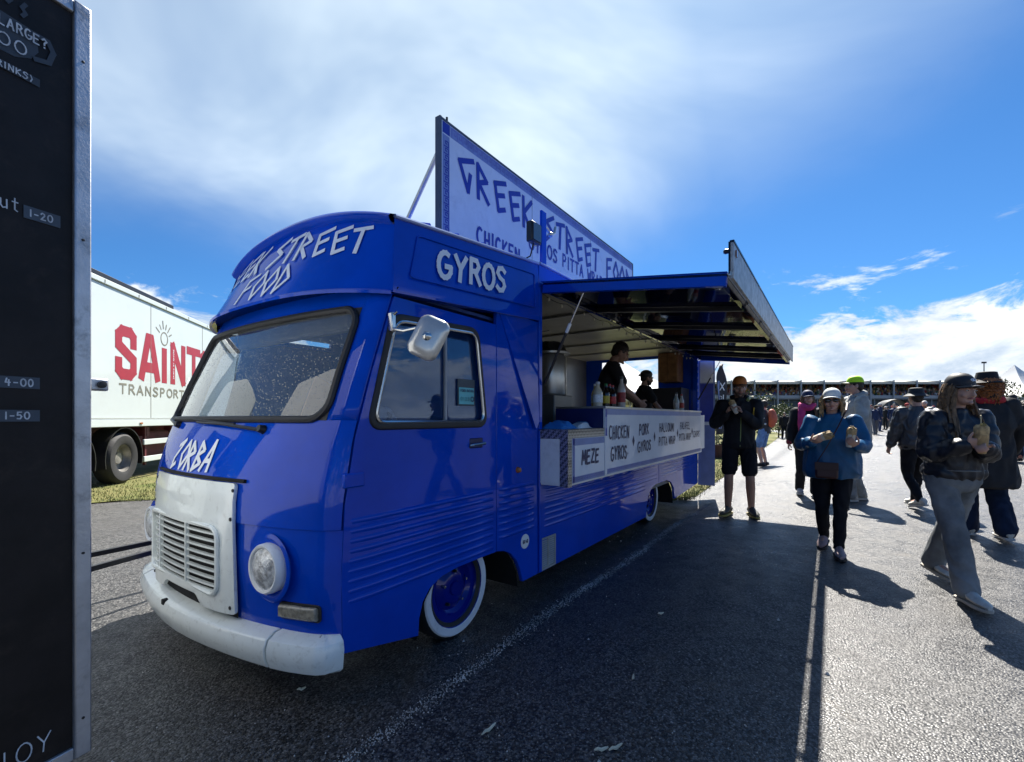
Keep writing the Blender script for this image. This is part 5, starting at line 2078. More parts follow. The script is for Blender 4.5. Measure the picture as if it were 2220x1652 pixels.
sfn = sg
band(sfn, SX0 + .11, SX1, SZ1 - .10, SZ1 - .006, PALE_BLUE, 'border', sign)
band(sfn, SX0 + .015, SX0 + .10, SZ0, SZ1 - .11, PALE_BLUE, 'border', sign)
band(sfn, SX0 + .015, SX0 + .105, SZ1 - .10, SZ1 - .006, LETTER_B, 'border', sign)
key_row(sfn, SZ0 + .02, SZ1 - .12, SX0 + .03, SX0 + .085, sign, .06, .009, LETTER_B, vertical=True)
key_row(sfn, SX0 + .13, SX1 - .02, SZ1 - .085, SZ1 - .022, sign, .07, .009, mat('key_ink2', (.14, .15, .42), .5))
for k, c in enumerate((2.16, 3.62)):
    MB().box(c, c + .006, SV - .001, SV + .0, SZ0, SZ1).build('sign_joint', MATS['sign_frame_m'], sign)
write('GREEK STREET FOOD', GREEK, sfn, .98, 5.10, 3.375, 3.68, .047, 'lettering', LETTER_B, sign, gap=.34, wspace=.75)
write('CHICKEN', HAND, sfn, 1.22, 1.92, 2.955, 3.105, .027, 'lettering', LETTER_B, sign, gap=.3, jitter=.05)
write('GYROS PITTA WRAPS', HAND, sfn, 2.10, 4.15, 3.18, 3.325, .027, 'lettering', LETTER_B, sign, gap=.3, jitter=.05)
mb = MB()
mb.tube([(SX0 + .02, SV + .05, 3.60), (.86, 1.75, 2.62)], .02, 8)
P_('sign_brace', mb, STEEL, sign)
mb = MB()
mb.tube([(SX1 - .1, SV + .05, 3.60), (SX1 - .15, 1.75, 2.62)], .02, 8)
P_('sign_brace', mb, STEEL, sign)
MB().tube([(SX0 + .09, SV + .02, 3.86), (SX0 + .09, SV + .02, 3.91)], .010, 8).build('sign_bolt', BLACK, sign)
# flood light on its post
MB().box(1.10, 1.175, .035, .055, 2.56, 3.02).build('lamp_post', BLUE, TR, bevel=.004)
mb = MB()
mb.box(.93, 1.07, .02, .075, 2.72, 2.88)
fl_ = P_('flood_light', mb, BLACK, bevel=.01)
MB().box(.945, 1.055, .012, .019, 2.735, 2.865).build('lamp_glass', mat('lamp_dark_glass', (.05, .05, .06), .1, coat=.8), fl_)
MB().tube([(1.0, .08, 2.80), (1.05, .10, 2.80), (1.10, .06, 2.80)], .008, 6).build('lamp_bracket', STEEL, fl_)
MB().tube([(1.0, .05, 2.72), (1.0, .08, 2.63), (.93, .12, 2.58)], .006, 6).build('lamp_cable', BLACK, fl_)
mb = MB()
mb.tube([(1.18, .04, 2.90), (1.24, .03, 2.86), (1.30, .035, 2.90), (1.31, .03, 2.95)], .012, 8)
mb.ball((1.23, .03, 2.86), .022, 10, 6)
P_('hatch_catch', mb, STEEL)

# ================================================================== inside the truck (things standing in it)
def inside(name, label, cat, loc):
    """a thing inside the truck, placed in truck coordinates"""
    x, y, z = loc
    o = empty(name, (OX + AX * x - NX * y, OY + AY * x - NY * y, z), math.atan2(AY, AX))
    tag(o, label, cat)
    return o


e = inside('worktop', 'steel worktop along the far wall inside the truck', 'worktop', (1.1, 1.35, .5))
MB().box(0, 3.0, 0, .68, .86, .90).build('top', STEEL, e, bevel=.004)
MB().box(.02, 2.98, .06, .64, .02, .86).build('cupboard', GREYBLUE, e)
e = inside('wall_cabinet', 'varnished wooden cabinet beside the truck\'s open rear', 'cabinet', (5.70, .22, 1.50))
MB().box(0, .34, 0, .32, .46, .94).build('carcass', WOOD, e, bevel=.004)
for q in range(2):
    MB().box(-.018, -.002, .005 + .157 * q, .155 + .157 * q, .475, .925).build('cabinet_door', mat('cabinet_door_wood', (.26, .13, .05), .4, var=.3, vscale=10), e, bevel=.004)
e = inside('fridge', 'dark fridge below the wooden cabinet inside the truck', 'fridge', (5.55, .12, .5))
MB().box(0, .48, 0, .50, 0, 1.35).build('carcass', mat('fridge_dark', (.03, .03, .035), .3), e, bevel=.01)
MB().tube([(-.03, .08, .5), (-.03, .08, 1.1)], .01, 8).build('handle', STEEL, e)
e = inside('heater_drum', 'grey cylindrical boiler with black cloth on top, inside the truck', 'boiler', (2.25, .62, 1.60))
MB().lathe([(0, 0), (.16, 0), (.17, .02), (.17, .40), (.15, .43), (0, .43)], (0, 0, 0), (0, 0, 1), 28).build('drum', STEEL, e)
MB().lathe([(0, .455), (.21, .455), (.21, .435), (0, .435)], (0, 0, 0), (0, 0, 1), 28).build('lid', STEEL, e)
mb = MB()
rows = []
for i in range(7):
    r_ = (.19, .18, .16, .15, .13, .10, .02)[i]
    z = (.456, .47, .50, .53, .555, .57, .575)[i]
    rows.append([Vector((r_ * (1 + .25 * math.sin(3 * q + i)) * math.cos(2 * math.pi * q / 14), r_ * math.sin(2 * math.pi * q / 14), z)) for q in range(14)])
mb.loft(rows)
mb.build('cloth', BLACK, e)
MB().box(-.2, .2, -.16, .2, -1.1, 0).build('stand', GREYBLUE, e, bevel=.01)
e = inside('gyros_grill', 'vertical gyros grill with dark meat cone inside the truck front', 'grill', (1.35, .62, 1.36))
MB().box(-.18, .22, -.02, .34, .0, .08).build('tray', STEEL, e, bevel=.006)
MB().box(-.18, .22, .28, .34, .08, .85).build('burner', mat('burner', (.07, .05, .04), .6), e)
MB().lathe([(0, .1), (.06, .1), (.10, .3), (.13, .55), (.12, .7), (.03, .74), (0, .74)], (.02, .1, 0), (0, 0, 1), 20).build('meat', mat('meat', (.11, .05, .025), .6, var=.5, vscale=25, bump=.5, bscale=40), e)
MB().tube([(.02, .1, .05), (.02, .1, .9)], .01, 8).build('spit', STEEL, e)
MB().box(-.2, .24, -.04, .36, -.86, 0).build('stand', GREYBLUE, e, bevel=.01)
# cables under the ceiling
e = inside('hanging_cable', 'black cable looping below the truck ceiling', 'cable', (2.2, 1.0, 2.0))
MB().tube([(-.3, 0, .1), (-.1, 0, .28), (.15, 0, .36), (.45, 0, .33), (.7, 0, .1), (.75, 0, -.1)], .008, 6).build('cable', BLACK, e)
MB().tube([(.1, .02, .0), (.2, .02, .25), (.45, .02, .38), (.7, .02, .44)], .008, 6).build('cable', BLACK, e)

for nm, lb, cat_, x, y, z, sx, sy, sz, c in [
        ('carton', 'cardboard carton on the far worktop behind the boiler', 'carton', 2.9, 1.45, 1.40, .30, .30, .30, (.36, .26, .15)),
        ('takeaway_boxes', 'stack of pale takeaway boxes on the far worktop', 'boxes', 3.35, 1.45, 1.40, .22, .26, .22, (.50, .48, .42)),
        ('food_warmer', 'squat steel food warmer on the far worktop', 'food warmer', 1.75, 1.50, 1.40, .38, .30, .34, (.32, .33, .33)),
        ('sauce_tub', 'red sauce tub on the far worktop', 'tub', 3.75, 1.50, 1.40, .16, .16, .24, (.38, .04, .03)),
        ('wall_shelf', 'steel wall shelf high on the far wall inside the truck', 'shelf', 1.6, 1.70, 1.98, 1.9, .30, .03, (.40, .40, .38)),
        ('spice_jar', 'brown spice jar at the front end of the wall shelf', 'jar', 1.75, 1.78, 2.012, .11, .11, .18, (.22, .10, .04)),
        ('flour_bag', 'pale flour bag on the wall shelf', 'bag', 2.1, 1.78, 2.012, .22, .16, .24, (.55, .50, .40)),
        ('cling_film_box', 'long yellow film box on the wall shelf', 'box', 2.55, 1.78, 2.012, .38, .08, .08, (.50, .38, .05)),
        ('card_reader', 'small dark card reader on the tread-plate counter', 'card reader', 1.585, .0, 1.2725, .07, .10, .03, (.02, .02, .025)),
        ('sauce_dispenser', 'small steel dispenser standing inside on the counter', 'dispenser', 1.10, .16, 1.2725, .12, .14, .26, (.30, .30, .29))]:
    e = inside(nm, lb, cat_, (x, y, z))
    if nm == 'takeaway_boxes':
        for q in range(4):
            MB().box(0, sx, 0, sy, q * .056, q * .056 + .05).build('box', mat(nm + '_m', c, .6), e, bevel=.012)
    elif nm in ('sauce_tub', 'spice_jar'):
        MB().lathe([(0, 0), (sx * .45, 0), (sx * .5, .01), (sx * .5, sz * .85), (0, sz * .85)], (sx / 2, sy / 2, 0), (0, 0, 1), 20).build('pot', mat(nm + '_m', c, .5), e)
        MB().lathe([(0, sz), (sx * .5, sz), (sx * .53, sz * .97), (sx * .53, sz * .86), (0, sz * .86)], (sx / 2, sy / 2, 0), (0, 0, 1), 20).build('lid', WHITE_CLEAN if nm == 'sauce_tub' else BLACK, e)
    elif nm == 'flour_bag':
        b_ = MB()
        limb_rows = []
        for q in range(7):
            f_ = (.9, 1.05, 1.08, 1.05, .95, .6, .5)[q]
            limb_rows.append([Vector((sx / 2 + sx / 2 * f_ * math.copysign(abs(math.cos(a)) ** .6, math.cos(a)), sy / 2 + sy / 2 * f_ * math.copysign(abs(math.sin(a)) ** .6, math.sin(a)), sz * q / 6)) for a in [2 * math.pi * w / 16 for w in range(16)]])
        b_.loft(limb_rows)
        b_.build('bag', mat(nm + '_m', c, .8), e)
    else:
        MB().box(0, sx, 0, sy, 0, sz).build({'wall_shelf': 'shelf_board', 'card_reader': 'casing'}.get(nm, 'body'), mat(nm + '_m', c, .5), e, bevel=min(sx, sy, sz) * .12)
        if nm == 'food_warmer':
            MB().box(.02, sx - .02, -.012, -.002, .06, sz - .05).build('door', STEEL, e, bevel=.004)
            MB().tube([(.06, -.03, sz - .09), (sx - .06, -.03, sz - .09)], .009, 8).build('handle', BLACK, e)
        if nm == 'carton':
            MB().bar((0, sy / 2, sz + .001), (sx, sy / 2, sz + .001), .05, .002).build('tape', CREAM, e)
        if nm == 'wall_shelf':
            for q in (.2, sx - .2):
                MB().bar((q, .02, -.14), (q, .26, -.01), .02, .02).build('bracket', STEEL, e)
        if nm == 'card_reader':
            MB().box(.01, .06, .045, .09, .0302, .033).build('screen', mat('reader_screen', (.12, .16, .18), .2), e)
        if nm == 'sauce_dispenser':
            MB().tube([(.06, .02, .26), (.06, .02, .30), (.06, -.04, .30), (.06, -.05, .27)], .008, 8).build('spout', CHROME, e)
# bottles on the upper shelf
BOT = [('squeezy sauce bottle with pale label, first on the serving shelf', (.55, .50, .38), (.70, .75, .8), 2.00, .02, .24, .045),
       ('tall clear sauce bottle with red contents at the shelf end', (.45, .42, .40), (.30, .03, .03), 2.62, .03, .34, .042),
       ('yellow-labelled dark soda bottle with green cap on the shelf', (.02, .012, .01), (.55, .42, .05), 2.26, .05, .24, .036),
       ('dark cola bottle with red label on the serving shelf', (.02, .010, .008), (.50, .04, .04), 2.38, .03, .23, .035),
       ('dark cola bottle behind the red-labelled one on the shelf', (.02, .010, .008), (.45, .06, .05), 2.47, .10, .25, .035),
       ('amber oil bottle near the front of the serving shelf', (.35, .25, .05), (.5, .48, .3), 2.12, .10, .23, .040),
       ('clear bottle far along the shelf by the rear post', (.42, .45, .42), (.5, .5, .5), 4.75, .04, .24, .036),
       ('green bottle far along the shelf by the rear post', (.05, .14, .05), (.55, .5, .45), 4.88, .08, .27, .036),
       ('red-topped bottle nearest the rear end of the shelf', (.5, .5, .48), (.45, .05, .04), 5.02, .04, .25, .034)]
for i, (lb, c1, c2, x, y, h, r_) in enumerate(BOT):
    e = inside('bottle', lb, 'bottle', (x, y - .06, 1.4625))
    e['group'] = 'bottles on the serving shelf'
    MB().lathe([(0, 0), (r_ * .95, 0), (r_, .01), (r_, h * .55), (r_ * .85, h * .66), (r_ * .42, h * .80), (r_ * .38, h * .92), (0, h * .92)], (0, 0, 0), (0, 0, 1), 20).build('glass_body', mat('bottle_%d' % i, c1, .12, coat=.5, var=.1), e)
    MB().lathe([(r_ + .001, h * .18), (r_ + .0018, h * .19), (r_ + .0018, h * .48), (r_ + .001, h * .49)], (0, 0, 0), (0, 0, 1), 20).build('bottle_label', mat('bottle_label_%d' % i, c2, .5, var=.25, vscale=40), e)
    MB().lathe([(0, h), (r_ * .40, h), (r_ * .43, h * .99), (r_ * .43, h * .905), (0, h * .905)], (0, 0, 0), (0, 0, 1), 16).build('cap', mat('bottle_cap_%d' % i, [(.6, .62, .65), (.05, .05, .05), (.03, .2, .06), (.4, .03, .03), (.4, .03, .05), (.7, .7, .7), (.6, .6, .6), (.05, .05, .05), (.45, .03, .03)][i], .4), e)
# things on the lower counter
e = inside('folded_cloth', 'crumpled bright blue cloth on the tread-plate counter', 'cloth', (1.22, -.06, 1.2725))
rows = []
for i in range(9):
    row = []
    for q in range(15):
        x, y = -.13 + .27 * q / 14, -.10 + .20 * i / 8
        ed = min(q, 14 - q, i * 1.6, (8 - i) * 1.6)
        row.append(Vector((x, y, .002 + min(1, ed / 3) * (.055 + .025 * noise.noise(Vector((x * 14, y * 14, 3)))))))
    rows.append(row)
mb = MB()
mb.grid(rows)
mb.build('cloth', mat('blue_cloth', (.01, .16, .48), .8, var=.15), e, solid=.004)
e = inside('napkin_pack', 'white and blue napkin packet lying on the counter', 'packet', (1.50, -.10, 1.2725))
rows = []
for i in range(6):
    row = []
    for q in range(11):
        x, y = -.14 + .28 * q / 10, -.06 + .12 * i / 5
        ed = min(q, 10 - q, i * 2, (5 - i) * 2)
        row.append(Vector((x, y, .002 + min(1, ed / 2) * (.035 + .012 * math.sin(x * 22 + 1)))))
    rows.append(row)
mb = MB()
mb.grid(rows)
mb.build('wrapper', mat('packet_white', (.62, .70, .76), .35, var=.05), e, solid=.003)
mb = MB()
mb.grid([[rows[i][q] + Vector((0, 0, .006)) for q in range(6, 10)] for i in range(1, 5)])
mb.build('blue_print', mat('packet_blue', (.02, .24, .60), .35), e, solid=.003)

# ================================================================== people
SKIN = {'fair': mat('skin_fair', (.52, .30, .22), .5, var=.10, vscale=14), 'tan': mat('skin_tan', (.36, .20, .14), .5, var=.10, vscale=14),
        'dark': mat('skin_dark', (.30, .17, .12), .5, var=.1, vscale=14)}
EYEW = mat('eye_white', (.55, .53, .50), .3)
EYED = mat('eye_dark', (.03, .02, .015), .2)
LIPS = mat('lips', (.36, .13, .11), .45)
SOLE = mat('sole_pale', (.50, .48, .44), .7, var=.1)
SOLEK = mat('sole_dark', (.02, .02, .02), .7)


def remesh(mbx, name, voxel, m, parent, smooth=4, disp=None, quilt=None):
    me0 = mbx.mesh('tmp')
    o0 = bpy.data.objects.new('tmp', me0)
    COL.objects.link(o0)
    md = o0.modifiers.new('r', 'REMESH')
    md.mode = 'VOXEL'
    md.voxel_size = voxel
    if smooth:
        ms = o0.modifiers.new('s', 'SMOOTH')
        ms.factor = .5
        ms.iterations = smooth
    dg = bpy.context.evaluated_depsgraph_get()
    me = bpy.data.meshes.new_from_object(o0.evaluated_get(dg))
    bpy.data.objects.remove(o0)
    bpy.data.meshes.remove(me0)
    n = len(me.vertices)
    if n and (disp or quilt):
        co = np.empty(n * 3)
        me.vertices.foreach_get('co', co)
        co = co.reshape(-1, 3)
        no = np.empty(n * 3)
        me.vertex_normals.foreach_get('vector', no)
        no = no.reshape(-1, 3)
        off = np.zeros(n)
        if disp:
            amp, fr, seed = disp
            for i in range(n):
                p = Vector(co[i])
                q = Vector((p.x * fr + seed, p.y * fr, p.z * fr * .55))
                w = noise.noise(q + Vector((0, 0, 1.7 * noise.noise(q * .6))))
                off[i] = amp * (1 - 2.2 * abs(w)) + amp * .35 * noise.noise(q * 2.3)
        if quilt:
            amp, per, segs = quilt
            best = np.full(n, 1e9)
            tt = np.zeros(n)
            for a, b in segs:
                a, b = np.array(a), np.array(b)
                d = b - a
                L = np.linalg.norm(d)
                t = np.clip(((co - a) @ d) / (L * L), 0, 1)
                dist = np.linalg.norm(co - (a + t[:, None] * d), axis=1)
                k = dist < best
                best[k] = dist[k]
                tt[k] = (t * L)[k]
            off += amp * (np.abs(np.sin(np.pi * tt / per)) ** .6 - .55) * (best < .13)
        co += no * off[:, None]
        me.vertices.foreach_set('co', co.ravel())
        me.update()
    me.materials.clear()
    return link_mesh(name, me, m, parent, angle=180)


def ik(a, c, l1, l2, pole):
    a, c, pole = Vector(a), Vector(c), Vector(pole)
    d = c - a
    L = min(d.length, (l1 + l2) * .999)
    dn = d.normalized()
    c = a + dn * L
    x = (l1 * l1 - l2 * l2 + L * L) / (2 * L)
    h = math.sqrt(max(0, l1 * l1 - x * x))
    pn = (pole - dn * pole.dot(dn))
    if pn.length < 1e-4:
        pn = Vector((0, 1, 0))
    return a + dn * x + pn.normalized() * h, c


def limb(mbx, pts, rad, seg=14, up=(0, 1, 0), flat=1.0):
    """tapering limb through pts with rounded ends"""
    P = [Vector(p) for p in pts]
    Q, RR = [], []
    n = len(P)
    for i in range(n - 1):
        for k in range(5):
            t = k / 5
            p0, p1, p2, p3 = P[max(i - 1, 0)], P[i], P[i + 1], P[min(i + 2, n - 1)]
            q = .5 * ((2 * p1) + (p2 - p0) * t + (2 * p0 - 5 * p1 + 4 * p2 - p3) * t * t + (3 * p1 - p0 - 3 * p2 + p3) * t ** 3)
            Q.append(q)
            RR.append(lerp(rad[i], rad[i + 1], t))
    Q.append(P[-1])
    RR.append(rad[-1])
    d0 = (Q[0] - Q[1]).normalized()
    d1 = (Q[-1] - Q[-2]).normalized()
    Q = [Q[0] + d0 * RR[0] * .75, Q[0] + d0 * RR[0] * .45] + Q + [Q[-1] + d1 * RR[-1] * .45, Q[-1] + d1 * RR[-1] * .75]
    RR = [RR[0] * .35, RR[0] * .8] + RR + [RR[-1] * .8, RR[-1] * .35]
    mbx.tube(Q, RR, seg, up=up, flat=flat)


def ellring(c, rx, ry, M, n=18, p=2.3):
    res = []
    for k in range(n):
        a = 2 * math.pi * k / n
        ca, sa = math.cos(a), math.sin(a)
        x = rx * math.copysign(abs(ca) ** (2 / p), ca)
        y = ry * math.copysign(abs(sa) ** (2 / p), sa)
        res.append(Vector(c) + M @ Vector((x, y, 0)))
    return res


def hand(mbx, wrist, d, nrm_, side, curl=.6, k=1.0, spread=.0):
    """palm and five fingers; d along the hand, nrm_ out of the palm, side +1 when the thumb lies towards d x nrm_"""
    d = Vector(d).normalized()
    nrm_ = Vector(nrm_)
    nrm_ = (nrm_ - d * nrm_.dot(d)).normalized()
    t = d.cross(nrm_).normalized() * side
    w = Vector(wrist)
    rows = []
    for s_, hw, th in ((-.02, .026, .020), (.01, .030, .018), (.04, .038, .016), (.075, .041, .014), (.092, .038, .011)):
        rows.append([w + d * s_ * k + (t * math.cos(a) * hw + nrm_ * math.sin(a) * th) * k for a in [2 * math.pi * q / 12 for q in range(12)]])
    mbx.loft(rows)
    for f, (off, L, r_) in enumerate(((.030, .072, .0090), (.011, .080, .0093), (-.010, .075, .0090), (-.029, .060, .0080))):
        p = w + (d * .085 + t * off) * k
        dirx = (d + t * off * spread * 4).normalized()
        pts = [p - dirx * .02 * k, p]
        ang = 0
        for sl_ in (.45, .32, .25):
            ang += curl * (.9 if sl_ == .45 else 1.1)
            q = dirx * math.cos(ang) + nrm_ * math.sin(ang)
            p = p + q * L * sl_ * k
            pts.append(p)
        limb(mbx, pts, [r_ * k, r_ * k, r_ * .97 * k, r_ * .9 * k, r_ * .8 * k], 8)
    p = w + (d * .02 + t * .028) * k
    q1 = (d * .6 + t * .7 + nrm_ * .35).normalized()
    q2 = (d * .9 + t * .25 + nrm_ * (.35 + curl * .5)).normalized()
    limb(mbx, [p - q1 * .01 * k, p + q1 * .036 * k, p + q1 * .036 * k + q2 * .030 * k, p + q1 * .036 * k + q2 * .055 * k], [.013 * k, .0115 * k, .0105 * k, .0085 * k], 8)


def person(label, loc, facing, h=1.72, skin='fair', top=(.01, .01, .012), bottom=(.01, .01, .012), feet=None, hands=None, elbows=None, lean=(0, 0),
           head=(0, 0), girth=1.0, female=False, hat=None, hair=None, legs='trousers', topkind='jacket', shoes=((.5, .5, .48), SOLE), voxel=.011,
           hem=.0, extra=None, group=None, glasses=False, palm=None, curl=.75, toplabel='jacket', zoff=0.0, hipz=0.0, topmat=None, botmat=None, legw=1.0, z0=None, beard=None, shoulder=1.0):
    k = h / 1.75
    fx, fy = facing
    root = empty('person', (loc[0], loc[1], (gz(*loc) if z0 is None else z0) + zoff), math.atan2(fy, fx) - math.pi / 2)
    tag(root, label, 'person', group)
    sh = (.165 if female else .19) * shoulder
    feet = feet or ((-.11, 0.0, 0, 8), (.11, .0, 0, -8))       # (x, y, lift, yaw) left (-x) then right
    hip = Vector((lean[0] * .25, lean[1] * .25, (.93 + hipz) * k))
    chest = Vector((lean[0] * .8, lean[1] * .8, 1.31 * k))
    neck = Vector((lean[0], lean[1], 1.475 * k))
    sp = (neck - hip).normalized()
    MT = Matrix((Vector((1, 0, 0)), sp.cross(Vector((1, 0, 0))).normalized(), sp)).transposed()
    S_ = [neck + MT @ Vector((-sh * k, 0, -.055 * k)), neck + MT @ Vector((sh * k, 0, -.055 * k))]
    HJ = [hip + Vector((-.092 * k, 0, 0)), hip + Vector((.092 * k, 0, 0))]
    ank, knee = [], []
    for i, (x, y, z, yaw) in enumerate(feet):
        a = Vector((x * k, y * k, (.085 + z) * k))
        kn, a = ik(HJ[i], a, .445 * k, .425 * k, (0.06 * (-1 if i == 0 else 1), 1, 0))
        knee.append(kn)
        ank.append(a)
    hands = hands or ((-.27, .02, .80), (.27, .02, .80))
    elbows = elbows or ((-.6, -.8, 0), (.6, -.8, 0))
    wr, el = [], []
    for i in range(2):
        e_, w_ = ik(S_[i], Vector(hands[i]) * k, .29 * k, .255 * k, elbows[i])
        el.append(e_)
        wr.append(w_)
    hy_, hpch = head
    HM = Matrix.Rotation(R(hy_), 3, 'Z') @ Matrix.Rotation(R(hpch), 3, 'X')
    hc = neck + sp * .055 * k + HM @ Vector((0, .025 * k, .105 * k))
    hv = lambda x, y, z: hc + HM @ (Vector((x, y, z)) * k)

    # ---- body
    b = MB()
    prof = [(-.06, .085, .085), (0, .150, .105), (.07, .160, .110), (.17, .132, .095), (.30, .145, .100), (.42, .155, .100), (.49, .13, .08), (.535, .07, .06), (.56, .055, .055)]
    Ls = (neck - hip).length / k
    b.loft([ellring(hip + sp * s_ * k * Ls / .545, rx * k * (1 if female else 1.04), ry * k, MT) for s_, rx, ry in prof])
    for i in range(2):
        limb(b, [HJ[i], HJ[i].lerp(knee[i], .5), knee[i], knee[i].lerp(ank[i], .35), ank[i]], [.085 * k, .072 * k, .054 * k, .055 * k, .036 * k])
        yaw = R(feet[i][3])
        fd = Vector((math.sin(yaw) * -1, math.cos(yaw), 0))
        limb(b, [ank[i], ank[i] + fd * .07 * k - Vector((0, 0, .03 * k)), ank[i] + fd * .15 * k - Vector((0, 0, .05 * k))], [.036 * k, .034 * k, .022 * k])
        limb(b, [S_[i], S_[i].lerp(el[i], .5), el[i], el[i].lerp(wr[i], .4), wr[i]], [.055 * k, .048 * k, .038 * k, .037 * k, .025 * k])
        d = (wr[i] - el[i]).normalized()
        if palm:
            dd, nn = palm[i]
            dd, nn = Vector(dd), Vector(nn)
        else:
            dd, nn = d, Vector((1 if i == 0 else -1, .1, 0))
        tdir = dd.cross(nn)
        side = 1 if (tdir.y > 0 or abs(tdir.y) < .2 and tdir.z > 0) else -1
        hand(b, wr[i], dd, nn, side, curl, k * .98)
    limb(b, [neck - sp * .03 * k, neck + sp * .05 * k, hc - Vector((0, 0, .04 * k))], [.058 * k, .052 * k, .055 * k])
    b.ball(hc + HM @ Vector((0, -.018, .030)) * k, (.074 * k, .092 * k, .088 * k), 18, 12, HM)
    b.ball(hc + HM @ Vector((0, .022, -.020)) * k, (.064 * k, .070 * k, .082 * k), 16, 12, HM)
    b.ball(hc + HM @ Vector((0, .040, -.072)) * k, (.044 * k, .046 * k, .036 * k), 14, 10, HM)
    b.ball(hc + HM @ Vector((0, .088, -.090)) * k, (.018 * k, .014 * k, .015 * k), 10, 8, HM)
    limb(b, [hv(0, .084, .012), hv(0, .098, -.012), hv(0, .106, -.030), hv(0, .090, -.040)], [.010 * k, .012 * k, .014 * k, .010 * k], 8)
    for s_ in (-1, 1):
        b.ball(hv(s_ * .074, -.008, -.008), (.010 * k, .020 * k, .032 * k), 10, 8, HM)
        b.ball(hv(s_ * .035, .068, -.030), (.024 * k, .018 * k, .020 * k), 10, 8, HM)
        b.ball(hv(s_ * .030, .078, .026), (.026 * k, .012 * k, .008 * k), 10, 8, HM)
    body = remesh(b, 'body', max(.0068, voxel * .66), SKIN[skin], root, 3)
    # face
    for s_ in (-1, 1):
        e_ = MB()
        e_.ball(hv(s_ * .031, .0855, .008), (.0125 * k, .006 * k, .0068 * k), 10, 8, HM)
        eo = e_.build('eye', EYEW, body)
        e_ = MB()
        e_.ball(hv(s_ * .031, .0895, .008), (.0058 * k, .003 * k, .0058 * k), 8, 6, HM)
        e_.build('iris', EYED, eo)
        e_ = MB()
        e_.tube([hv(s_ * .016, .092, .024), hv(s_ * .032, .092, .030), hv(s_ * .048, .082, .025)], [.003 * k, .004 * k, .0025 * k], 6)
        e_.build('eyebrow', mat('brow', (.08, .05, .03), .8), body)
    e_ = MB()
    e_.tube([hv(-.024, .082, -.056), hv(-.010, .0945, -.0545), hv(0, .096, -.056), hv(.010, .0945, -.0545), hv(.024, .082, -.056)], [.003 * k, .0065 * k, .007 * k, .0065 * k, .003 * k], 8)
    e_.build('lips', LIPS, body)
    if beard:
        e_ = MB()
        e_.ball(hv(0, .050, -.078), (.050 * k, .048 * k, .040 * k), 14, 10, HM)
        e_.ball(hv(0, .022, -.060), (.064 * k, .05 * k, .04 * k), 14, 10, HM)
        remesh(e_, 'beard', .009, beard, root, 2, (.003, 60, 1))
    if glasses:
        e_ = MB()
        for s_ in (-1, 1):
            e_.ball(hv(s_ * .034, .094, .006), (.030 * k, .007 * k, .019 * k), 14, 8, HM)
            e_.tube([hv(s_ * .060, .088, .010), hv(s_ * .075, .04, .012), hv(s_ * .078, -.01, .008)], .003 * k, 6)
        e_.tube([hv(-.01, .100, .008), hv(.01, .100, .008)], .004 * k, 6)
        e_.build('sunglasses', mat('sunglass', (.006, .006, .007), .12, coat=.6), root)

    # ---- shoes
    for i in range(2):
        yaw = R(feet[i][3])
        fd = Vector((-math.sin(yaw), math.cos(yaw), 0))
        lift = feet[i][2]
        pit = -min(.9, lift * 4.0)                                   # heel raised when the foot lifts
        sd_ = Vector((fd.y, -fd.x, 0))
        upv = Vector((0, 0, 1))
        if lift > .02:
            fd = (fd * math.cos(pit) + Vector((0, 0, 1)) * math.sin(pit)).normalized()
            upv = sd_.cross(fd).normalized()
        base = ank[i] - upv * .085 * k
        rows = []
        for s_, hw, ht in ((-.080, .022, .065), (-.070, .036, .095), (-.03, .041, .112), (.02, .041, .112), (.06, .044, .092), (.11, .050, .070), (.16, .049, .060), (.20, .036, .050), (.222, .016, .034)):
            c = base + fd * s_ * k
            ring = []
            for q in range(12):
                a = 2 * math.pi * q / 12
                zz = max(0, .5 + .5 * math.sin(a)) ** .8 * ht
                ring.append(c + sd_ * math.cos(a) * hw * k * (1 if zz < ht * .6 else .75) + upv * (zz + .018) * k)
            rows.append(ring)
        m_ = MB()
        m_.loft(rows)
        so = m_.build('shoe', mat('shoe_%0.2f_%0.2f_%0.2f' % shoes[0], shoes[0], .6, var=.15, vscale=20), root)
        m_ = MB()
        rr_ = []
        for zz in (0.0, .024):
            ring = []
            for s_, hw in ((-.087, .022), (-.076, .039), (-.03, .045), (.02, .043), (.06, .046), (.11, .054), (.16, .052), (.205, .038), (.23, .016)):
                ring.append((s_, hw))
            full = [base + fd * s_ * k + sd_ * hw * k + upv * zz * k for s_, hw in ring] + [base + fd * s_ * k - sd_ * hw * k + upv * zz * k for s_, hw in ring[::-1]]
            rr_.append(full)
        m_.loft(rr_)
        m_.build('sole', shoes[1], so, bevel=.004)

    # ---- lower clothing
    lw = legw
    bm_ = botmat or mat('cloth_b_%0.2f_%0.2f_%0.2f' % bottom, bottom, .85, var=.25, vscale=9, bump=.25, bscale=160, spec=.2)
    t_ = MB()
    t_.loft([ellring(hip + sp * s_ * k, rx * k * girth, ry * k * girth, MT) for s_, rx, ry in ((-.09, .12, .10), (-.03, .172, .125), (.04, .172, .128), (.10, .160, .120), (.15, .150, .112))])
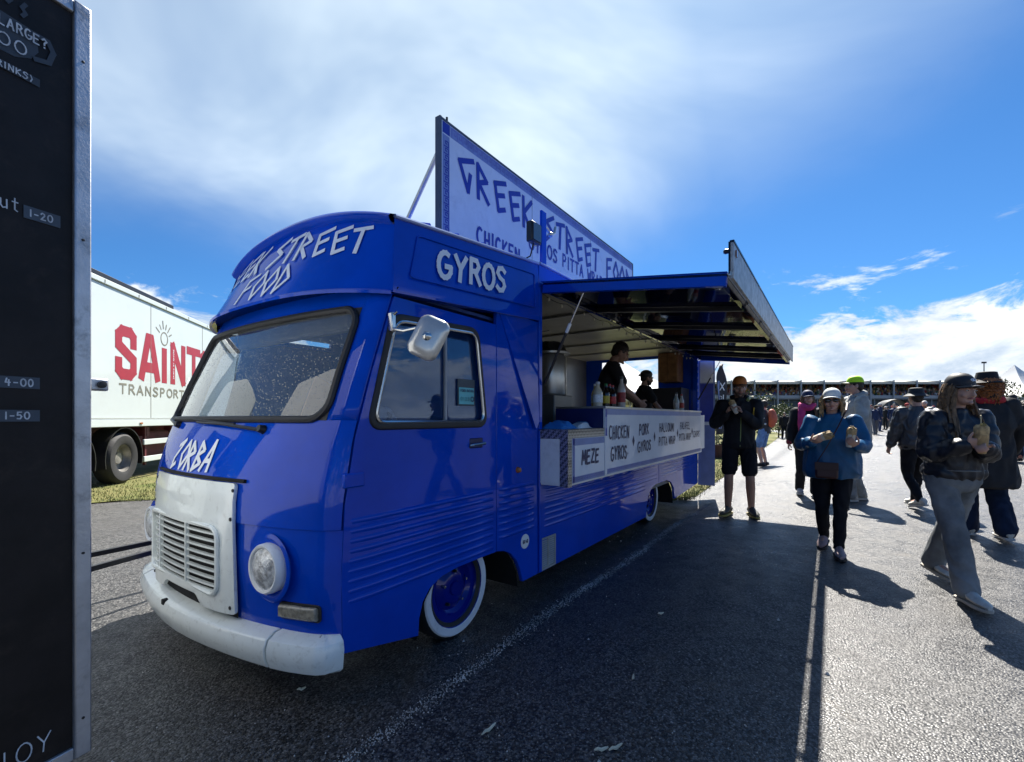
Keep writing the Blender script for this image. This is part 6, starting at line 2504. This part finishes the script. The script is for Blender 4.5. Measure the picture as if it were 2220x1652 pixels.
    for i in range(2):
        if legs == 'shorts':
            end = HJ[i].lerp(knee[i], .86)
            limb(t_, [HJ[i], HJ[i].lerp(knee[i], .5), end], [.102 * k * lw, .094 * k * lw, .086 * k * lw])
        elif legs == 'wide':
            limb(t_, [HJ[i], HJ[i].lerp(knee[i], .5), knee[i], knee[i].lerp(ank[i], .5), ank[i] + Vector((0, 0, -.005))], [.112 * k * lw, .100 * k * lw, .086 * k * lw, .086 * k * lw, .088 * k * lw])
        elif legs == 'slim':
            limb(t_, [HJ[i], HJ[i].lerp(knee[i], .5), knee[i], knee[i].lerp(ank[i], .35), ank[i] + Vector((0, 0, -.005))], [.108 * k * lw, .092 * k * lw, .064 * k * lw, .062 * k * lw, .045 * k * lw])
        else:
            limb(t_, [HJ[i], HJ[i].lerp(knee[i], .5), knee[i], knee[i].lerp(ank[i], .5), ank[i] + Vector((0, 0, .0))], [.104 * k * lw, .092 * k * lw, .075 * k * lw, .070 * k * lw, .062 * k * lw])
    remesh(t_, 'shorts' if legs == 'shorts' else 'trousers', voxel, bm_, root, 4, (.0095 * k, 10, loc[0]))

    # ---- upper clothing
    tm = topmat or mat('cloth_t_%0.2f_%0.2f_%0.2f' % top, top, .75, var=.2, vscale=8, bump=.2, bscale=120, spec=.3)
    j = MB()
    g = girth
    rowsd = [(-hem - .02, .165 * g, .128 * g), (-hem + .04, .180 * g, .140 * g), (.03, .178 * g, .140 * g), (.15, .168 * g, .135 * g), (.30, .182 * g, .138 * g), (.42, .185 * (1 + (g - 1) * .4), .128), (.485, .145, .105), (.53, .085, .085), (.565, .074, .078)]
    if hem > .2:
        rowsd[0] = (-hem - .02, .20 * g, .165 * g)
        rowsd[1] = (-hem + .06, .205 * g, .165 * g)
    j.loft([ellring(hip + sp * s_ * k * Ls / .545, rx * k, ry * k, MT) for s_, rx, ry in rowsd])
    ar = {'jacket': 1.0, 'puffer': 1.14, 'hoodie': 1.1, 'tee': .92, 'coat': 1.12}[topkind]
    for i in range(2):
        if topkind == 'tee':
            limb(j, [S_[i], S_[i].lerp(el[i], .4), S_[i].lerp(el[i], .75)], [.078 * k, .070 * k, .066 * k])
        else:
            limb(j, [S_[i], S_[i].lerp(el[i], .5), el[i], el[i].lerp(wr[i], .5), el[i].lerp(wr[i], .95)], [.080 * k * ar, .074 * k * ar, .066 * k * ar, .058 * k * ar, .046 * k * (1 + (ar - 1) * .4)])
    segs = [(hip - sp * .05, neck)] + [(S_[i], el[i]) for i in range(2)] + [(el[i], wr[i]) for i in range(2)]
    qu = (.0065 * k, .08, segs[1:]) if topkind == 'puffer' else None
    remesh(j, {'tee': 't_shirt'}.get(topkind, topkind), voxel, tm, root, 4, (.0135 * k if topkind != 'tee' else .006, 7.5 if topkind != 'puffer' else 13, loc[1]), qu)
    if topkind in ('hoodie', 'jacket', 'coat'):
        c_ = MB()
        limb(c_, [neck + MT @ Vector((-.07, .03, .02)) * k, neck + MT @ Vector((-.085, -.04, .035)) * k, neck + MT @ Vector((0, -.095, .045)) * k, neck + MT @ Vector((.085, -.04, .035)) * k, neck + MT @ Vector((.07, .03, .02)) * k],
             [.022 * k, .030 * k, .038 * k if topkind == 'jacket' else .055 * k, .030 * k, .022 * k], 10)
        remesh(c_, 'hood' if topkind == 'hoodie' else 'collar', voxel, tm, root, 3, (.004, 20, 3))

    # ---- hair and hat
    if hair:
        kind, hm = hair
        if kind == 'short':
            e_ = MB()
            e_.ball(hv(0, -.026, .036), (.080 * k, .094 * k, .092 * k), 18, 12, HM)
            e_.ball(hv(0, -.055, -.01), (.070 * k, .055 * k, .07 * k), 16, 10, HM)
            remesh(e_, 'hair', .011, hm, root, 2, (.006, 45, 2))
        else:
            rr = random.Random(5)
            e_ = MB()
            nL, Lh = {'bob': (150, .21), 'long': (240, .46), 'curly': (260, .24)}[kind]
            for q in range(nL):
                az = R(rr.uniform(62, 298))
                ca, sa = math.cos(az - math.pi / 2 + math.pi), math.sin(az - math.pi / 2 + math.pi)
                el_ = rr.uniform(.1, 1.0)
                dirx = Vector((math.sin(az) * 1.0, math.cos(az), 0))
                r0 = Vector((dirx.x * .079, dirx.y * .098 - .02, 0))
                pts = []
                L = Lh * rr.uniform(.7, 1.05)
                ph = rr.uniform(0, 6.28)
                nn = 8
                for w in range(nn):
                    tt = w / (nn - 1)
                    zz = .085 - el_ * .06 - tt * L
                    bulge = 1.0 + {'long': .16, 'bob': .30, 'curly': .42}[kind] * math.sin(min(1, tt * 1.5) * 2.2) + rr.uniform(-.03, .03)
                    xx = r0.x * bulge + .012 * math.sin(ph + tt * (5 if kind != 'curly' else 16))
                    yy = r0.y * bulge + .012 * math.cos(ph + tt * (4 if kind != 'curly' else 14))
                    if kind == 'long' and tt > .45:
                        yy += (.055 + .05 * (1 if dirx.y > -.3 else -1.2)) * (tt - .45) * 1.6
                        xx += dirx.x * .05 * (tt - .45)
                    top_ = math.sqrt(max(0, 1 - max(0, (zz - .02) / .10) ** 2)) if zz > .02 else 1
                    pts.append(hc + HM @ (Vector((xx * top_, yy * top_, min(zz, .115))) * k))
                rad = [.006 * k] + [.0095 * k] * (nn - 3) + [.007 * k, .002 * k]
                e_.tube(pts, rad, 5)
            e_.ball(hv(0, -.024, .034), (.080 * k, .096 * k, .092 * k), 16, 10, HM)
            if kind != 'long':
                e_.ball(hv(0, -.05, -.03), (.078 * k, .06 * k, .07 * k), 14, 8, HM)
            else:
                e_.ball(hv(0, -.055, -.06), (.078 * k, .05 * k, .10 * k), 14, 8, HM)
            e_.build('hair', hm, root, fix=False)
    if hat:
        kind, hm = hat[0], hat[1]
        rows = []
        if kind == 'cap':
            for tt in (0, .15, .3, .45, .6, .75, .88, .97):
                a = tt * math.pi / 2
                rr_ = math.cos(a) ** .75
                rows.append([hv(.087 * rr_ * math.cos(2 * math.pi * q / 24), -.016 + .106 * rr_ * math.sin(2 * math.pi * q / 24), .048 + .100 * math.sin(a)) for q in range(24)])
            e_ = MB()
            e_.grid(rows, True)
            e_.f.append(tuple(range(len(e_.v) - 24, len(e_.v))))
            e_.mi.append(0)
            co_ = e_.build('cap', hm, root)
            e_ = MB()
            rr_ = []
            for s_ in (0, .35, .7, 1.0):
                row = []
                for q in range(13):
                    a = R(18 + 144 * q / 12)
                    x, y = .084 * math.cos(a), -.016 + .100 * math.sin(a)
                    ext = s_ * .075 * math.sin(a) ** .6
                    row.append(hv(x * (1 + .04 * s_), y + ext, .056 - .016 * (x / .08) ** 2 - .012 * s_))
                rr_.append(row)
            e_.grid(rr_)
            e_.build('brim', hat[2] if len(hat) > 2 else hm, co_, solid=.006)
            e_ = MB()
            e_.ball(hv(0, -.016, .147), (.008 * k, .008 * k, .004 * k), 8, 6)
            e_.build('cap_button', hm, co_)
            if len(hat) > 3:
                e_ = MB()
                strokes(e_, [arc(-.004, .0, .011, .008, 0, 360, 10), arc(.012, -.002, .010, .008, 0, 360, 10)], lambda s_, t2, h_: hv(s_, .074 + .02 - t2 * .55 + h_, .092 + t2), .005)
                e_.build('cap_emblem', LETTER_W, co_, fix=False)
        else:
            for r_, z_ in ((.145, .012), (.150, .018), (.118, .040), (.094, .058), (.088, .10), (.080, .135), (.060, .142), (.01, .144)):
                rows.append([hv(r_ * math.cos(2 * math.pi * q / 24), -.014 + r_ * 1.12 * math.sin(2 * math.pi * q / 24), z_) for q in range(24)])
            e_ = MB()
            e_.grid(rows, True)
            e_.build('bucket_hat', hm, root, solid=.004)
    pc = []
    for i in range(2):
        if palm:
            dd, nn = Vector(palm[i][0]).normalized(), Vector(palm[i][1])
            nn = (nn - dd * nn.dot(dd)).normalized()
            pc.append(wr[i] + dd * .07 * k + nn * .042 * k)
        else:
            pc.append(wr[i])
    info = dict(pc=pc, root=root, k=k, wr=wr, el=el, S=S_, neck=neck, hip=hip, MT=MT, hc=hc, sp=sp, hv=hv, body=body)
    return info


def local_thing(name, label, cat, person_root, pos, group=None):
    """a thing held by a person: top-level, at a point given in the person's frame"""
    M = Matrix.Translation(person_root.location) @ Matrix.Rotation(person_root.rotation_euler.z, 4, 'Z')
    p = M @ Vector(pos)
    o = empty(name, p, person_root.rotation_euler.z)
    tag(o, label, cat, group)
    return o


PITTA = mat('pitta_bread', (.50, .34, .16), .75, var=.35, vscale=30, bump=.4, bscale=60)
WRAPP = mat('wrap_paper', (.62, .58, .48), .6, var=.15, vscale=20)
KRAFT = mat('kraft_paper', (.42, .27, .12), .7, var=.15, vscale=15)
FILL = mat('salad_filling', (.28, .20, .06), .6, var=.8, vscale=60)


def wrap_food(name, label, info, pos, axis, paper, L=.17, straw=False):
    e = local_thing(name, label, 'food', info['root'], pos)
    ax = Vector(axis).normalized()
    m_ = MB()
    m_.lathe([(0, -L * .5), (.022, -L * .5), (.030, -L * .3), (.036, .0), (.038, L * .18), (.036, L * .19), (.034, L * .1)], (0, 0, 0), ax, 20)
    m_.build('paper', paper, e)
    m_ = MB()
    x = ax.orthogonal().normalized()
    y = ax.cross(x)
    rows = []
    for i, (r_, hh) in enumerate(((.033, .0), (.036, .15), (.038, .32), (.036, .45), (.028, .53), (.012, .56))):
        rows.append([ax * hh * L + (x * math.cos(2 * math.pi * q / 18) + y * math.sin(2 * math.pi * q / 18)) * r_ * (1 + .12 * math.sin(q * 2.3 + i)) for q in range(18)])
    m_.loft(rows)
    m_.build('pitta', PITTA, e)
    m_ = MB()
    rr = random.Random(label)
    for q in range(16):
        p = ax * L * rr.uniform(.42, .60) + x * rr.uniform(-.024, .024) + y * rr.uniform(-.024, .024)
        m_.ball(p, (rr.uniform(.005, .011), rr.uniform(.005, .009), .007), 6, 4)
    m_.build('filling', FILL, e)
    if straw:
        MB().tube([ax * L * .3, ax * L * .9 + x * .02], .0035, 6).build('wooden_fork', mat('fork_wood', (.6, .52, .33), .6), e)
    return e

# ---- the people near the truck
K = lambda n, c, **kw: mat(n, c, kw.pop('rough', .75), **kw)
NYLON = mat('black_nylon', (.010, .011, .014), .42, var=.25, vscale=10, bump=.15, bscale=90, spec=.4)
HAIR_BR = mat('brown_hair', (.16, .095, .045), .5, var=.5, vscale=30)
HAIR_BL = mat('blonde_hair', (.34, .23, .11), .5, var=.4, vscale=30)
HAIR_GI = mat('ginger_hair', (.30, .10, .025), .55, var=.4, vscale=40)
HAIR_DK = mat('dark_hair', (.02, .014, .010), .6, var=.4, vscale=40)

p1 = person('man in orange cap, black jacket and shorts eating a wrap by the hatch', (2.99, 6.07), (-.45, -.9), 1.79, 'tan', top=(.010, .010, .013), bottom=(.009, .010, .014),
            feet=((-.14, .0, 0, 16), (.13, .05, 0, -20)), hands=((-.03, .25, 1.30), (.14, .25, 1.30)), elbows=((-.55, -.1, -1), (.55, -.1, -1)), legs='shorts', legw=1.0,
            hat=('cap', mat('orange_cap', (.46, .14, .02), .7), mat('dark_brim', (.12, .05, .02), .7)), hair=('short', HAIR_DK), palm=(((.35, .25, .8), (.8, .2, -.2)), ((-.35, .25, .8), (-.8, .2, -.2))),
            shoes=((.06, .06, .05), mat('gold_sole', (.34, .27, .07), .6)), girth=1.06, head=(8, -10), beard=mat('stubble', (.10, .06, .04), .8), hem=.05)
wrap_food('wrap', 'foil-and-paper gyros wrap held to the mouth by the orange-capped man', p1, p1['pc'][0].lerp(p1['pc'][1], .5) + Vector((0, 0, .03)), (.3, -.2, .8), WRAPP)
r_ = p1['root']
MB().tube([(-.02, .155, 1.36), (-.02, .158, 1.2), (-.015, .152, 1.0), (-.01, .15, .90)], .006, 6).build('zip', mat('lime_trim', (.25, .30, .10), .6), r_)
MB().tube([(-.10, .075, 1.50), (-.105, .0, 1.53), (-.06, -.06, 1.545)], .018, 8).build('lining', MATS['lime_trim'], r_)
for s_ in (0, .05):
    MB().tube([(-.17 - s_, .125, 1.40 - s_), (-.16 - s_, .148, 1.28 - s_)], .008, 6).build('yellow_flash', mat('yellow_flash', (.55, .33, .02), .6), r_)

p2 = person('woman in blue jacket, white cap and sunglasses holding two wraps', (3.12, 4.50), (-.57, -.82), 1.56, 'fair', top=(.010, .075, .17), bottom=(.005, .006, .010), female=True, girth=1.48,
            feet=((-.06, .20, 0, 6), (.07, -.16, .04, -8)), hands=((-.20, .34, 1.17), (.17, .35, 1.20)), elbows=((-.6, -.5, -.8), (.6, -.5, -.8)), legs='slim', legw=.98,
            hat=('cap', mat('white_cap', (.66, .68, .66), .7)), hair=('bob', HAIR_BL), glasses=True, palm=(((.35, .6, .35), (.5, .1, .8)), ((-.55, .6, .2), (-.4, -.1, .85))),
            shoes=((.30, .22, .22), SOLEK), voxel=.0095, hem=.10, topmat=mat('blue_shell', (.008, .085, .20), .45, var=.2, vscale=6, bump=.15, bscale=70, spec=.4), shoulder=1.12)
wrap_food('wrap', 'open pitta wrap tilted sideways in the right hand of the woman in blue', p2, p2['pc'][1] + Vector((-.02, 0, .0)), (-.85, .15, .35), WRAPP)
wrap_food('wrap', 'upright paper-wrapped pitta in the left hand of the woman in blue', p2, p2['pc'][0] + Vector((.0, 0, .02)), (-.15, .1, .95), WRAPP)
e = local_thing('crossbody_bag', 'dark red-brown crossbody bag on the hip of the woman in blue', 'bag', p2['root'], (.04, .25, .82))
BAGM = mat('maroon_leather', (.040, .012, .012), .5)
MB().box(-.09, .09, -.03, .03, -.09, .06).build('pouch', BAGM, e, bevel=.02)
MB().box(-.092, .092, .031, .036, -.01, .062).build('bag_flap', BAGM, e, bevel=.002)
MB().tube([(.08, 0, .05), (.0, .0, .20), (-.09, -.005, .40), (-.15, -.06, .55), (-.16, -.20, .62), (-.10, -.36, .55), (.05, -.46, .3)], .009, 6, flat=.5).build('strap', BAGM, e)

p3 = person('young woman in black puffer, black cap and grey jeans carrying a wrap', (3.33, 3.50), (-.10, -1), 1.62, 'fair', female=True, top=(.01, .011, .014), girth=1.12,
            feet=((-.13, -.36, .045, 4), (.09, .26, 0, -6)), hands=((.035, .36, 1.19), (.15, .34, 1.215)), elbows=((-.4, -.3, -1), (.4, -.4, -1)), legs='wide', legw=.89,
            hat=('cap', mat('black_cap', (.016, .017, .021), .6), mat('black_cap_brim', (.022, .023, .027), .5), 1), hair=('long', HAIR_BR), palm=(((.75, .35, .25), (.15, .6, -.6)), ((-.5, .55, .35), (-.6, .1, .5))), topkind='puffer',
            topmat=mat('puffer_nylon', (.012, .014, .020), .42, var=.04, vscale=9, bump=.12, bscale=80, spec=.45), botmat=mat('grey_denim', (.17, .185, .195), .85, var=.35, vscale=3.5, bump=.3, bscale=220, spec=.2),
            shoes=((.50, .50, .46), mat('sole_cream', (.42, .39, .33), .7)), voxel=.0088, hem=-.03, head=(6, -4), curl=.85, lean=(0, .05))
wrap_food('wrap', 'kraft-paper wrap with a wooden fork held by the young woman', p3, p3['pc'][0].lerp(p3['pc'][1], .5) + Vector((0, .0, .035)), (.1, .1, .95), KRAFT, L=.19, straw=True)
# waistband and pocket stitching of the jeans
r_ = p3['root']
MB().tube([(.165 * math.cos(a), .035 + .13 * math.sin(a), .93) for a in [2 * math.pi * q / 28 for q in range(28)]], .012, 8, closed=True, flat=.5).build('waistband', MATS['grey_denim'], r_)

p4 = person('man in neon yellow cap and pale grey hooded tracksuit', (5.22, 7.0), (-.92, .25), 1.86, 'fair', top=(.36, .37, .35), bottom=(.24, .25, .25), feet=((-.10, .10, 0, 6), (.11, -.10, 0, -10)),
            hands=((-.20, .28, 1.08), (.24, .22, 1.02)), topkind='hoodie', hat=('cap', mat('neon_cap', (.50, .85, .01), .6), mat('neon_brim', (.03, .05, .01), .6)), hair=('short', HAIR_DK), girth=1.15,
            shoes=((.50, .47, .42), SOLE), hem=.12, legw=1.1)
MB().tube([(.16, .10, 1.50), (.19, .0, 1.56), (.20, -.10, 1.46), (.19, -.16, 1.2)], .016, 8, flat=.5).build('backpack_strap', BLACK, p4['root'])

p5 = person('woman in navy cap and pink scarf with a black and red jacket', (4.72, 7.37), (-.35, -.94), 1.66, 'fair', female=True, top=(.013, .012, .014), bottom=(.02, .02, .024), girth=1.12,
            feet=((-.08, .12, 0, 4), (.09, -.14, .02, -5)), hands=((-.24, .18, .95), (.30, .06, .78)), hat=('cap', mat('navy_cap', (.012, .025, .08), .7)), hair=('long', HAIR_BR), hem=.12,
            shoes=((.40, .36, .36), SOLE))
mb = MB()
limb(mb, [(.09, .05, 1.42), (.10, .10, 1.30), (.11, .13, 1.12), (.10, .14, .95)], [.05, .055, .05, .035], 12, flat=.5)
limb(mb, [(-.08, .03, 1.45), (0, .09, 1.40), (.08, .05, 1.44), (.07, -.06, 1.46), (-.05, -.08, 1.46)], [.04, .045, .045, .04, .035], 12)
remesh(mb, 'pink_scarf', .012, mat('hot_pink', (.55, .045, .19), .8, var=.15), p5['root'], 3, (.006, 20, 2))
mb = MB()
for i in range(2):
    limb(mb, [p5['el'][i].lerp(p5['wr'][i], .86), p5['el'][i].lerp(p5['wr'][i], .98)], [.05, .048], 12)
remesh(mb, 'red_cuffs', .011, mat('dark_red_cloth', (.20, .015, .03), .8), p5['root'], 2)

p6 = person('person in black bucket hat, red scarf and long dark coat', (5.12, 4.97), (.35, .94), 1.76, 'fair', female=True, top=(.012, .012, .014), bottom=(.012, .022, .05), girth=1.18,
            feet=((-.10, .14, 0, 4), (.10, -.12, .02, -6)), hands=((-.26, .16, .98), (.27, .12, .92)), hat=('bucket', mat('black_hat', (.012, .012, .013), .8)), hair=('curly', HAIR_GI), topkind='coat', hem=.36, legs='wide',
            shoes=((.50, .47, .40), SOLE), topmat=mat('black_wool', (.012, .012, .014), .8, var=.2, vscale=8, bump=.2, bscale=90))
mb = MB()
limb(mb, [(-.08, .03, 1.47), (0, .09, 1.44), (.08, .05, 1.47), (.07, -.07, 1.48), (-.06, -.08, 1.48), (-.09, 0, 1.47)], [.04, .045, .045, .045, .045, .04], 12)
remesh(mb, 'red_scarf', .012, mat('red_cloth', (.42, .02, .03), .8), p6['root'], 3, (.006, 20, 2))

p7 = person('person in dark bucket hat and charcoal puffer walking away', (5.70, 6.5), (.15, 1), 1.66, 'fair', top=(.045, .047, .05), bottom=(.008, .008, .010), girth=1.18,
            feet=((-.10, -.24, .06, 6), (.10, .20, 0, -6)), hands=((-.30, .12, .85), (.30, -.05, .80)), hat=('bucket', mat('navy_hat', (.008, .012, .02), .7)), hair=('short', HAIR_DK), topkind='puffer', hem=.05, legs='slim',
            shoes=((.55, .54, .50), SOLE), topmat=mat('charcoal_nylon', (.05, .052, .058), .40, var=.06, vscale=9, bump=.12, bscale=80))

p8 = person('man in black jacket and orange shoes walking at the far right', (13.35, 12.3), (.6, .75), 1.76, 'tan', top=(.010, .010, .012), bottom=(.014, .014, .018), feet=((-.10, .22, 0, 4), (.10, -.24, .06, -4)),
            hands=((-.26, .1, .85), (.28, -.06, .82)), hat=('cap', mat('plain_black_cap', (.013, .013, .015), .7)), hair=('short', HAIR_DK), shoes=((.42, .13, .06), SOLEK), voxel=.016, girth=1.1, hem=.08)
p9 = person('man in pale blue shorts and black-and-white top standing behind the orange-capped man', (6.72, 12.3), (-.6, .8), 1.75, 'fair', top=(.05, .05, .055), bottom=(.16, .27, .50), legs='shorts',
            hair=('short', HAIR_DK), shoes=((.03, .03, .03), SOLEK), voxel=.016, topkind='tee', hands=((-.16, .30, 1.12), (.18, .30, 1.12)), hem=.04)
mb = MB()
for q in range(14):
    a = random.Random(q).uniform(0, 6.28)
    mb.ball((.17 * math.cos(a), .12 * math.sin(a), .98 + .03 * q), (.035, .035, .03), 8, 6)
mb.build('white_print', WHITE_CLEAN, p9['root'], fix=False)
e = local_thing('backpack', 'small orange and grey backpack on the man behind the orange-capped man', 'backpack', p9['root'], (0, -.20, 1.28))
mb = MB()
limb(mb, [(0, 0, -.16), (0, -.03, 0), (0, 0, .16)], [.11, .14, .11], 14, flat=.7)
remesh(mb, 'bag', .016, mat('orange_nylon', (.55, .11, .05), .6), e, 3)
p10 = person('lone man in black standing far along the left edge of the path', (17.3, 29.3), (-.4, -.9), 1.72, 'fair', top=(.010, .010, .012), bottom=(.012, .012, .015), hair=('short', HAIR_DK), voxel=.022, shoes=((.02, .02, .02), SOLEK), hem=.06)
p13 = person('woman in dark coat and blue jeans at the very right edge', (14.3, 12.9), (.3, .95), 1.62, 'fair', female=True, top=(.02, .02, .025), bottom=(.10, .17, .30), hair=('bob', HAIR_DK), voxel=.016, feet=((-.08, -.16, .03, 0), (.09, .16, 0, 0)), hem=.1)


def truckpt(x, y):
    return (OX + AX * x - NX * y, OY + AY * x - NY * y)


fw = (AX * .42 + NX * .9, AY * .42 + NY * .9)
p11 = person('dark-haired seller in black bending over the counter inside the truck', truckpt(3.22, .46), fw, 1.80, 'dark', top=(.008, .008, .010), bottom=(.01, .01, .012), topkind='tee', hair=('short', HAIR_DK), z0=.50,
             hands=((-.10, .40, 1.02), (.16, .42, 1.02)), elbows=((-.9, -.3, -.4), (.9, -.3, -.4)), lean=(0, .14), head=(0, -32), girth=1.08, voxel=.013)
p12 = person('bearded seller in black with a knotted cap near the open rear of the truck', truckpt(5.05, .62), (AX * .55 + NX * .8, AY * .55 + NY * .8), 1.60, 'dark', top=(.007, .007, .009), bottom=(.01, .01, .012), topkind='tee', hair=('short', HAIR_DK), z0=.50,
             hands=((-.12, .36, 1.0), (.18, .36, 1.0)), elbows=((-.9, -.3, -.4), (.9, -.3, -.4)), lean=(0, .06), head=(0, -14), girth=1.12, voxel=.013, beard=HAIR_DK)
mb = MB()
mb.ball(p12['hv'](0, -.03, .055), (.082, .098, .075), 14, 8)
mb.ball(p12['hv'](0, -.125, .02), (.02, .03, .02), 8, 6)
mb.tube([p12['hv'](.0, -.125, .02), p12['hv'](.01, -.16, -.01)], [.010, .004], 6)
mb.build('knotted_cap', BLACK, p12['root'], fix=False)


# ---- the distant crowd
def far_person(x, y, h, ang, c_top, c_bot, c_hair, label, walk):
    k = h / 1.75
    m_ = MB()
    m_.cur = 1
    for s_ in (-1, 1):
        m_.tube([(s_ * .09 * k, 0, .93 * k), (s_ * .10 * k, .04 * s_ * walk * 2, .48 * k), (s_ * .10 * k, -.02 + .2 * s_ * walk, .06 * k)], [.09 * k, .065 * k, .05 * k], 8)
    m_.cur = 0
    m_.tube([(0, 0, .85 * k), (0, 0, 1.0 * k), (0, 0, 1.25 * k), (0, 0, 1.42 * k), (0, 0, 1.49 * k)], [.16 * k, .165 * k, .18 * k, .17 * k, .07 * k], 10, flat=.7, up=(0, 1, 0))
    for s_ in (-1, 1):
        m_.tube([(s_ * .19 * k, 0, 1.42 * k), (s_ * .25 * k, -.03, 1.14 * k), (s_ * .24 * k, .06 - .1 * s_ * walk, .90 * k)], [.065 * k, .055 * k, .04 * k], 8)
    m_.cur = 2
    m_.ball((0, .01, 1.60 * k), (.078 * k, .09 * k, .11 * k), 10, 8)
    for s_ in (-1, 1):
        m_.ball((s_ * .24 * k, .06 - .1 * s_ * walk, .84 * k), .045 * k, 6, 5)
    m_.cur = 3
    m_.ball((0, -.018, 1.645 * k), (.086 * k, .096 * k, .085 * k), 10, 8)
    m_.cur = 1
    for s_ in (-1, 1):
        m_.ball((s_ * .10 * k, .05 + .2 * s_ * walk, .04 * k), (.05 * k, .12 * k, .04 * k), 8, 5)
    o = m_.build('person', [c_top[1], c_bot[1], SKIN['fair'], c_hair[1]], None, fix=False)
    o.location = (x, y, gz(x, y))
    o.rotation_euler = (0, 0, ang)
    tag(o, label, 'person', 'distant crowd on the path')


TOPS = [('black', (.012, .012, .014)), ('navy', (.015, .03, .09)), ('white', (.60, .60, .58)), ('red', (.35, .03, .03)), ('grey', (.18, .18, .19)), ('orange', (.50, .16, .03)), ('teal', (.03, .16, .18)), ('pale blue', (.22, .32, .48)), ('cream', (.5, .45, .34))]
BOTS = [('black', (.012, .012, .014)), ('blue', (.03, .05, .12)), ('tan', (.28, .22, .14)), ('grey', (.12, .12, .13))]
HATS = [('dark hair', (.02, .015, .01)), ('a white cap', (.6, .6, .58)), ('fair hair', (.28, .19, .09)), ('a red cap', (.35, .03, .03))]
TM = [(n_, mat('crowd_top_' + n_.replace(' ', '_'), c, .8)) for n_, c in TOPS]
BM = [(n_, mat('crowd_leg_' + n_, c, .8)) for n_, c in BOTS]
HT = [(n_, mat('crowd_head_' + n_.replace(' ', '_'), c, .8)) for n_, c in HATS]
rr = random.Random(21)
combos = [(a, b, c) for a in TM for b in BM for c in HT]
rr.shuffle(combos)
combos.sort(key=lambda q: 0 if q[0][0] in ('black', 'navy', 'grey') else (1 if rr.random() < .6 else 2))
spots = []
for q in range(26):                      # knot of people by the dark shelter
    Z = rr.uniform(24, 52)
    spots.append(((rr.uniform(1868, 1975) - 1110) / 1000 * Z, Z))
for q in range(34):                      # along the right
    Z = rr.uniform(17, 55)
    spots.append(((rr.uniform(1960, 2225) - 1110) / 1000 * Z, Z))
for q in range(5):
    Z = rr.uniform(40, 60)
    spots.append(((rr.uniform(1690, 1850) - 1110) / 1000 * Z, Z))
for q, (x, y) in enumerate(spots):
    a, b, c = combos[q]
    far_person(x, y, rr.uniform(1.58, 1.84), rr.uniform(0, 6.28), a, b, c, 'distant walker with %s, %s top and %s legwear' % (c[0], a[0], b[0]), rr.choice((0, .6, 1)))
